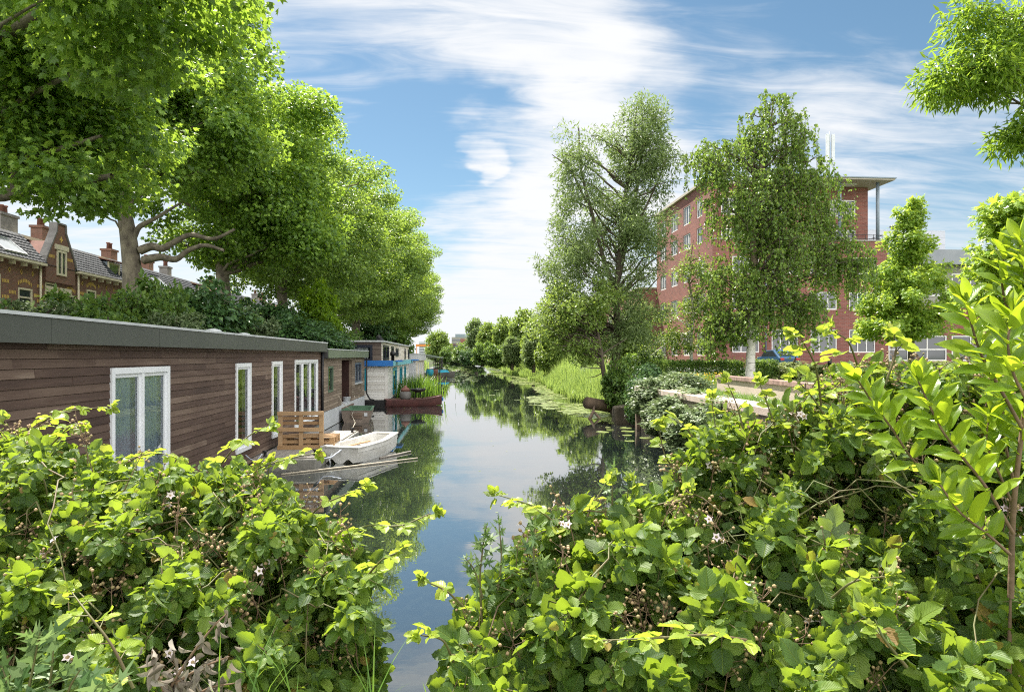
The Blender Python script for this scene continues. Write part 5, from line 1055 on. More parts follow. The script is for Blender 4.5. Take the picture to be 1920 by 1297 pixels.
def curve(a, b, sag=0.0, n=7, bow=None, rs=None, wob=0.0):
    a = np.asarray(a, float); b = np.asarray(b, float); t = np.linspace(0, 1, n)[:, None]
    p = a + (b - a) * t; p[:, 2] += (sag * 4 * t * (1 - t))[:, 0]
    if bow is not None: p += np.asarray(bow) * 4 * t * (1 - t)
    if rs is not None and wob: p[1:-1] += rs.randn(n - 2, 3) * wob
    return p
def catmull(pts, k=5):
    pts = np.asarray(pts, float); P_ = np.vstack([2 * pts[0] - pts[1], pts, 2 * pts[-1] - pts[-2]]); out = []
    for i in range(1, len(P_) - 2):
        for t in np.linspace(0, 1, k, endpoint=False):
            out.append(0.5 * ((2 * P_[i]) + (-P_[i - 1] + P_[i + 1]) * t + (2 * P_[i - 1] - 5 * P_[i] + 4 * P_[i + 1] - P_[i + 2]) * t * t + (-P_[i - 1] + 3 * P_[i] - 3 * P_[i + 1] + P_[i + 2]) * t ** 3))
    out.append(pts[-1]); return np.array(out)

M['lf_plane'] = leaf_mat('plane_leaf', (0.045, 0.092, 0.023), (0.127, 0.235, 0.043), (0.318, 0.481, 0.084), 0.42, (0.483, 0.682, 0.055), 0.4)
M['lf_plane_far'] = leaf_mat('plane_leaf_far', (0.047, 0.092, 0.028), (0.129, 0.219, 0.052), (0.314, 0.454, 0.107), 0.40, (0.484, 0.656, 0.066), 0.4)
M['lf_willow'] = leaf_mat('willow_leaf', (0.072, 0.113, 0.041), (0.143, 0.203, 0.075), (0.257, 0.332, 0.136), 0.36, (0.374, 0.514, 0.123), 0.45)
M['lf_birch'] = leaf_mat('birch_leaf', (0.054, 0.106, 0.023), (0.124, 0.210, 0.036), (0.232, 0.330, 0.066), 0.36, (0.398, 0.566, 0.070), 0.36)
M['lf_gum'] = leaf_mat('sweetgum_leaf', (0.090, 0.169, 0.028), (0.179, 0.299, 0.042), (0.314, 0.428, 0.072), 0.45, (0.627, 0.779, 0.072), 0.4)
M['lf_ash'] = leaf_mat('ash_leaf', (0.065, 0.125, 0.019), (0.130, 0.237, 0.026), (0.234, 0.350, 0.052), 0.45, (0.494, 0.688, 0.052), 0.4)
M['lf_maple'] = leaf_mat('young_maple_leaf', (0.09, 0.17, 0.01), (0.15, 0.27, 0.014), (0.22, 0.34, 0.02), 0.5, (0.40, 0.58, 0.02), 0.5)
M['lf_dark'] = leaf_mat('dark_evergreen_leaf', (0.027, 0.066, 0.026), (0.057, 0.128, 0.040), (0.115, 0.217, 0.062), 0.25, (0.194, 0.311, 0.056), 0.35)
M['lf_shrub'] = leaf_mat('shrub_leaf', (0.043, 0.094, 0.021), (0.094, 0.178, 0.034), (0.186, 0.287, 0.060), 0.38, (0.346, 0.490, 0.072), 0.4)
M['lf_grey'] = leaf_mat('grey_green_leaf', (0.062, 0.099, 0.043), (0.124, 0.177, 0.079), (0.236, 0.297, 0.145), 0.3, (0.262, 0.348, 0.128), 0.45)
M['lf_mix'] = leaf_mat('bank_tree_leaf', (0.064, 0.114, 0.021), (0.136, 0.215, 0.040), (0.243, 0.329, 0.072), 0.4, (0.405, 0.531, 0.076), 0.42)
M['lf_reed'] = leaf_mat('reed_blade', (0.106, 0.185, 0.044), (0.185, 0.291, 0.063), (0.317, 0.409, 0.127), 0.4, (0.455, 0.582, 0.121), 0.4)
M['lf_iris'] = leaf_mat('iris_blade', (0.04, 0.10, 0.015), (0.08, 0.17, 0.02), (0.15, 0.26, 0.04), 0.4, (0.26, 0.42, 0.04), 0.35)
M['lf_pale'] = leaf_mat('pale_ground_cover_leaf', (0.10, 0.14, 0.04), (0.18, 0.23, 0.07), (0.30, 0.34, 0.13), 0.35, (0.36, 0.42, 0.12), 0.5)
M['bark_plane'] = simple('plane_bark', (0.25, 0.215, 0.16), (0.075, 0.06, 0.048), 0.9, 4.5, 0.5, 9, stretch=(1, 1, 0.6))
M['bark_dark'] = simple('dark_bark', (0.12, 0.095, 0.07), (0.05, 0.04, 0.03), 0.95, 4, 0.6, 14, stretch=(1, 1, 0.3))
M['bark_birch'] = simple('birch_bark', (0.72, 0.69, 0.63), (0.10, 0.09, 0.08), 0.8, 3.2, 0.3, 20, stretch=(1, 1, 5))
M['bark_birch'].node_tree.nodes['Color Ramp'].color_ramp.elements[0].position = 0.36; M['bark_birch'].node_tree.nodes['Color Ramp'].color_ramp.elements[1].position = 0.46

def birch_top():
    nt = M['bark_birch'].node_tree; N, L = nt.nodes, nt.links; b = N['Principled BSDF']; src = b.inputs['Base Color'].links[0].from_socket
    t = N.new('ShaderNodeTexCoord'); sp = N.new('ShaderNodeSeparateXYZ'); L.new(t.outputs['Object'], sp.inputs[0]); mr = N.new('ShaderNodeMapRange'); mr.inputs['From Min'].default_value = 2.6; mr.inputs['From Max'].default_value = 4.6; L.new(sp.outputs[2], mr.inputs['Value'])
    mx = N.new('ShaderNodeMix'); mx.data_type = 'RGBA'; L.new(mr.outputs[0], mx.inputs['Factor']); L.new(src, mx.inputs['A']); mx.inputs['B'].default_value = (0.17, 0.13, 0.09, 1); L.new(mx.outputs['Result'], b.inputs['Base Color'])
birch_top()
def ball(rs, n): return unit(rs.randn(n, 3))
def crown(rs, ells, n_clump, clump_r, per, flat=0.65, shell=0.5):
    """clump centres spread through a set of ellipsoids (cx,cy,cz,rx,ry,rz,weight), more of them near the outside, and the leaf points round each"""
    w = np.array([e[6] for e in ells]); pick = rs.choice(len(ells), n_clump, p=w / w.sum()); E = np.array([e[:6] for e in ells])[pick]
    d = ball(rs, n_clump); rad = shell + (1 - shell) * rs.rand(n_clump) ** 0.6; rad = np.where(rs.rand(n_clump) < 0.2, rs.rand(n_clump) * 0.7, rad)
    C = E[:, :3] + d * E[:, 3:] * rad[:, None]
    cr = clump_r * (0.6 + 0.8 * rs.rand(n_clump))
    k = (per * (cr / clump_r) ** 2 * (0.7 + 0.6 * rs.rand(n_clump))).astype(int) + 3
    idx = np.repeat(np.arange(n_clump), k); g = ball(rs, len(idx)) * (rs.rand(len(idx)) ** 0.45)[:, None]; g[:, 2] *= flat
    pts = C[idx] + g * cr[idx][:, None]; out = unit(pts - E[idx, :3])
    return C, pts, out, unit(g)
def leaf_dirs(rs, out, g, up=0.55, outw=0.5, rnd_=0.6, droop=0.4):
    n = unit(np.array([0, 0, 1.0]) * up + out * outw * 0.6 + g * outw * 0.4 + rs.randn(len(out), 3) * rnd_ * 0.6)
    t = unit(out * 0.4 + g * 0.5 + rs.randn(len(out), 3) * 0.6 - np.array([0, 0, 1.0]) * droop); return t, n
def limbs_to(rs, trunk, C, n, r0, up=0.3):
    """limbs from the trunk out to the clumps"""
    trunk = np.asarray(trunk); L = []
    for c in C[rs.choice(len(C), min(n, len(C)), replace=False)]:
        zs = trunk[:, 2]; dist = np.linalg.norm(trunk[:, :2] - c[:2], axis=1); zt = c[2] - up * dist.min() - 0.3
        i = int(np.clip(np.searchsorted(zs, zt), max(1, int(len(zs) * 0.32)), len(zs) - 1)); a = trunk[i]
        d = np.linalg.norm(c - a); L.append((curve(a, c, 0.08 * d, 7, rs=rs, wob=0.03 * d), np.linspace(min(r0, 0.018 * d + 0.015), 0.012, 7)))
    return L
def tree(name, label, cat, group, base, trunk_pts, trunk_r, ells, n_clump, clump_r, per, proto, size, lm, bm, n_limb=40, seed=1, extra=(), flat=0.65, up=0.55, outw=0.5, rnd_=0.6, droop=0.4, lr=0.10, limb_up=0.3, szj=0.5, shell=0.5, nv=10, keep=None):
    rs = np.random.RandomState(seed); t = thing(name, label, cat, base, group=group)
    tk = catmull(trunk_pts, 5); rr = np.interp(np.linspace(0, 1, len(tk)), np.linspace(0, 1, len(trunk_r)), trunk_r)
    C, pts, out, g = crown(rs, ells, n_clump, clump_r, per, flat, shell)
    if keep is not None: k = keep(pts); pts, out, g = pts[k], out[k], g[k]
    tp, nr = leaf_dirs(rs, out, g, up, outw, rnd_, droop)
    V, Fc, U = batch(proto, pts, tp, nr, size * (1 - szj / 2 + szj * rs.rand(len(pts))))
    np_mesh('crown', V, Fc, lm, t, U, smooth=False)
    lines = [(tk, rr)]
    V, Fc = tubes_np(lines, nv); np_mesh('trunk', V, Fc, bm, t)
    lines = limbs_to(rs, tk, C, n_limb, lr, limb_up) + [(catmull(p, 4), np.linspace(r0, r1, (len(p) - 1) * 4 + 1)) for p, r0, r1 in extra]
    V, Fc = tubes_np(lines, 6); np_mesh('branches', V, Fc, bm, t)
    return t

# ------------------------------------------------------------------ the row of plane trees on the left bank
GROUP_PLANE = 'plane trees in a row along the left bank'
def plane_trees():
    # nearest tree: its trunk is just out of the frame, its limbs and hanging branches are not
    b = np.array([-11.6, 15.4, 2.1])
    ex = [([P(-150, 330, 15), P(-20, 366, 14), P(70, 350, 13.2), P(130, 345, 12.8), P(210, 330, 12.5)], 0.17, 0.05), ([P(30, 357, 13.6), P(30, 300, 13.4), P(110, 280, 13), P(190, 255, 12.6)], 0.09, 0.03),
          ([b + (0, 0, 6), P(-60, 120, 12.5), P(120, 0, 10.5), P(300, 15, 9)], 0.15, 0.02)]
    tree('plane_tree', 'plane tree at the near end of the row, limbs reaching over the houseboat roof', 'tree', GROUP_PLANE, b, [b, b + (0.1, 0, 3), b + (0, 0.2, 6), b + (0.3, 0, 10), b + (0.2, 0.1, 15)], [0.42, 0.34, 0.28, 0.2, 0.06],
         [(*P(50, 110, 14.0), 3.6, 3.4, 2.6, 3), (*P(-150, -100, 14), 5.5, 5, 5, 2), (*P(240, -30, 9.5), 1.9, 2.2, 1.0, 0.75), (*P(60, -60, 10), 2.6, 2.6, 1.5, 0.9), (*P(90, 345, 12.8), 1.35, 1.2, 0.38, 0.22), (*P(110, 225, 13.5), 1.7, 1.6, 0.9, 0.6)], 270, 0.72, 205, LOBED, 0.130, M['lf_plane'], M['bark_plane'], 30, 11, ex)
    # first whole trunk
    b = P(252, 600, 24.2); b[2] = 2.1; T = lambda px, py: P(px, py, 24.2)
    ex = [([T(262, 470), T(285, 462), T(305, 466), T(330, 452), T(360, 440), T(400, 448), T(440, 430)], 0.16, 0.05), ([T(268, 488), T(300, 482), T(330, 486), T(352, 470), T(385, 460), T(420, 470)], 0.15, 0.05),
          ([T(240, 380), T(205, 375), T(170, 350), T(120, 330)], 0.10, 0.04), ([T(250, 445), T(262, 425), T(290, 410), T(340, 380)], 0.13, 0.04)]
    tree('plane_tree', 'plane tree with thick mottled trunk rising in front of the brick terrace', 'tree', GROUP_PLANE, b, [b, T(249, 560), T(247, 500), T(240, 440), T(232, 380), T(236, 300), T(240, 180), T(250, 20)], [0.36, 0.33, 0.31, 0.27, 0.24, 0.2, 0.14, 0.05],
         [(b[0] - 0.7, b[1], 14.2, 5.0, 5.5, 5.4, 5), (b[0] + 1.8, b[1] - 0.8, 11.4, 3.2, 3.6, 3.0, 2), (*P(340, 240, 23), 3.0, 2.6, 1.9, 1), (*P(210, 395, 23.5), 1.0, 0.8, 0.5, 0.10), (*P(155, 300, 23.5), 2.0, 1.5, 1.0, 0.4)], 290, 0.84, 215, LOBED, 0.150, M['lf_plane'], M['bark_plane'], 50, 12, ex, keep=lambda q: ~((q[:, 2] < 8.7) & (np.abs(q[:, 0] - b[0] + 0.5) < 1.9)))
    b = P(424, 620, 33.4); b[2] = 2.1; T = lambda px, py: P(px, py, 33.4)
    ex = [([T(417, 478), T(380, 470), T(345, 460), T(315, 440)], 0.16, 0.06), ([T(420, 512), T(450, 505), T(490, 490), T(540, 480)], 0.16, 0.06), ([T(412, 440), T(440, 420), T(480, 400)], 0.14, 0.05)]
    tree('plane_tree', 'plane tree with slimmer dark trunk behind the round dark bush', 'tree', GROUP_PLANE, b, [b, T(420, 560), T(416, 500), T(413, 440), T(420, 380), T(425, 260), T(430, 120)], [0.36, 0.32, 0.29, 0.26, 0.2, 0.13, 0.04],
         [(b[0] - 0.2, b[1], 12.4, 5.4, 6, 5.2, 5), (b[0] + 2.4, b[1] - 0.6, 10.4, 3.5, 4, 3.8, 2.2), (*P(520, 380, 32), 2.5, 2.5, 2.2, 1), (*P(560, 440, 32), 1.8, 1.8, 1.4, 0.5)], 290, 0.88, 205, LOBED, 0.168, M['lf_plane'], M['bark_plane'], 45, 13, ex)
    # the rest of the row: one tree built, then copied
    g = 0.0; o = np.zeros(3)
    ells = [(0, 0, 11.0, 6.6, 6.2, 7.4, 5), (2.2, 0.5, 8.0, 4.4, 4.6, 4.0, 2.4), (-1.5, 1.5, 13.5, 4.5, 4.2, 4.2, 1.2)]
    labs = ['plane tree after the slim dark trunk, behind the yellow green maple', 'plane tree whose crown tops the middle of the far row', 'plane tree overhanging the blue and white houseboat', 'plane tree whose lower leaves hang behind the brown upper storey', 'plane tree near the far end of the row above the cream houseboat', 'last but one plane tree of the row over the far raft', 'last plane tree of the row, its edge against the white horizon sky']
    spots = [(-11.0, 43.5, 0, 1.0), (-10.0, 53.0, 1.1, 1.0), (-9.3, 62.5, 2.3, 1.03), (-9.3, 72.5, 3.9, 1.02), (-9.0, 83, 5.0, 1.0), (-8.8, 94, 0.7, 1.0), (-8.8, 106, 2.9, 1.0)]
    x, y, rz, sc = spots[0]; hs = [0.90, 0.88, 0.86, 0.86, 0.86, 0.88, 0.84]
    p = tree('plane_tree', labs[0], 'tree', GROUP_PLANE, (0, 0, 0), [(0, 0, 0), (0.1, 0, 3), (0, 0.1, 6), (0.2, 0, 10), (0.1, 0.1, 16)], [0.40, 0.33, 0.28, 0.2, 0.05], ells, 350, 0.90, 175, FOLD, 0.205, M['lf_plane_far'], M['bark_plane'], 60, 14)
    for i, (x, y, rz, sc) in enumerate(spots):
        if i == 0: p.location = (x, y, 2.1); p.rotation_euler.z = rz; p.scale = (1, 1, hs[0])
        else: copy_tree(p, (x, y, 2.1), rz if i % 2 else -rz * 0.3, (sc, sc, sc * hs[i]), labs[i])
plane_trees()

# ------------------------------------------------------------------ trees of the right bank
def willow():
    b = P(1152, 770, 31.5); b[2] = 0.2; T = lambda px, py, d=31.5: P(px, py, d)
    ells = [(*T(1195, 270), 1.6, 1.7, 2.1, 1.7), (*T(1085, 300), 0.9, 1.1, 1.7, 0.55), (*T(1235, 300), 0.9, 1.1, 1.8, 0.5), (*T(1130, 420), 2.4, 2.2, 2.0, 1.9), (*T(1205, 440), 1.6, 1.9, 2.2, 1.3), (*T(1075, 520), 1.9, 1.9, 1.9, 1.4), (*T(1185, 580), 1.6, 1.9, 2.0, 1.1), (*T(1050, 600), 1.0, 1.3, 1.4, 0.5), (*T(1110, 640), 1.4, 1.6, 1.2, 0.6), (*T(1060, 290), 0.8, 0.9, 0.35, 0.16)]
    ex = [([T(1158, 560), T(1130, 480), T(1110, 400), T(1090, 320), T(1085, 240)], 0.12, 0.03), ([T(1160, 520), T(1180, 420), T(1200, 320), T(1205, 220)], 0.13, 0.03), ([T(1100, 380), T(1070, 320), T(1035, 290)], 0.06, 0.015), ([T(1160, 560), T(1210, 500), T(1250, 470)], 0.07, 0.02), ([T(1150, 660), T(1110, 620), T(1060, 560)], 0.07, 0.02), ([T(1165, 480), T(1215, 380), T(1250, 300)], 0.07, 0.02), ([T(1160, 620), T(1200, 560), T(1235, 520)], 0.06, 0.02)]
    tree('alder_tree', 'tall airy grey green tree with rising limbs at the water edge, left of the birch', 'tree', None, b, [b, T(1148, 715), T(1158, 640), T(1156, 560), T(1162, 480), T(1168, 400), T(1185, 280), T(1195, 190)], [0.22, 0.19, 0.17, 0.15, 0.13, 0.1, 0.05, 0.02], ells, 430, 0.50, 95, LANCE, 0.20, M['lf_willow'], M['bark_dark'], 110, 21, ex, flat=0.9, up=0.3, rnd_=1.0, droop=0.3, lr=0.06, limb_up=0.9)
    # leaning lower stem with a brighter crown of its own
    b = P(1150, 780, 29.5); b[2] = 0.1; T = lambda px, py: P(px, py, 29.5)
    tree('alder_tree', 'smaller leaning tree with bare lower stem bending over the water before the tall airy tree', 'tree', None, b, [b, T(1143, 750), T(1132, 700), T(1127, 660), T(1120, 620), T(1110, 570)], [0.13, 0.11, 0.10, 0.085, 0.06, 0.03], [(*T(1060, 580), 1.5, 1.4, 1.0, 1.0), (*T(1030, 630), 1.2, 1.2, 0.9, 0.8), (*T(1120, 570), 1.4, 1.4, 1.1, 0.9), (*T(1090, 655), 1.0, 1.2, 0.55, 0.5)], 95, 0.42, 62, SMALL, 0.12, M['lf_mix'], M['bark_dark'], 45, 22,
         [([T(1128, 665), T(1150, 650), T(1175, 635)], 0.04, 0.015), ([T(1130, 690), T(1112, 690), T(1095, 688)], 0.03, 0.01), ([T(1131, 698), T(1115, 706), T(1100, 708)], 0.025, 0.01)], lr=0.05)
def birch():
    b = P(1406, 712, 31.0); b[2] = 1.45; T = lambda px, py: P(px, py, 31.0)
    rs = np.random.RandomState(31)
    t = thing('birch_tree', 'big weeping birch with white lower trunk in front of the brick office block', 'tree', b)
    tk = catmull([b, T(1408, 660), T(1410, 600), T(1416, 520), T(1412, 440), T(1418, 360), T(1440, 260), T(1452, 180)], 5); rr = np.interp(np.linspace(0, 1, len(tk)), [0, 0.1, 0.4, 0.7, 1], [0.24, 0.2, 0.17, 0.1, 0.02])
    V, Fc = tubes_np([(tk, rr)], 12); np_mesh('trunk', V, Fc, M['bark_birch'], t)
    tips = []; lines = []
    ells = [(*T(1455, 235), 1.5, 1.5, 1.7, 1.4), (*T(1345, 290), 1.2, 1.3, 0.9, 0.8), (*T(1500, 330), 1.6, 1.6, 1.3, 1.2), (*T(1400, 370), 2.0, 1.8, 1.5, 1.5), (*T(1470, 450), 2.3, 2.1, 1.3, 1.6), (*T(1570, 470), 1.5, 1.5, 0.6, 1.0), (*T(1610, 490), 0.8, 0.9, 0.3, 0.35), (*T(1560, 400), 0.9, 1.0, 0.6, 0.5), (*T(1370, 640), 1.2, 1.3, 0.4, 0.5), (*T(1370, 520), 1.7, 1.7, 1.1, 1.0), (*T(1450, 560), 2.2, 1.9, 1.0, 1.0), (*T(1370, 600), 1.4, 1.5, 0.7, 0.8), (*T(1510, 560), 1.2, 1.3, 0.5, 0.6)]
    w = np.array([e[6] for e in ells]); n = 380; E = np.array([e[:6] for e in ells])[rs.choice(len(ells), n, p=w / w.sum())]
    C = E[:, :3] + ball(rs, n) * E[:, 3:] * (0.25 + 0.75 * rs.rand(n, 1) ** 0.5)
    lines += limbs_to(rs, tk, C, 130, 0.06, 0.8)
    pts = []
    for c in C:
        for k in range(rs.randint(5, 9)):
            L = max(0.15, min(rs.uniform(0.6, 2.4), c[2] - (3.3 if abs(c[0] - b[0]) < 1.3 else 2.4))); a = rs.rand() * 6.28; h = rs.uniform(0.1, 0.55); m = 8; s = np.linspace(0, 1, m)
            x = c[0] + math.cos(a) * h * np.minimum(1, s * 1.6) + rs.randn() * .2; y = c[1] + math.sin(a) * h * np.minimum(1, s * 1.6) + rs.randn() * .2; z = c[2] + 0.12 * np.sin(s * 3) - L * s ** 1.4
            ln = np.stack([x, y, z], 1); lines.append((ln[::2], 0.006)); q = rs.rand(int(9 * L) + 6); pts.append(np.stack([np.interp(q, s, ln[:, i]) for i in range(3)], 1))
    pts = np.concatenate(pts) + rs.randn(sum(map(len, pts)), 3) * 0.035
    tp = unit(rs.randn(len(pts), 3) * 0.6 - np.array([0, 0, 0.9])); nr = unit(rs.randn(len(pts), 3) + np.array([0, 0, 0.3]))
    V, Fc, U = batch(SMALL, pts, tp, nr, 0.14 * (0.7 + 0.6 * rs.rand(len(pts)))); np_mesh('crown', V, Fc, M['lf_birch'], t, U, smooth=False)
    V, Fc = tubes_np(lines, 5); np_mesh('branches', V, Fc, M['bark_dark'], t)
    b = P(1297, 700, 33); b[2] = 1.4; T = lambda px, py: P(px, py, 33)
    tree('birch_tree', 'slender young birch with pale twisting stem between the tall airy tree and the weeping birch', 'tree', None, b, [b, T(1296, 640), T(1300, 580), T(1292, 520), T(1300, 450)], [0.09, 0.075, 0.06, 0.04, 0.015], [(*T(1300, 500), 0.9, 0.9, 1.0, 0.8), (*T(1270, 590), 1.3, 1.0, 0.7, 0.7), (*T(1320, 570), 0.9, 0.9, 0.8, 0.7), (*T(1250, 640), 1.4, 1.1, 0.6, 0.8), (*T(1300, 640), 1.2, 1.1, 0.5, 0.6)], 85, 0.42, 50, SMALL, 0.12, M['lf_mix'], M['bark_birch'], 40, 32, [([T(1298, 620), T(1255, 640), T(1210, 675)], 0.03, 0.01), ([T(1298, 560), T(1325, 540), T(1350, 525)], 0.03, 0.01)], lr=0.03)
def sweetgum():
    d = 33.0; b = P(1708, 690, d); b[2] = 1.45; T = lambda px, py: P(px, py, d)
    ells = [(*T(1706, 405), 0.55, 0.55, 0.8, 0.5), (*T(1708, 460), 1.1, 1.1, 0.9, 1.0), (*T(1706, 520), 1.8, 1.8, 0.85, 1.7), (*T(1700, 570), 2.15, 2.1, 0.85, 2.0), (*T(1690, 612), 2.1, 2.1, 0.6, 1.5)]
    tree('sweetgum_tree', 'cone shaped bright green star leaved tree before the grey roofed building', 'tree', 'star leaved trees on the right bank', b, [b, T(1709, 600), T(1708, 500), T(1706, 385)], [0.16, 0.13, 0.08, 0.02], ells, 330, 0.36, 66, STAR, 0.16, M['lf_gum'], M['bark_dark'], 52, 43, flat=0.8, up=0.8, outw=0.6, lr=0.05)
    d = 15.5; b = P(2090, 760, d); b[2] = 1.45; T = lambda px, py: P(px, py, d)
    tree('sweetgum_tree', 'bright star leaved tree at the very edge with branches reaching above the laurel', 'tree', 'star leaved trees on the right bank', b, [b, T(2085, 600), T(2080, 400), T(2070, 250)], [0.16, 0.13, 0.09, 0.03], [(*T(1950, 440), 1.3, 1.4, 1.1, 1.3), (*T(1900, 500), 0.8, 1.0, 0.35, 0.5), (*T(2060, 420), 1.6, 1.6, 1.9, 1.5), (*T(1905, 405), 0.6, 0.7, 0.35, 0.4), (*T(1920, 560), 1.1, 1.2, 0.7, 0.9)], 150, 0.40, 70, STAR, 0.16, M['lf_gum'], M['bark_dark'], 45, 42, [([T(2085, 560), T(1990, 500), T(1900, 440)], 0.05, 0.015)], flat=0.55, up=0.8, lr=0.05)
def ash():
    d = 8.5; b = P(2420, 800, d); b[2] = 1.4; T = lambda px, py, dd=8.5: P(px, py, dd)
    ells = [(*T(1835, 140), 0.42, 0.5, 0.34, 0.8), (*T(1890, 90), 0.5, 0.6, 0.5, 1.2), (*T(1785, 150), 0.26, 0.35, 0.26, 0.3), (*T(1915, 255), 0.34, 0.4, 0.18, 0.5), (*T(1820, 40), 0.3, 0.3, 0.25, 0.35), (*T(2000, 100), 0.9, 0.9, 0.8, 1.2), (*T(2150, 60), 1.3, 1.2, 1.1, 1.0)]
    tree('ash_tree', 'ash branches with long pointed leaflets hanging into the top corner of the sky', 'tree', None, b, [b, T(2400, 500), T(2330, 200), T(2250, 0)], [0.2, 0.17, 0.13, 0.08], ells, 300, 0.22, 34, LANCE, 0.115, M['lf_ash'], M['bark_dark'], 40, 51, [([T(2330, 200), T(2100, 120), T(1960, 130), T(1850, 150), T(1780, 165)], 0.06, 0.008), ([T(2100, 120), T(2000, 200), T(1920, 245)], 0.03, 0.008)], flat=0.8, up=0.5, rnd_=0.8, droop=0.5, lr=0.02)
willow(); birch(); sweetgum(); ash()

# ------------------------------------------------------------------ shrubs, bank trees
def bush_proto(name, seed, lm, proto, size, n_clump, per, cr, ells, trunk=0.06, up=0.6):
    return tree(name, 'x', 'tree', None, (0, 0, 0), [(0, 0, 0), (0.02, 0, 0.3), (0, 0.03, 0.6), (0.02, 0, 0.9)], [trunk, trunk * 0.8, trunk * 0.5, 0.01], ells, n_clump, cr, per, proto, size, lm, M['bark_dark'], 24, seed, lr=0.03, up=up)
ROUND = [(0, 0, 0.55, 0.48, 0.48, 0.45, 3), (0.2, 0.1, 0.4, 0.34, 0.36, 0.34, 1), (-0.2, -0.1, 0.36, 0.33, 0.33, 0.32, 1)]
TALL = [(0, 0, 0.62, 0.30, 0.30, 0.38, 3), (0.12, 0, 0.4, 0.26, 0.26, 0.28, 1.4), (-0.12, 0.05, 0.34, 0.24, 0.24, 0.26, 1)]
LOW = [(0, 0, 0.35, 0.55, 0.5, 0.36, 3), (0.35, 0.1, 0.3, 0.32, 0.3, 0.28, 1), (-0.35, -0.1, 0.28, 0.3, 0.3, 0.28, 1)]
KINDS = {}
def place(kind, px, py_top, d, wpx, label, cat, group, z0, rz=0.0, name=None):
    """a copy of one of the shrub kinds, sized so that it is as tall and as wide as the photograph shows at that distance"""
    src, used = KINDS[kind]; p = P(px, 667, d); h = HZ(py_top, d) - z0; w = wpx * d / F; h *= 1.4 if kind == 'low' else 1.0
    if not used: KINDS[kind] = (src, True); o = src; o.location = (p[0], p[1], z0); o.rotation_euler.z = rz; o.scale = (w, w, h); o['label'] = label
    else: o = copy_tree(src, (p[0], p[1], z0), rz, (w, w, h), label)
    o['category'] = cat
    if group: o['group'] = group
    return o
KINDS['shrub'] = (bush_proto('shrub', 61, M['lf_shrub'], FOLD, 0.075, 150, 46, 0.13, ROUND), False)
KINDS['dark'] = (bush_proto('shrub', 62, M['lf_dark'], FOLD, 0.06, 150, 60, 0.13, ROUND), False)
KINDS['grey'] = (bush_proto('shrub', 63, M['lf_grey'], FOLD, 0.065, 150, 46, 0.12, ROUND), False)
KINDS['bank'] = (bush_proto('bank_tree', 64, M['lf_mix'], FOLD, 0.07, 170, 50, 0.12, TALL), False)
KINDS['bank_grey'] = (bush_proto('bank_tree', 65, M['lf_willow'], FOLD, 0.06, 160, 50, 0.11, TALL), False)
KINDS['round'] = (bush_proto('bank_tree', 66, M['lf_mix'], FOLD, 0.062, 190, 60, 0.12, ROUND), False)
KINDS['low'] = (bush_proto('ground_cover_shrub', 67, M['lf_pale'], FOLD, 0.055, 150, 50, 0.11, LOW), False)
KINDS['maple'] = (bush_proto('maple_tree', 68, M['lf_maple'], STAR, 0.062, 120, 60, 0.12, TALL, up=0.9), False)
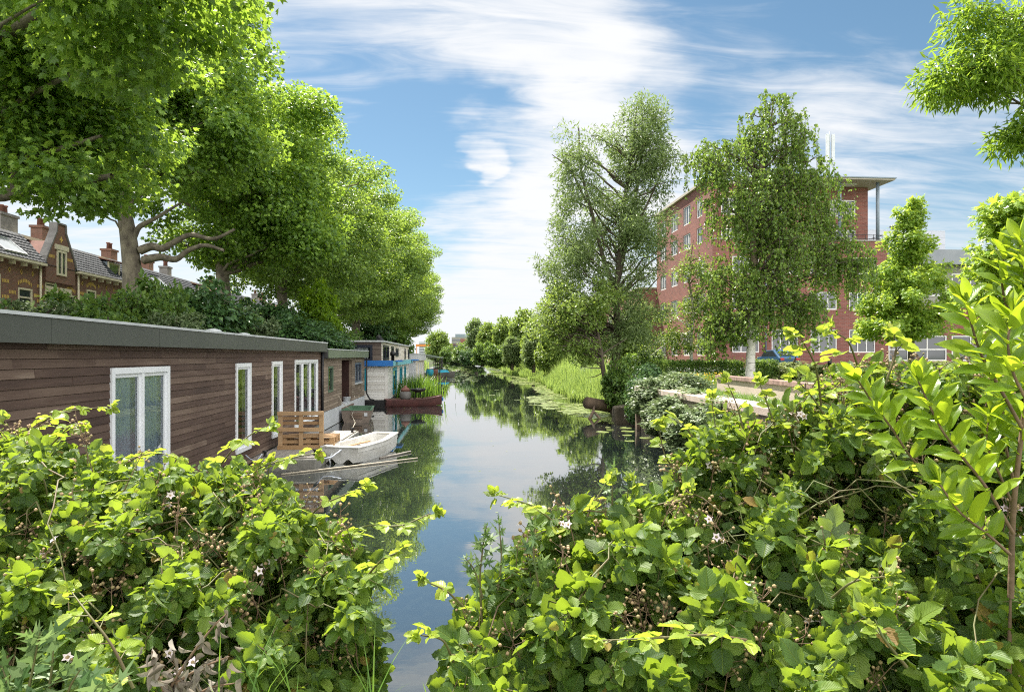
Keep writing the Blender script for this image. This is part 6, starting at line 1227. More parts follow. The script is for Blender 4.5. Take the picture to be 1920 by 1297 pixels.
def shrubs():
    G = 'shrubs along the left bank behind the houseboat'
    for (k, px, top, d, w, lab) in [
        ('shrub', -40, 560, 16, 150, 'low dull shrub at the very edge behind the brown houseboat roof'), ('grey', 60, 562, 17, 150, 'grey green shrub under the terrace windows'), ('shrub', 150, 545, 18, 150, 'shrub below the pointed gable'), ('shrub', 235, 540, 19, 120, 'fresh green shrub left of the thick plane trunk'),
        ('shrub', 300, 520, 20, 130, 'tall shrub just right of the thick plane trunk'), ('dark', 375, 530, 23, 190, 'big round dark bush left of the slim plane trunk'), ('grey', 462, 578, 25, 110, 'pale grey green shrub right of the slim plane trunk'), ('dark', 500, 560, 33, 120, 'dark bush behind the pale grey green shrub'),
        ('dark', 560, 590, 30, 150, 'very dark yew just above the houseboat roof edge'), ('dark', 612, 610, 33, 90, 'dark yew under the yellow green maple'), ('shrub', 640, 610, 42, 90, 'green shrub left of the brown upper storey'), ('dark', 690, 600, 66, 90, 'dark shrub behind the brown upper storey roof'), ('shrub', 740, 615, 72, 70, 'shrub behind the roof beyond the stove pipes'),
        ('grey', 330, 585, 19, 120, 'low grey shrub in front of the big round dark bush'), ('shrub', 200, 580, 17, 130, 'low shrub at the roof edge beneath the fresh green one')]:
        place(k, px, top, d, w, lab, 'shrub', G, 1.9, px * 0.13)
    for (k, px, top, d, w, lab) in [('bank', 846, 664, 245, 30, 'leafy bush closing the canal bend under the round far tree'), ('shrub', 858, 668, 235, 34, 'low bush on the far bend right of the closing bush'), ('bank_grey', 874, 664, 225, 36, 'pale bush on the far bend before the red brick block'), ('shrub', 888, 660, 180, 40, 'bush on the far right bend at the water'), ('shrub', 834, 670, 262, 40, 'low bush at the left end of the far bend'), ('shrub', 866, 671, 268, 60, 'broad low bush at the very end of the water')]:
        place(k, px, top, d, w, lab, 'shrub', 'bushes at the far bend of the canal', 0.0, px * 0.19)
    place('maple', 590, 525, 37, 105, 'yellow green young maple glowing in front of the plane trees', 'tree', None, 2.0, 0.4)
    place('maple', 618, 575, 36, 70, 'lower yellow green maple beside the taller one, near the green roof edge', 'tree', None, 2.0, 2.4)
    G = 'trees along the right bank'
    for (k, px, top, d, w, lab) in [
        ('round', 822, 620, 200, 48, 'round solitary tree at the far bend of the canal'), ('shrub', 838, 648, 170, 26, 'small bush right below the round far tree'), ('bank_grey', 862, 655, 160, 40, 'low pale bush below the far red brick block'), ('shrub', 872, 640, 150, 44, 'bush covering the foot of the far red brick block'), ('bank_grey', 893, 598, 140, 60, 'grey green bank tree right of the far buildings'), ('bank', 918, 606, 130, 60, 'bank tree second from the far buildings'),
        ('bank', 948, 596, 115, 66, 'bank tree with dark heart in the middle of the far right row'), ('bank', 985, 582, 100, 80, 'tallest of the bank trees left of the tall airy tree'), ('round', 1020, 592, 88, 90, 'bank tree just left of the tall airy tree'), ('bank_grey', 960, 632, 90, 52, 'pale grey willow bush above the reeds'), ('bank_grey', 1000, 622, 78, 60, 'broader pale willow bush above the reeds'),
        ('dark', 878, 655, 128, 34, 'dark bush leaning to the water at the bend'), ('round', 1050, 610, 66, 80, 'green tree behind the leaning alder'), ('bank', 1090, 560, 70, 110, 'dense tree behind the lower crown of the tall airy tree'), ('bank', 1180, 585, 60, 100, 'tree behind the foot of the tall airy tree'), ('shrub', 905, 640, 120, 40, 'small green bush at the water side of the far row'), ('shrub', 930, 645, 105, 44, 'rounded green bush above the far reeds')]:
        place(k, px, top, d, w, lab, 'tree', G, 0.7, px * 0.17)
    G = 'bushes at the foot of the tall airy tree'
    for (k, px, top, d, w, lab) in [('shrub', 1165, 668, 29.0, 70, 'leafy green bush right behind the fallen log'), ('shrub', 1200, 660, 33, 80, 'green bush between the tall airy tree and the hedge'), ('bank_grey', 1225, 655, 36, 70, 'pale bush behind the hedge end')]:
        place(k, px, top, d, w, lab, 'shrub', G, 0.2 if px < 1180 else 1.2, px * 0.3)
    G = 'pale ground cover shrubs on the right bank'
    for i, (px, top, d, w, lab) in enumerate([(1490, 678, 33, 110, 'pale ground cover mound next to the clipped hedge end'), (1560, 682, 31, 130, 'pale ground cover mound behind the slim dark post'), (1640, 680, 30, 140, 'pale ground cover mound in front of the cone shaped tree'), (1720, 676, 29, 150, 'pale ground cover mound under the cone shaped tree'), (1800, 680, 27, 150, 'pale ground cover mound behind the laurel'), (1590, 706, 25, 120, 'nearer pale mound beside the paved path'), (1700, 702, 23, 150, 'nearer pale mound left of the laurel tip'), (1890, 690, 24, 160, 'pale mound at the right edge behind the laurel')]):
        place('low', px, top, d, w, lab, 'shrub', G, 1.35, i * 1.3)
    # yellow-flowering and bramble bush on the quay
    G = 'bushes on the quay wall'
    for i, (px, top, d, w, z, lab) in enumerate([(1275, 698, 22.5, 130, 0.9, 'grey green bramble bush on the quay wall top'), (1235, 712, 23.4, 110, 0.5, 'bramble bush at the quay wall corner beside the ivy'), (1300, 728, 20.0, 150, 0.3, 'bramble bush drooping over the quay wall face'), (1262, 752, 21.2, 120, -0.05, 'tangled bramble hanging low over the quay wall to the water'), (1345, 745, 17.2, 170, 0.2, 'bramble bush hanging over the nearer part of the quay wall'), (1310, 790, 17.6, 150, -0.05, 'low bramble spilling into the water below the nearer quay wall')]):
        place('grey', px, top, d, w, lab, 'shrub', G, z, i * 1.4)
shrubs()
def box_leaves(name, label, x0, x1, y0, y1, z0, z1, n, size, lm, seed, cat='hedge', proto=FOLD, jit=0.05):
    """clipped hedge: leaves in the skin of a box, twigs inside"""
    rs = np.random.RandomState(seed); t = thing(name, label, cat, ((x0 + x1) / 2, (y0 + y1) / 2, z0)); q = rs.rand(n, 3); f = rs.choice(5, n, p=[0.08, 0.08, 0.38, 0.08, 0.38]); nn = np.zeros((n, 3))
    for i, (ax, v, s) in enumerate(((0, 0, -1), (0, 1, 1), (1, 0, -1), (1, 1, 1), (2, 1, 1))): k = f == i; q[k, ax] = v - s * rs.rand(k.sum()) ** 2 * 0.25; nn[k, ax] = s
    pts = np.array([x0, y0, z0]) + q * np.array([x1 - x0, y1 - y0, z1 - z0]) + rs.randn(n, 3) * jit
    V, Fc, U = batch(proto, pts, unit(nn * 0.3 + rs.randn(n, 3)), unit(nn + rs.randn(n, 3) * 0.5 + np.array([0, 0, 0.3])), size * (0.6 + 0.8 * rs.rand(n))); np_mesh('leaves', V, Fc, lm, t, U, smooth=False)
    L = []
    for k in range(int((x1 - x0) * 5)): x = rs.uniform(x0 + .1, x1 - .1); y = rs.uniform(y0 + .15, y1 - .15); L.append((curve((x, y, z0 - 0.1), (x + rs.randn() * .2, y + rs.randn() * .1, z1 - 0.1), 0, 5, rs=rs, wob=0.04), np.linspace(0.02, 0.008, 5)))
    V, Fc = tubes_np(L, 5); np_mesh('stems', V, Fc, M['bark_dark'], t); return t
def hedges():
    a = P(1205, 667, 32.2); b = P(1398, 667, 32.2); box_leaves('hedge', 'dark clipped hedge running behind the quay to the birch trunk', a[0], b[0], 31.3, 32.4, 1.4, 2.32, 14000, 0.075, M['lf_shrub'], 71)
    a = P(1414, 667, 32.2); b = P(1456, 667, 32.2); box_leaves('hedge', 'short clipped hedge block right of the birch trunk', a[0], b[0], 31.0, 32.2, 1.4, 2.34, 4200, 0.075, M['lf_shrub'], 72)
    # ivy on the quay corner
    rs = np.random.RandomState(73); t = thing('ivy', 'dark glossy ivy hanging over the quay wall corner to the water', 'ivy', (7.0, 25, 0)); n = 5200
    E = np.array([(*P(1200, 735, 25.5), 0.55, 0.6, 0.65), (*P(1192, 765, 25.2), 0.38, 0.4, 0.55), (*P(1215, 700, 26), 0.5, 0.6, 0.4)])[rs.choice(3, n, p=[0.5, 0.28, 0.22])]
    d = ball(rs, n); pts = E[:, :3] + d * E[:, 3:] * (0.7 + 0.35 * rs.rand(n, 1)); V, Fc, U = batch(FOLD, pts, unit(d * 0.3 + rs.randn(n, 3) * 0.5 - np.array([0, 0, 0.8])), unit(d + rs.randn(n, 3) * 0.4), 0.10 * (0.6 + 0.8 * rs.rand(n))); np_mesh('leaves', V, Fc, M['lf_dark'], t, U, smooth=False)
    V, Fc = tubes_np([(curve((7.0 + rs.randn() * .3, 25.2 + rs.randn() * .3, 0.1), (7.0 + rs.randn() * .3, 25.3 + rs.randn() * .3, 1.9), 0, 6, rs=rs, wob=0.06), 0.015) for _ in range(24)], 5); np_mesh('stems', V, Fc, M['bark_dark'], t)
    # yellow flowers
    rs = np.random.RandomState(74); t = thing('flower_patch', 'yellow flowers growing between the bramble bush and the low beige wall', 'flowers', P(1312, 713, 23.5)); n = 420; p0 = P(1312, 713, 23.5)
    pts = np.stack([p0[0] + rs.randn(n) * .45, p0[1] + rs.randn(n) * .5, 1.5 + rs.rand(n) * 0.5], 1); V, Fc, U = batch(FOLD, pts, rs.randn(n, 3) + [0, 0, .6], rs.randn(n, 3) + [0, 0, 1], 0.07); np_mesh('flowers', V, Fc, simple('yellow_petal', (0.75, 0.52, 0.03), (0.65, 0.4, 0.02), 0.6, island=True), t, U, smooth=False)
    n = 900; pts = np.stack([p0[0] + rs.randn(n) * .5, p0[1] + rs.randn(n) * .55, 1.45 + rs.rand(n) * 0.45], 1); V, Fc, U = batch(LANCE, pts, rs.randn(n, 3) + [0, 0, .8], rs.randn(n, 3) + [0, 0, .5], 0.13); np_mesh('leaves', V, Fc, M['lf_shrub'], t, U, smooth=False)
hedges()

# ------------------------------------------------------------------ reeds, irises, grass, lily pads
def blades(rs, base, h, w, lean, nseg=3):
    """upright bending blades as quad strips"""
    n = len(base); a = rs.rand(n) * 6.283; dx = np.stack([np.cos(a), np.sin(a), np.zeros(n)], 1); sd = np.stack([-np.sin(a), np.cos(a), np.zeros(n)], 1)
    Vs = []
    for i in range(nseg + 1):
        s = i / nseg; c = base + dx * (lean * h * s * s)[:, None]; c[:, 2] += h * s * (1 - 0.15 * s * (lean > 0.3)); ww = (w * (1 - s) ** 0.7 * 0.5)[:, None]
        Vs += [c - sd * ww, c + sd * ww]
    V = np.stack(Vs, 1); k = 2 * (nseg + 1); f = np.array([(2 * i, 2 * i + 1, 2 * i + 3, 2 * i + 2) for i in range(nseg)]); Fc = f[None] + (np.arange(n) * k)[:, None, None]
    return V.reshape(-1, 3), Fc.reshape(-1, 4)
def reeds():
    rs = np.random.RandomState(81); n = 30000; y = 31 + 170 * rs.rand(n) ** 1.7; e = right_edge(y); x = e - 0.15 + 2.3 * rs.rand(n) ** 1.15 + 0.35 * np.sin(y * 0.9)
    hh = 1.08 * (1.15 + 0.75 * rs.rand(n)) * (0.75 + 0.35 * np.sin(y * 0.35) * np.sin(y * 0.13 + 1)) * np.clip(0.45 + 0.6 * (x - e), 0.5, 1.15) * np.clip((y - 20) / 14, 0.6, 1.2)
    base = np.stack([x, y, ground_h(x, y) * 0 + np.maximum(-0.1, ground_h(x, y) - 0.05)], 1)
    V, Fc = blades(rs, base, hh, 0.035 + 0.0009 * y, 0.12 + 0.4 * rs.rand(n)); tag(np_mesh('reeds', V, Fc, M['lf_reed'], smooth=False), 'green reeds fringing the right bank', 'reeds', kind='stuff')
    n = 9000; y = 60 + 130 * rs.rand(n) ** 1.3; x = -9.6 + rs.randn(n) * 0.5 - 0.3 * 0; base = np.stack([x, y, np.full(n, 0.0)], 1); V, Fc = blades(rs, base, 1.0 + rs.rand(n) * .6, 0.05 + 0.0008 * y, 0.2 + 0.3 * rs.rand(n)); tag(np_mesh('reeds', V, Fc, M['lf_reed'], smooth=False), 'reeds on the far left bank', 'reeds', kind='stuff')
    n = 16000; x = 7.1 + 6 * rs.rand(n) ** 1.3; y = 13 + 17 * rs.rand(n); base = np.stack([x, y, np.full(n, 1.46)], 1); V, Fc = blades(rs, base, 0.06 + rs.rand(n) * .16, np.full(n, 0.012), 0.3 + 0.5 * rs.rand(n), 2); tag(np_mesh('grass', V, Fc, M['lf_iris'], smooth=False), 'short grass behind the quay wall', 'grass', kind='stuff')
    n = 5200; x = -4.0 + 8.6 * rs.rand(n); y = 200 + rs.rand(n) * 72
    # irises on a floating planter
    t = thing('water_iris', 'tall clump of green irises in a floating planter by the blue and white houseboat', 'plant', (-2.4, 39.8, 0)); n = 760
    x = -2.35 + rs.randn(n) * 0.62; y = 39.6 + rs.randn(n) * 0.8; base = np.stack([x, y, np.full(n, 0.12)], 1); V, Fc = blades(rs, base, 0.9 + 0.75 * rs.rand(n), np.full(n, 0.055), 0.1 + 0.6 * rs.rand(n) ** 1.4, 4); np_mesh('leaves', V, Fc, M['lf_iris'], t, smooth=False)
    MB().box(-3.5, -1.35, 38.3, 41.2, -0.2, 0.14).build('floating_planter', M['old_timber'], t, 0.02)
reeds()
M['pad'] = leaf_mat('lily_pad_leaf', (0.13, 0.19, 0.05), (0.24, 0.30, 0.10), (0.40, 0.42, 0.20), 0.15, (0.3, 0.36, 0.1), 0.22, spec=0.6)
def lily_pads():
    rs = np.random.RandomState(91); k = 13; a = np.linspace(0.28, 2 * math.pi - 0.28, k); V0 = np.array([(0, 0, 0)] + [(math.cos(v), math.sin(v), 0.03 * math.sin(3 * v)) for v in a]); F0 = np.array([(0, i, i + 1) for i in range(1, k)])
    N = 2300; y = 26.0 + 120 * rs.rand(N) ** 1.35; e = right_edge(y); x = e + 0.1 - (0.3 + 2.8 * rs.rand(N) ** 0.9) * np.clip(0.75 + 0.3 * np.sin(y * .21), 0.5, 1.1)
    keep = np.sin(x * 1.7 + y * 0.33) + np.sin(y * 0.61 - x) > -0.9 + 0.5 * (rs.rand(N) - 0.5); x, y = x[keep], y[keep]
    ex = np.array([(2.2, 45), (2.9, 52), (-0.6, 62), (-0.2, 70), (0.4, 66), (3.4, 40), (3.9, 36), (-1.0, 75), (-0.8, 82), (0.6, 90), (1.0, 100), (-0.5, 95), (1.6, 110), (2.4, 58), (5.2, 20.5), (5.5, 22), (5.3, 23.6), (4.9, 23.0), (5.9, 21.2), (5.6, 19.2), (6.0, 24.2), (5.8, 23.1), (5.4, 24.4)])
    m = 230; fx = -1.9 + 4.0 * rs.rand(m); fy = 66 + 75 * rs.rand(m)
    x = np.concatenate([ex[:, 0], x, fx]); y = np.concatenate([ex[:, 1], y, fy]); r = 0.11 + 0.15 * rs.rand(len(x)); rz = rs.rand(len(x)) * 6.28
    o = np.argsort(-(r / y) ** 1); first = o[:300]; rest = o[300:]
    me = None
    for i in first:
        if me is None:
            me = bpy.data.meshes.new('lily_pad'); me.from_pydata(V0.tolist(), [], F0.tolist()); me.materials.append(M['pad'])
        ob = link(bpy.data.objects.new('lily_pad', me)); ob.location = (x[i], y[i], 0.008 + 0.008 * rs.rand()); ob.rotation_euler = (0, 0, rz[i]); ob.scale = (r[i], r[i], r[i])
        tag(ob, 'pale green lily pad floating along the reed edge', 'lily pad', 'lily pads floating along the reeds')
    c, s = np.cos(rz[rest]), np.sin(rz[rest]); q = r[rest]
    V = np.stack([x[rest][:, None] + q[:, None] * (V0[None, :, 0] * c[:, None] - V0[None, :, 1] * s[:, None]), y[rest][:, None] + q[:, None] * (V0[None, :, 0] * s[:, None] + V0[None, :, 1] * c[:, None]), 0.008 + 0.01 * rs.rand(len(rest))[:, None] + 0 * V0[None, :, 0] + q[:, None] * V0[None, :, 2]], -1).reshape(-1, 3)
    Fc = (F0[None] + (np.arange(len(rest)) * len(V0))[:, None, None]).reshape(-1, 3); tag(np_mesh('lily_pads', V, Fc, M['pad'], smooth=False), 'mat of lily pads farther along the reeds', 'lily pads', kind='stuff')
lily_pads()

def floating_bits():
    rs = np.random.RandomState(95); n = 420; x = np.concatenate([-3.0 + rs.randn(160) * 1.0, 5.6 + rs.randn(160) * 0.8, -4 + 10 * rs.rand(100)]); y = 7 + 34 * rs.rand(n) ** 1.2; k = (x > -4.4) & (x < 6.3)
    pos = np.stack([x, y, np.full(n, 0.008)], 1)[k]; m = len(pos); V, Fc, U = batch(FOLD, pos, rs.randn(m, 3) * [1, 1, 0.02], np.tile([0, 0, 1.0], (m, 1)) + rs.randn(m, 3) * 0.05, 0.03 + 0.05 * rs.rand(m)); V[:, 2] = np.maximum(V[:, 2] * 0.3, 0.004); tag(np_mesh('floating_leaves', V, Fc, M['pad'], smooth=False), 'small fallen leaves and scum floating on the canal', 'leaves', kind='stuff')
floating_bits()
# ------------------------------------------------------------------ foreground: brambles, laurel, weeds on the near bank
M['lf_bramble'] = leaf_mat('bramble_leaf', (0.032, 0.072, 0.018), (0.078, 0.150, 0.026), (0.170, 0.245, 0.040), 0.44, (0.43, 0.58, 0.03), 0.5, veins=True, spec=0.32)
M['lf_young'] = leaf_mat('young_bramble_leaf', (0.16, 0.25, 0.03), (0.24, 0.34, 0.04), (0.36, 0.42, 0.07), 0.48, (0.55, 0.66, 0.05), 0.4, veins=True)
M['lf_laurel'] = leaf_mat('laurel_leaf', (0.09, 0.17, 0.015), (0.15, 0.25, 0.02), (0.24, 0.34, 0.03), 0.55, (0.54, 0.68, 0.025), 0.30, veins='faint', spec=0.5)
M['lf_mugwort'] = leaf_mat('mugwort_leaf', (0.05, 0.11, 0.03), (0.10, 0.17, 0.06), (0.19, 0.26, 0.12), 0.35, (0.26, 0.38, 0.10), 0.5)
M['lf_dead'] = leaf_mat('withered_leaf', (0.11, 0.09, 0.065), (0.19, 0.165, 0.13), (0.29, 0.265, 0.22), 0.2, (0.3, 0.26, 0.18), 0.8)
M['cane'] = simple('bramble_cane', (0.11, 0.14, 0.04), (0.10, 0.06, 0.035), 0.6, 6)
M['cane_brown'] = simple('brown_stem', (0.20, 0.13, 0.08), (0.10, 0.065, 0.04), 0.8, 8, 0.3, 40)
M['berry'] = simple('unripe_bramble_fruit', (0.36, 0.25, 0.14), (0.20, 0.17, 0.07), 0.7, 30, island=True)
M['petal'] = simple('pale_pink_petal', (0.80, 0.70, 0.74), (0.72, 0.60, 0.66), 0.6, 20)
ICO = None
def ico():
    global ICO
    if ICO is None:
        bm = bmesh.new(); bmesh.ops.create_icosphere(bm, subdivisions=1, radius=1.0); ICO = (np.array([v.co[:] for v in bm.verts]), np.array([[v.index for v in f.verts] for f in bm.faces])); bm.free()
    return ICO
def compound(rs, pos, axis, nrm, size, five=0.35, deep=False):
    """bramble leaves: a stalk with three or five toothed leaflets; returns leaflet arrays"""
    axis = unit(axis); nrm = unit(nrm - axis * (nrm * axis).sum(1, keepdims=True)); side = np.cross(axis, nrm); n = len(pos); L = []
    st = size * 0.55
    def add(ang, sc, base, mask, drop):
        m = mask; a = ang + rs.randn(m.sum()) * 0.18
        d = axis[m] * np.cos(a)[:, None] + side[m] * np.sin(a)[:, None] - np.array([0, 0, 1.0]) * drop
        nn = nrm[m] + rs.randn(m.sum(), 3) * 0.22
        L.append((pos[m] + axis[m] * (st[m] * base)[:, None], d, nn, size[m] * sc * (0.85 + 0.3 * rs.rand(m.sum()))))
    al = np.ones(n, bool); f5 = rs.rand(n) < five
    add(0.0, 1.0, 1.35, al, 0.15); add(1.15, 0.82, 1.0, al, 0.1); add(-1.15, 0.82, 1.0, al, 0.1); add(2.0, 0.58, 0.95, f5, 0.1); add(-2.0, 0.58, 0.95, f5, 0.1)
    out = []
    for p, d, nn, s in L:
        if deep: out.append(batch(BR_DEEP, p, d, nn, s)); continue
        k = rs.rand(len(p)) < 0.5
        if k.any(): out.append(batch(BRAMBLE, p[k], d[k], nn[k], s[k]))
        if (~k).any(): out.append(batch(BRAMBLE2, p[~k], d[~k], nn[~k], s[~k]))
    stalks = [(np.stack([pos[i], pos[i] + axis[i] * st[i] * 1.3]), np.array([0.0018, 0.0012])) for i in range(n)]
    return out, stalks
def in_poly(px, py, poly):
    c = np.zeros(len(px), bool); n = len(poly)
    for i in range(n):
        x1, y1 = poly[i]; x2, y2 = poly[(i + 1) % n]; k = ((y1 > py) != (y2 > py)); k &= px < (x2 - x1) * (py - y1) / (y2 - y1 + 1e-9) + x1; c ^= k
    return c
def PV(px, py, d): return np.array([0, 0, EYE]) + (FWD + RGT * ((px - 960) / F)[:, None] + np.array([0, 0, 1.0]) * ((667 - py) / F)[:, None]) * d[:, None]
def thicket(name, label, poly, dfun, n, seed, size=(0.045, 0.085), shoots=(), nfruit=40, nflower=14, deep=0.9):
    """a bramble bush: its sunny outer leaves, deeper leaf layers behind, arching canes, shoots, fruit and flowers"""
    rs = np.random.RandomState(seed); xs = [p[0] for p in poly]; ys = [p[1] for p in poly]
    t = thing(name, label, 'bramble', (0, 0, 0)); q = PV(np.array([np.mean(xs)]), np.array([np.mean(ys)]), np.array([dfun(np.array([np.mean(xs)]), np.array([np.mean(ys)]))[0]]))[0]; t.location = (q[0], q[1], 0.6)
    def sample(m):
        PX, PY = [], []
        while len(PX) < m:
            a = rs.uniform(min(xs), max(xs), m); b = rs.uniform(min(ys), max(ys), m); k = in_poly(a, b, poly); PX += a[k].tolist(); PY += b[k].tolist()
        return np.array(PX[:m]), np.array(PY[:m])
    leaves, stalks = [], []
    # clumps give the surface its hollows and bulges
    px, py = sample(n); lump = 0.16 * np.sin(px * 0.021 + seed) * np.sin(py * 0.026 + 2 * seed) + 0.10 * np.sin(px * 0.047 + py * 0.031)
    off = np.where(rs.rand(n) < 0.45, rs.rand(n) * 0.16, rs.rand(n) ** 1.2 * deep); d = dfun(px, py) + lump + off
    pos = PV(px, py, d)
    outw = unit(np.array([0, 0, EYE]) - pos)
    ax = unit(rs.randn(n, 3) * 0.8 + outw * 0.35 + np.array([0, 0, -0.15])); lo = np.clip((py - 900) / 300, 0, 1)[:, None]; nr = np.array([0, 0, 1.0]) * (0.75 - 0.35 * lo) + outw * (0.25 + 0.5 * lo) + rs.randn(n, 3) * 0.45
    sz = rs.uniform(size[0], size[1], n) * (0.85 + 0.3 * rs.rand(n)); sz *= np.where(rs.rand(n) < 0.12, 0.6, 1.0)
    dk = off > 0.28
    a, b = compound(rs, pos[~dk], ax[~dk], nr[~dk], sz[~dk]); leaves += a; stalks += b[::2]
    a, b = compound(rs, pos[dk], ax[dk], nr[dk], sz[dk] * 1.15, deep=True); leaves += a
    V, Fc, U = merge(leaves); np_mesh('leaves', V, Fc, M['lf_bramble'], t, U)
    # canes
    lines = list(stalks)
    for k in range(60):
        i = rs.randint(n); a = pos[i]; near = np.where((np.linalg.norm(pos - a, axis=1) < 0.75) & (np.linalg.norm(pos - a, axis=1) > 0.35))[0]
        if not len(near): continue
        b = pos[near[rs.randint(len(near))]]
        lines.append((curve(a, b, 0.10, 9, rs=rs, wob=0.02), np.linspace(0.0034, 0.0018, 9)))
    yl, yst = [], []
    for sh in shoots:
        p = catmull(np.array([P(*c) for c in sh]), 6); m = len(p); lines.append((p, np.linspace(0.0045, 0.0018, m))); seg = np.linalg.norm(np.diff(p, axis=0), axis=1).sum(); k = max(3, int(seg / 0.045))
        s = (np.arange(k) + 0.5) / k; pp = np.stack([np.interp(s * (m - 1), np.arange(m), p[:, j]) for j in range(3)], 1); tg = unit(np.gradient(pp, axis=0)); sd = unit(np.cross(tg, [0, 0, 1.0])) * np.where(np.arange(k) % 2, 1, -1)[:, None]
        a, b = compound(rs, pp, tg * 0.55 + sd * 0.9 + rs.randn(k, 3) * 0.25, np.array([0, 0, 1.0]) + rs.randn(k, 3) * 0.35, np.interp(s, [0, 0.5, 0.85, 1], [0.056, 0.052, 0.038, 0.022]) * (0.8 + 0.4 * rs.rand(k)), 0.15); yl += a; yst += b
        tp = np.repeat(p[-1:], 5, 0); a, b = compound(rs, tp, unit(p[-1] - p[-2])[None] + rs.randn(5, 3) * .45, rs.randn(5, 3) + [0, 0, 1.0], np.full(5, 0.03), 0.1); yl += a
    V, Fc = tubes_np(lines + yst, 5); np_mesh('canes', V, Fc, M['cane'], t)
    if yl: V, Fc, U = merge(yl); np_mesh('shoot_leaves', V, Fc, M['lf_young'], t, U)
    # fruit sprays
    sv, sf = ico(); FV, FF, ST, b0 = [], [], [], 0; fx, fy = sample(nfruit); fp = PV(fx, fy, dfun(fx, fy) - 0.02 + 0.16 * rs.rand(nfruit)); PVs = []
    for i in range(nfruit):
        a = fp[i]; up = unit(np.array([rs.randn() * .35, rs.randn() * .35 - 0.1, 1.0])); L = rs.uniform(0.07, 0.16); tip = a + up * L; ST.append((np.stack([a - up * 0.08, a, tip]), np.array([0.0025, 0.002, 0.0012])))
        for k in range(rs.randint(6, 14)):
            r0 = a + up * L * rs.uniform(0.35, 1.0); e = r0 + unit(rs.randn(3) + up * 0.7) * rs.uniform(0.02, 0.05); ST.append((np.stack([r0, e]), np.array([0.0011, 0.0009])))
            r = rs.uniform(0.003, 0.0062); FV.append(e + sv * r * (1 + 0.25 * rs.rand(len(sv), 1))); FF.append(sf + b0); b0 += len(sv)
            if i < nflower and k < 4: PVs.append((e, unit(rs.randn(3) + outw[0] * .8 + [0, 0, .6])))
    np_mesh('fruit_sprays', np.concatenate(FV), np.concatenate(FF), M['berry'], t); V, Fc = tubes_np(ST, 4); np_mesh('stalk_sprays', V, Fc, M['cane_brown'], t)
    if PVs:
        B = []
        for e, nrm in PVs:
            x = unit(np.cross(nrm, [0.2, 0.9, 0.1])); y = np.cross(nrm, x); a5 = np.arange(5) * 1.2566; dirs = x * np.cos(a5)[:, None] + y * np.sin(a5)[:, None] + nrm * 0.25
            B.append(batch(FOLD, np.repeat(e[None], 5, 0), dirs, np.repeat(nrm[None], 5, 0), 0.017))
        V, Fc, U = merge(B); np_mesh('blossoms', V, Fc, M['petal'], t, U)
    return t
def lin(py, pts): return np.interp(py, [p[0] for p in pts], [p[1] for p in pts])
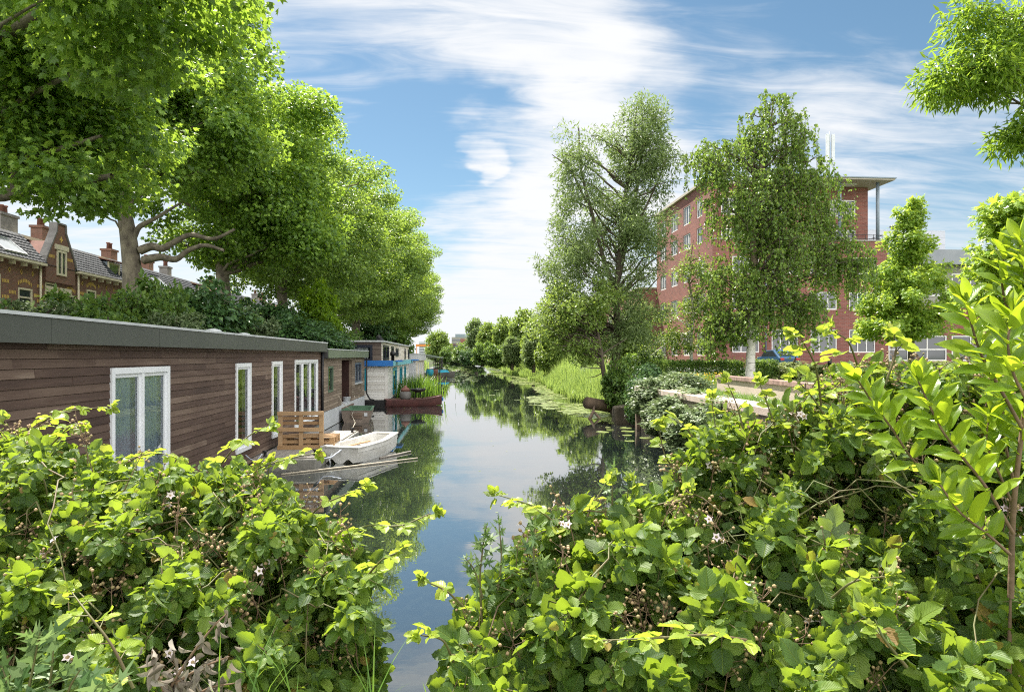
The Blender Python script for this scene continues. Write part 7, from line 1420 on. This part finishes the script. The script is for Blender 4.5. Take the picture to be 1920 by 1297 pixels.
def brambles():
    # left bank bush
    polyL = [(-60, 815), (40, 812), (130, 840), (190, 850), (270, 888), (330, 885), (400, 885), (450, 880), (500, 900), (540, 930), (590, 990), (640, 1000), (675, 1030), (695, 1070), (680, 1130), (695, 1190), (708, 1240), (705, 1330), (-60, 1330)]
    dL = lambda px, py: lin(py, [(780, 2.95), (880, 2.6), (1000, 2.3), (1150, 2.08), (1330, 1.95)]) + 0.0003 * np.maximum(px - 300, 0)
    shoots = [[(-20, 880, 3.0), (50, 815, 2.9), (110, 775, 2.85), (205, 762, 2.8)], [(20, 900, 3.1), (80, 850, 3.0), (130, 800, 3.0), (150, 800, 2.95)], [(395, 900, 2.9), (430, 850, 2.8), (470, 815, 2.75), (500, 800, 2.75)], [(440, 910, 2.8), (480, 880, 2.75), (540, 860, 2.7), (590, 850, 2.65)],
              [(560, 990, 2.6), (600, 950, 2.55), (640, 930, 2.5), (680, 912, 2.5)], [(640, 1010, 2.5), (690, 985, 2.45), (750, 985, 2.4), (808, 962, 2.4)], [(480, 960, 2.8), (500, 905, 2.8), (505, 870, 2.8)], [(200, 900, 3.0), (250, 860, 2.95), (300, 850, 2.9), (330, 862, 2.9)], [(680, 1090, 2.3), (715, 1050, 2.2), (745, 1035, 2.2)],
              [(250, 1290, 1.7), (210, 1210, 1.72), (165, 1150, 1.75), (135, 1110, 1.8)], [(350, 950, 2.8), (420, 900, 2.75), (470, 890, 2.7)], [(100, 1000, 2.6), (150, 940, 2.55), (210, 930, 2.5)], [(0, 870, 3.0), (30, 830, 3.0), (10, 790, 3.0)]]
    thicket('bramble_bush', 'broad bramble thicket in front of the brown houseboat, left of the open water', polyL, dL, 10500, 101, (0.026, 0.054), shoots, 130, 9)
    # right bank, lower part
    polyR = [(845, 1330), (850, 1240), (872, 1190), (900, 1140), (915, 1095), (955, 1070), (985, 1025), (1020, 990), (1080, 955), (1140, 965), (1210, 950), (1270, 930), (1330, 980), (1600, 1010), (1980, 1040), (1980, 1330)]
    dR = lambda px, py: lin(py, [(900, 2.55), (1000, 2.35), (1150, 2.08), (1330, 1.9)]) + 0.0002 * np.maximum(1100 - px, 0)
    shoots = [[(1060, 1000, 2.4), (1010, 955, 2.35), (975, 940, 2.3), (935, 928, 2.3)], [(1090, 1000, 2.4), (1110, 950, 2.4), (1140, 900, 2.4)], [(880, 1150, 2.1), (840, 1110, 2.05), (800, 1090, 2.0)], [(1180, 990, 2.5), (1190, 940, 2.5), (1185, 905, 2.5)], [(850, 1240, 1.9), (830, 1200, 1.85), (790, 1190, 1.8)],
              [(1700, 1250, 1.6), (1660, 1200, 1.6), (1640, 1160, 1.62)], [(1400, 1200, 1.8), (1330, 1190, 1.75), (1240, 1195, 1.7), (1130, 1200, 1.7)], [(1250, 1010, 2.4), (1270, 960, 2.4), (1290, 920, 2.4)], [(1560, 1120, 1.9), (1600, 1090, 1.85), (1660, 1080, 1.85)]]
    thicket('bramble_bush', 'large leaved bramble thicket right of the open water in the near corner', polyR, dR, 7800, 102, (0.032, 0.074), shoots, 120, 14)
    polyU = [(1240, 960), (1262, 900), (1290, 850), (1310, 810), (1380, 780), (1440, 790), (1500, 750), (1560, 700), (1620, 690), (1700, 700), (1800, 690), (1980, 640), (1980, 1080), (1500, 1060), (1300, 1000)]
    dU = lambda px, py: lin(py, [(640, 2.85), (800, 2.7), (950, 2.5), (1080, 2.3)]) - 0.0002 * np.maximum(px - 1500, 0)
    shoots = [[(1330, 880, 2.7), (1300, 820, 2.7), (1270, 790, 2.7), (1245, 790, 2.7)], [(1400, 840, 2.7), (1385, 770, 2.7), (1365, 720, 2.7)], [(1460, 820, 2.7), (1440, 760, 2.7), (1425, 720, 2.7)], [(1540, 760, 2.6), (1530, 690, 2.55), (1505, 640, 2.5), (1490, 630, 2.5)], [(1640, 760, 2.4), (1610, 690, 2.35), (1590, 640, 2.3), (1560, 620, 2.3)],
              [(1660, 720, 2.3), (1680, 660, 2.3), (1675, 630, 2.3)], [(1290, 900, 2.7), (1250, 860, 2.7), (1235, 800, 2.7)], [(1560, 800, 2.6), (1520, 740, 2.6), (1490, 710, 2.6)], [(1860, 700, 2.4), (1850, 640, 2.4), (1880, 590, 2.4)], [(1350, 840, 2.75), (1340, 790, 2.75), (1335, 750, 2.75)], [(1700, 900, 2.3), (1660, 830, 2.3), (1600, 800, 2.3)]]
    thicket('bramble_bush', 'sunlit bramble thicket climbing beside the laurel in front of the low beige wall', polyU, dU, 7600, 103, (0.028, 0.058), shoots, 130, 10)
brambles()
def laurel():
    rs = np.random.RandomState(111); t = thing('laurel_shrub', 'cherry laurel with large glossy yellow green leaves on upright branches at the edge', 'shrub', (1.9, 2.0, 0.7)); D = 1.9
    br = [([(1895, 1120), (1900, 960), (1918, 790), (1935, 640), (1925, 540), (1912, 450)], 0.009, 1.95, 0.32), ([(1900, 1000), (1850, 915), (1812, 866), (1772, 815), (1745, 765), (1722, 715)], 0.0048, 1.85, 0.10), ([(1915, 800), (1866, 712), (1840, 665), (1822, 610), (1812, 565)], 0.0048, 1.82, 0.12),
          ([(1780, 900), (1720, 870), (1670, 800), (1640, 760), (1608, 712)], 0.0038, 1.95, 0.25), ([(1900, 900), (1880, 800), (1885, 720), (1875, 650)], 0.0042, 2.05, 0.2), ([(1930, 760), (1900, 700), (1890, 640), (1900, 590)], 0.0042, 1.7, 0.15), ([(1895, 1040), (1850, 1000), (1800, 960), (1760, 905)], 0.0042, 1.78, 0.2), ([(1930, 700), (1960, 640), (1975, 560)], 0.0050, 1.8, 0.1), ([(1905, 960), (1870, 880), (1850, 830), (1855, 780)], 0.0042, 2.0, 0.2), ([(1925, 620), (1890, 580), (1878, 520), (1885, 470)], 0.0042, 2.0, 0.2), ([(1890, 1330), (1893, 1200), (1895, 1100)], 0.0095, 1.95, 2.0)]
    lines, pos, tip, nrm, sz = [], [], [], [], []
    for pts, r, d, start in br:
        p = catmull(np.array([P(x, y, d) for x, y in pts]), 8); m = len(p); lines.append((p, np.linspace(r, 0.0022, m)))
        if start > 1: continue
        seg = np.linalg.norm(np.diff(p, axis=0), axis=1).sum(); k = int(seg / 0.0155); s = start + (1 - start) * (np.arange(k) + .5) / k; pp = np.stack([np.interp(s * (m - 1), np.arange(m), p[:, j]) for j in range(3)], 1); tg = unit(np.gradient(pp, axis=0))
        a = np.arange(k) * 2.39996 + rs.rand(); x = unit(np.cross(tg, [0.1, 1.0, 0.05])); y = np.cross(tg, x); rad = x * np.cos(a)[:, None] + y * np.sin(a)[:, None] * 0.7
        pos.append(pp); tip.append(rad * 0.95 + tg * (0.35 + 0.5 * s[:, None]) + [0, 0, 0.12]); nrm.append(tg * 0.75 + np.array([0, -0.65, 0.45]) + rs.randn(k, 3) * 0.25); sz.append(0.088 * np.interp(s, [0, .75, 1], [1.0, 1.05, 0.72]) * (0.8 + 0.4 * rs.rand(k)))
        q = np.repeat(p[-1:], 4, 0); pos.append(q); tip.append(unit(p[-1] - p[-3])[None] + rs.randn(4, 3) * .4); nrm.append(rs.randn(4, 3) + [0, -.8, .3]); sz.append(np.full(4, 0.07))
    V, Fc, U = batch(LAUREL, np.concatenate(pos), np.concatenate(tip), np.concatenate(nrm), np.concatenate(sz)); np_mesh('leaves', V, Fc, M['lf_laurel'], t, U)
    V, Fc = tubes_np(lines, 8); np_mesh('stems', V, Fc, M['cane_brown'], t)
laurel()
def weeds():
    rs = np.random.RandomState(121)
    def mugwort(label, paths, d, sz, seed):
        rs = np.random.RandomState(seed); t = thing('mugwort', label, 'weed', P(*paths[0][0], d)); lines, B = [], []
        for pts in paths:
            p = catmull(np.array([P(x, y, d) for x, y in pts]), 8); m = len(p); lines.append((p, np.linspace(0.004, 0.0015, m))); seg = np.linalg.norm(np.diff(p, axis=0), axis=1).sum(); k = int(seg / 0.012)
            s = rs.rand(k) ** 0.8; pp = np.stack([np.interp(s * (m - 1), np.arange(m), p[:, j]) for j in range(3)], 1); tg = unit(p[-1] - p[0])[None]; B.append(batch(MUG, pp, rs.randn(k, 3) * 0.7 + tg * 0.75, rs.randn(k, 3) * .6 + [0, -.4, .6], sz * np.interp(s, [0, .7, 1], [1.1, 1, .45]) * (0.7 + .6 * rs.rand(k))))
        V, Fc, U = merge(B); np_mesh('leaves', V, Fc, M['lf_mugwort'], t, U, smooth=False); V, Fc = tubes_np(lines, 6); np_mesh('stems', V, Fc, M['cane'], t)
    mugwort('feathery mugwort in the bottom corner before the left bramble thicket', [[(45, 1330), (60, 1260), (75, 1185)], [(120, 1330), (130, 1290), (150, 1255)], [(10, 1330), (15, 1290), (0, 1240)], [(190, 1330), (200, 1300), (225, 1275)], [(85, 1330), (95, 1270), (100, 1220)]], 1.5, 0.085, 5)
    mugwort('tall thin mugwort sprouting beside the open water in the right thicket', [[(905, 1180), (900, 1090), (905, 1030), (912, 985)], [(905, 1120), (890, 1070), (872, 1045)], [(930, 1130), (940, 1050), (935, 975)], [(1010, 1100), (1000, 1030), (1005, 965)]], 2.15, 0.06, 6)
    mugwort('upright nettle like weed standing over the dark water before the quay wall', [[(1150, 1000), (1148, 930), (1150, 868)], [(1165, 1000), (1175, 940), (1180, 905)]], 2.5, 0.06, 7)
    t = thing('withered_plant', 'withered grey brown leaves on a dead branch at the bottom of the left thicket', 'dead plant', P(350, 1250, 1.55)); n = 110
    br = [catmull(np.array([P(x, y, 1.55) for x, y in pts]), 6) for pts in ([(300, 1320), (350, 1240), (395, 1180), (425, 1150)], [(330, 1280), (380, 1250), (430, 1230)], [(350, 1320), (390, 1290), (440, 1280)], [(310, 1300), (290, 1250), (285, 1220)])]
    pts = np.concatenate([b[rs.randint(len(b), size=n // 4)] for b in br]) + rs.randn(n // 4 * 4, 3) * 0.02; V, Fc, U = batch(serrated(6, .2, .9, .5, .01), pts, rs.randn(len(pts), 3) * .6 - [0, 0, .8], rs.randn(len(pts), 3), 0.034 * (0.6 + .8 * rs.rand(len(pts)))); np_mesh('leaves', V, Fc, M['lf_dead'], t, U)
    V, Fc = tubes_np([(b, np.linspace(0.004, 0.0015, len(b))) for b in br], 6); np_mesh('branches', V, Fc, M['cane_brown'], t)
    for (x, y, d, lab) in ((490, 1330, 1.5, 'thin grass tuft at the bottom between the withered plant and the water'), (735, 1340, 1.6, 'grass blades at the near edge of the open water')):
        t = thing('grass_tuft', lab, 'grass', P(x, y, d)); p = P(x, y, d); n = 16; base = np.stack([p[0] + rs.randn(n) * .06, p[1] + rs.randn(n) * .05, np.full(n, p[2] - 0.05)], 1); V, Fc = blades(rs, base, 0.12 + 0.14 * rs.rand(n), np.full(n, 0.006), 0.2 + .5 * rs.rand(n), 4); np_mesh('blades', V, Fc, M['lf_iris'], t, smooth=False)
weeds()
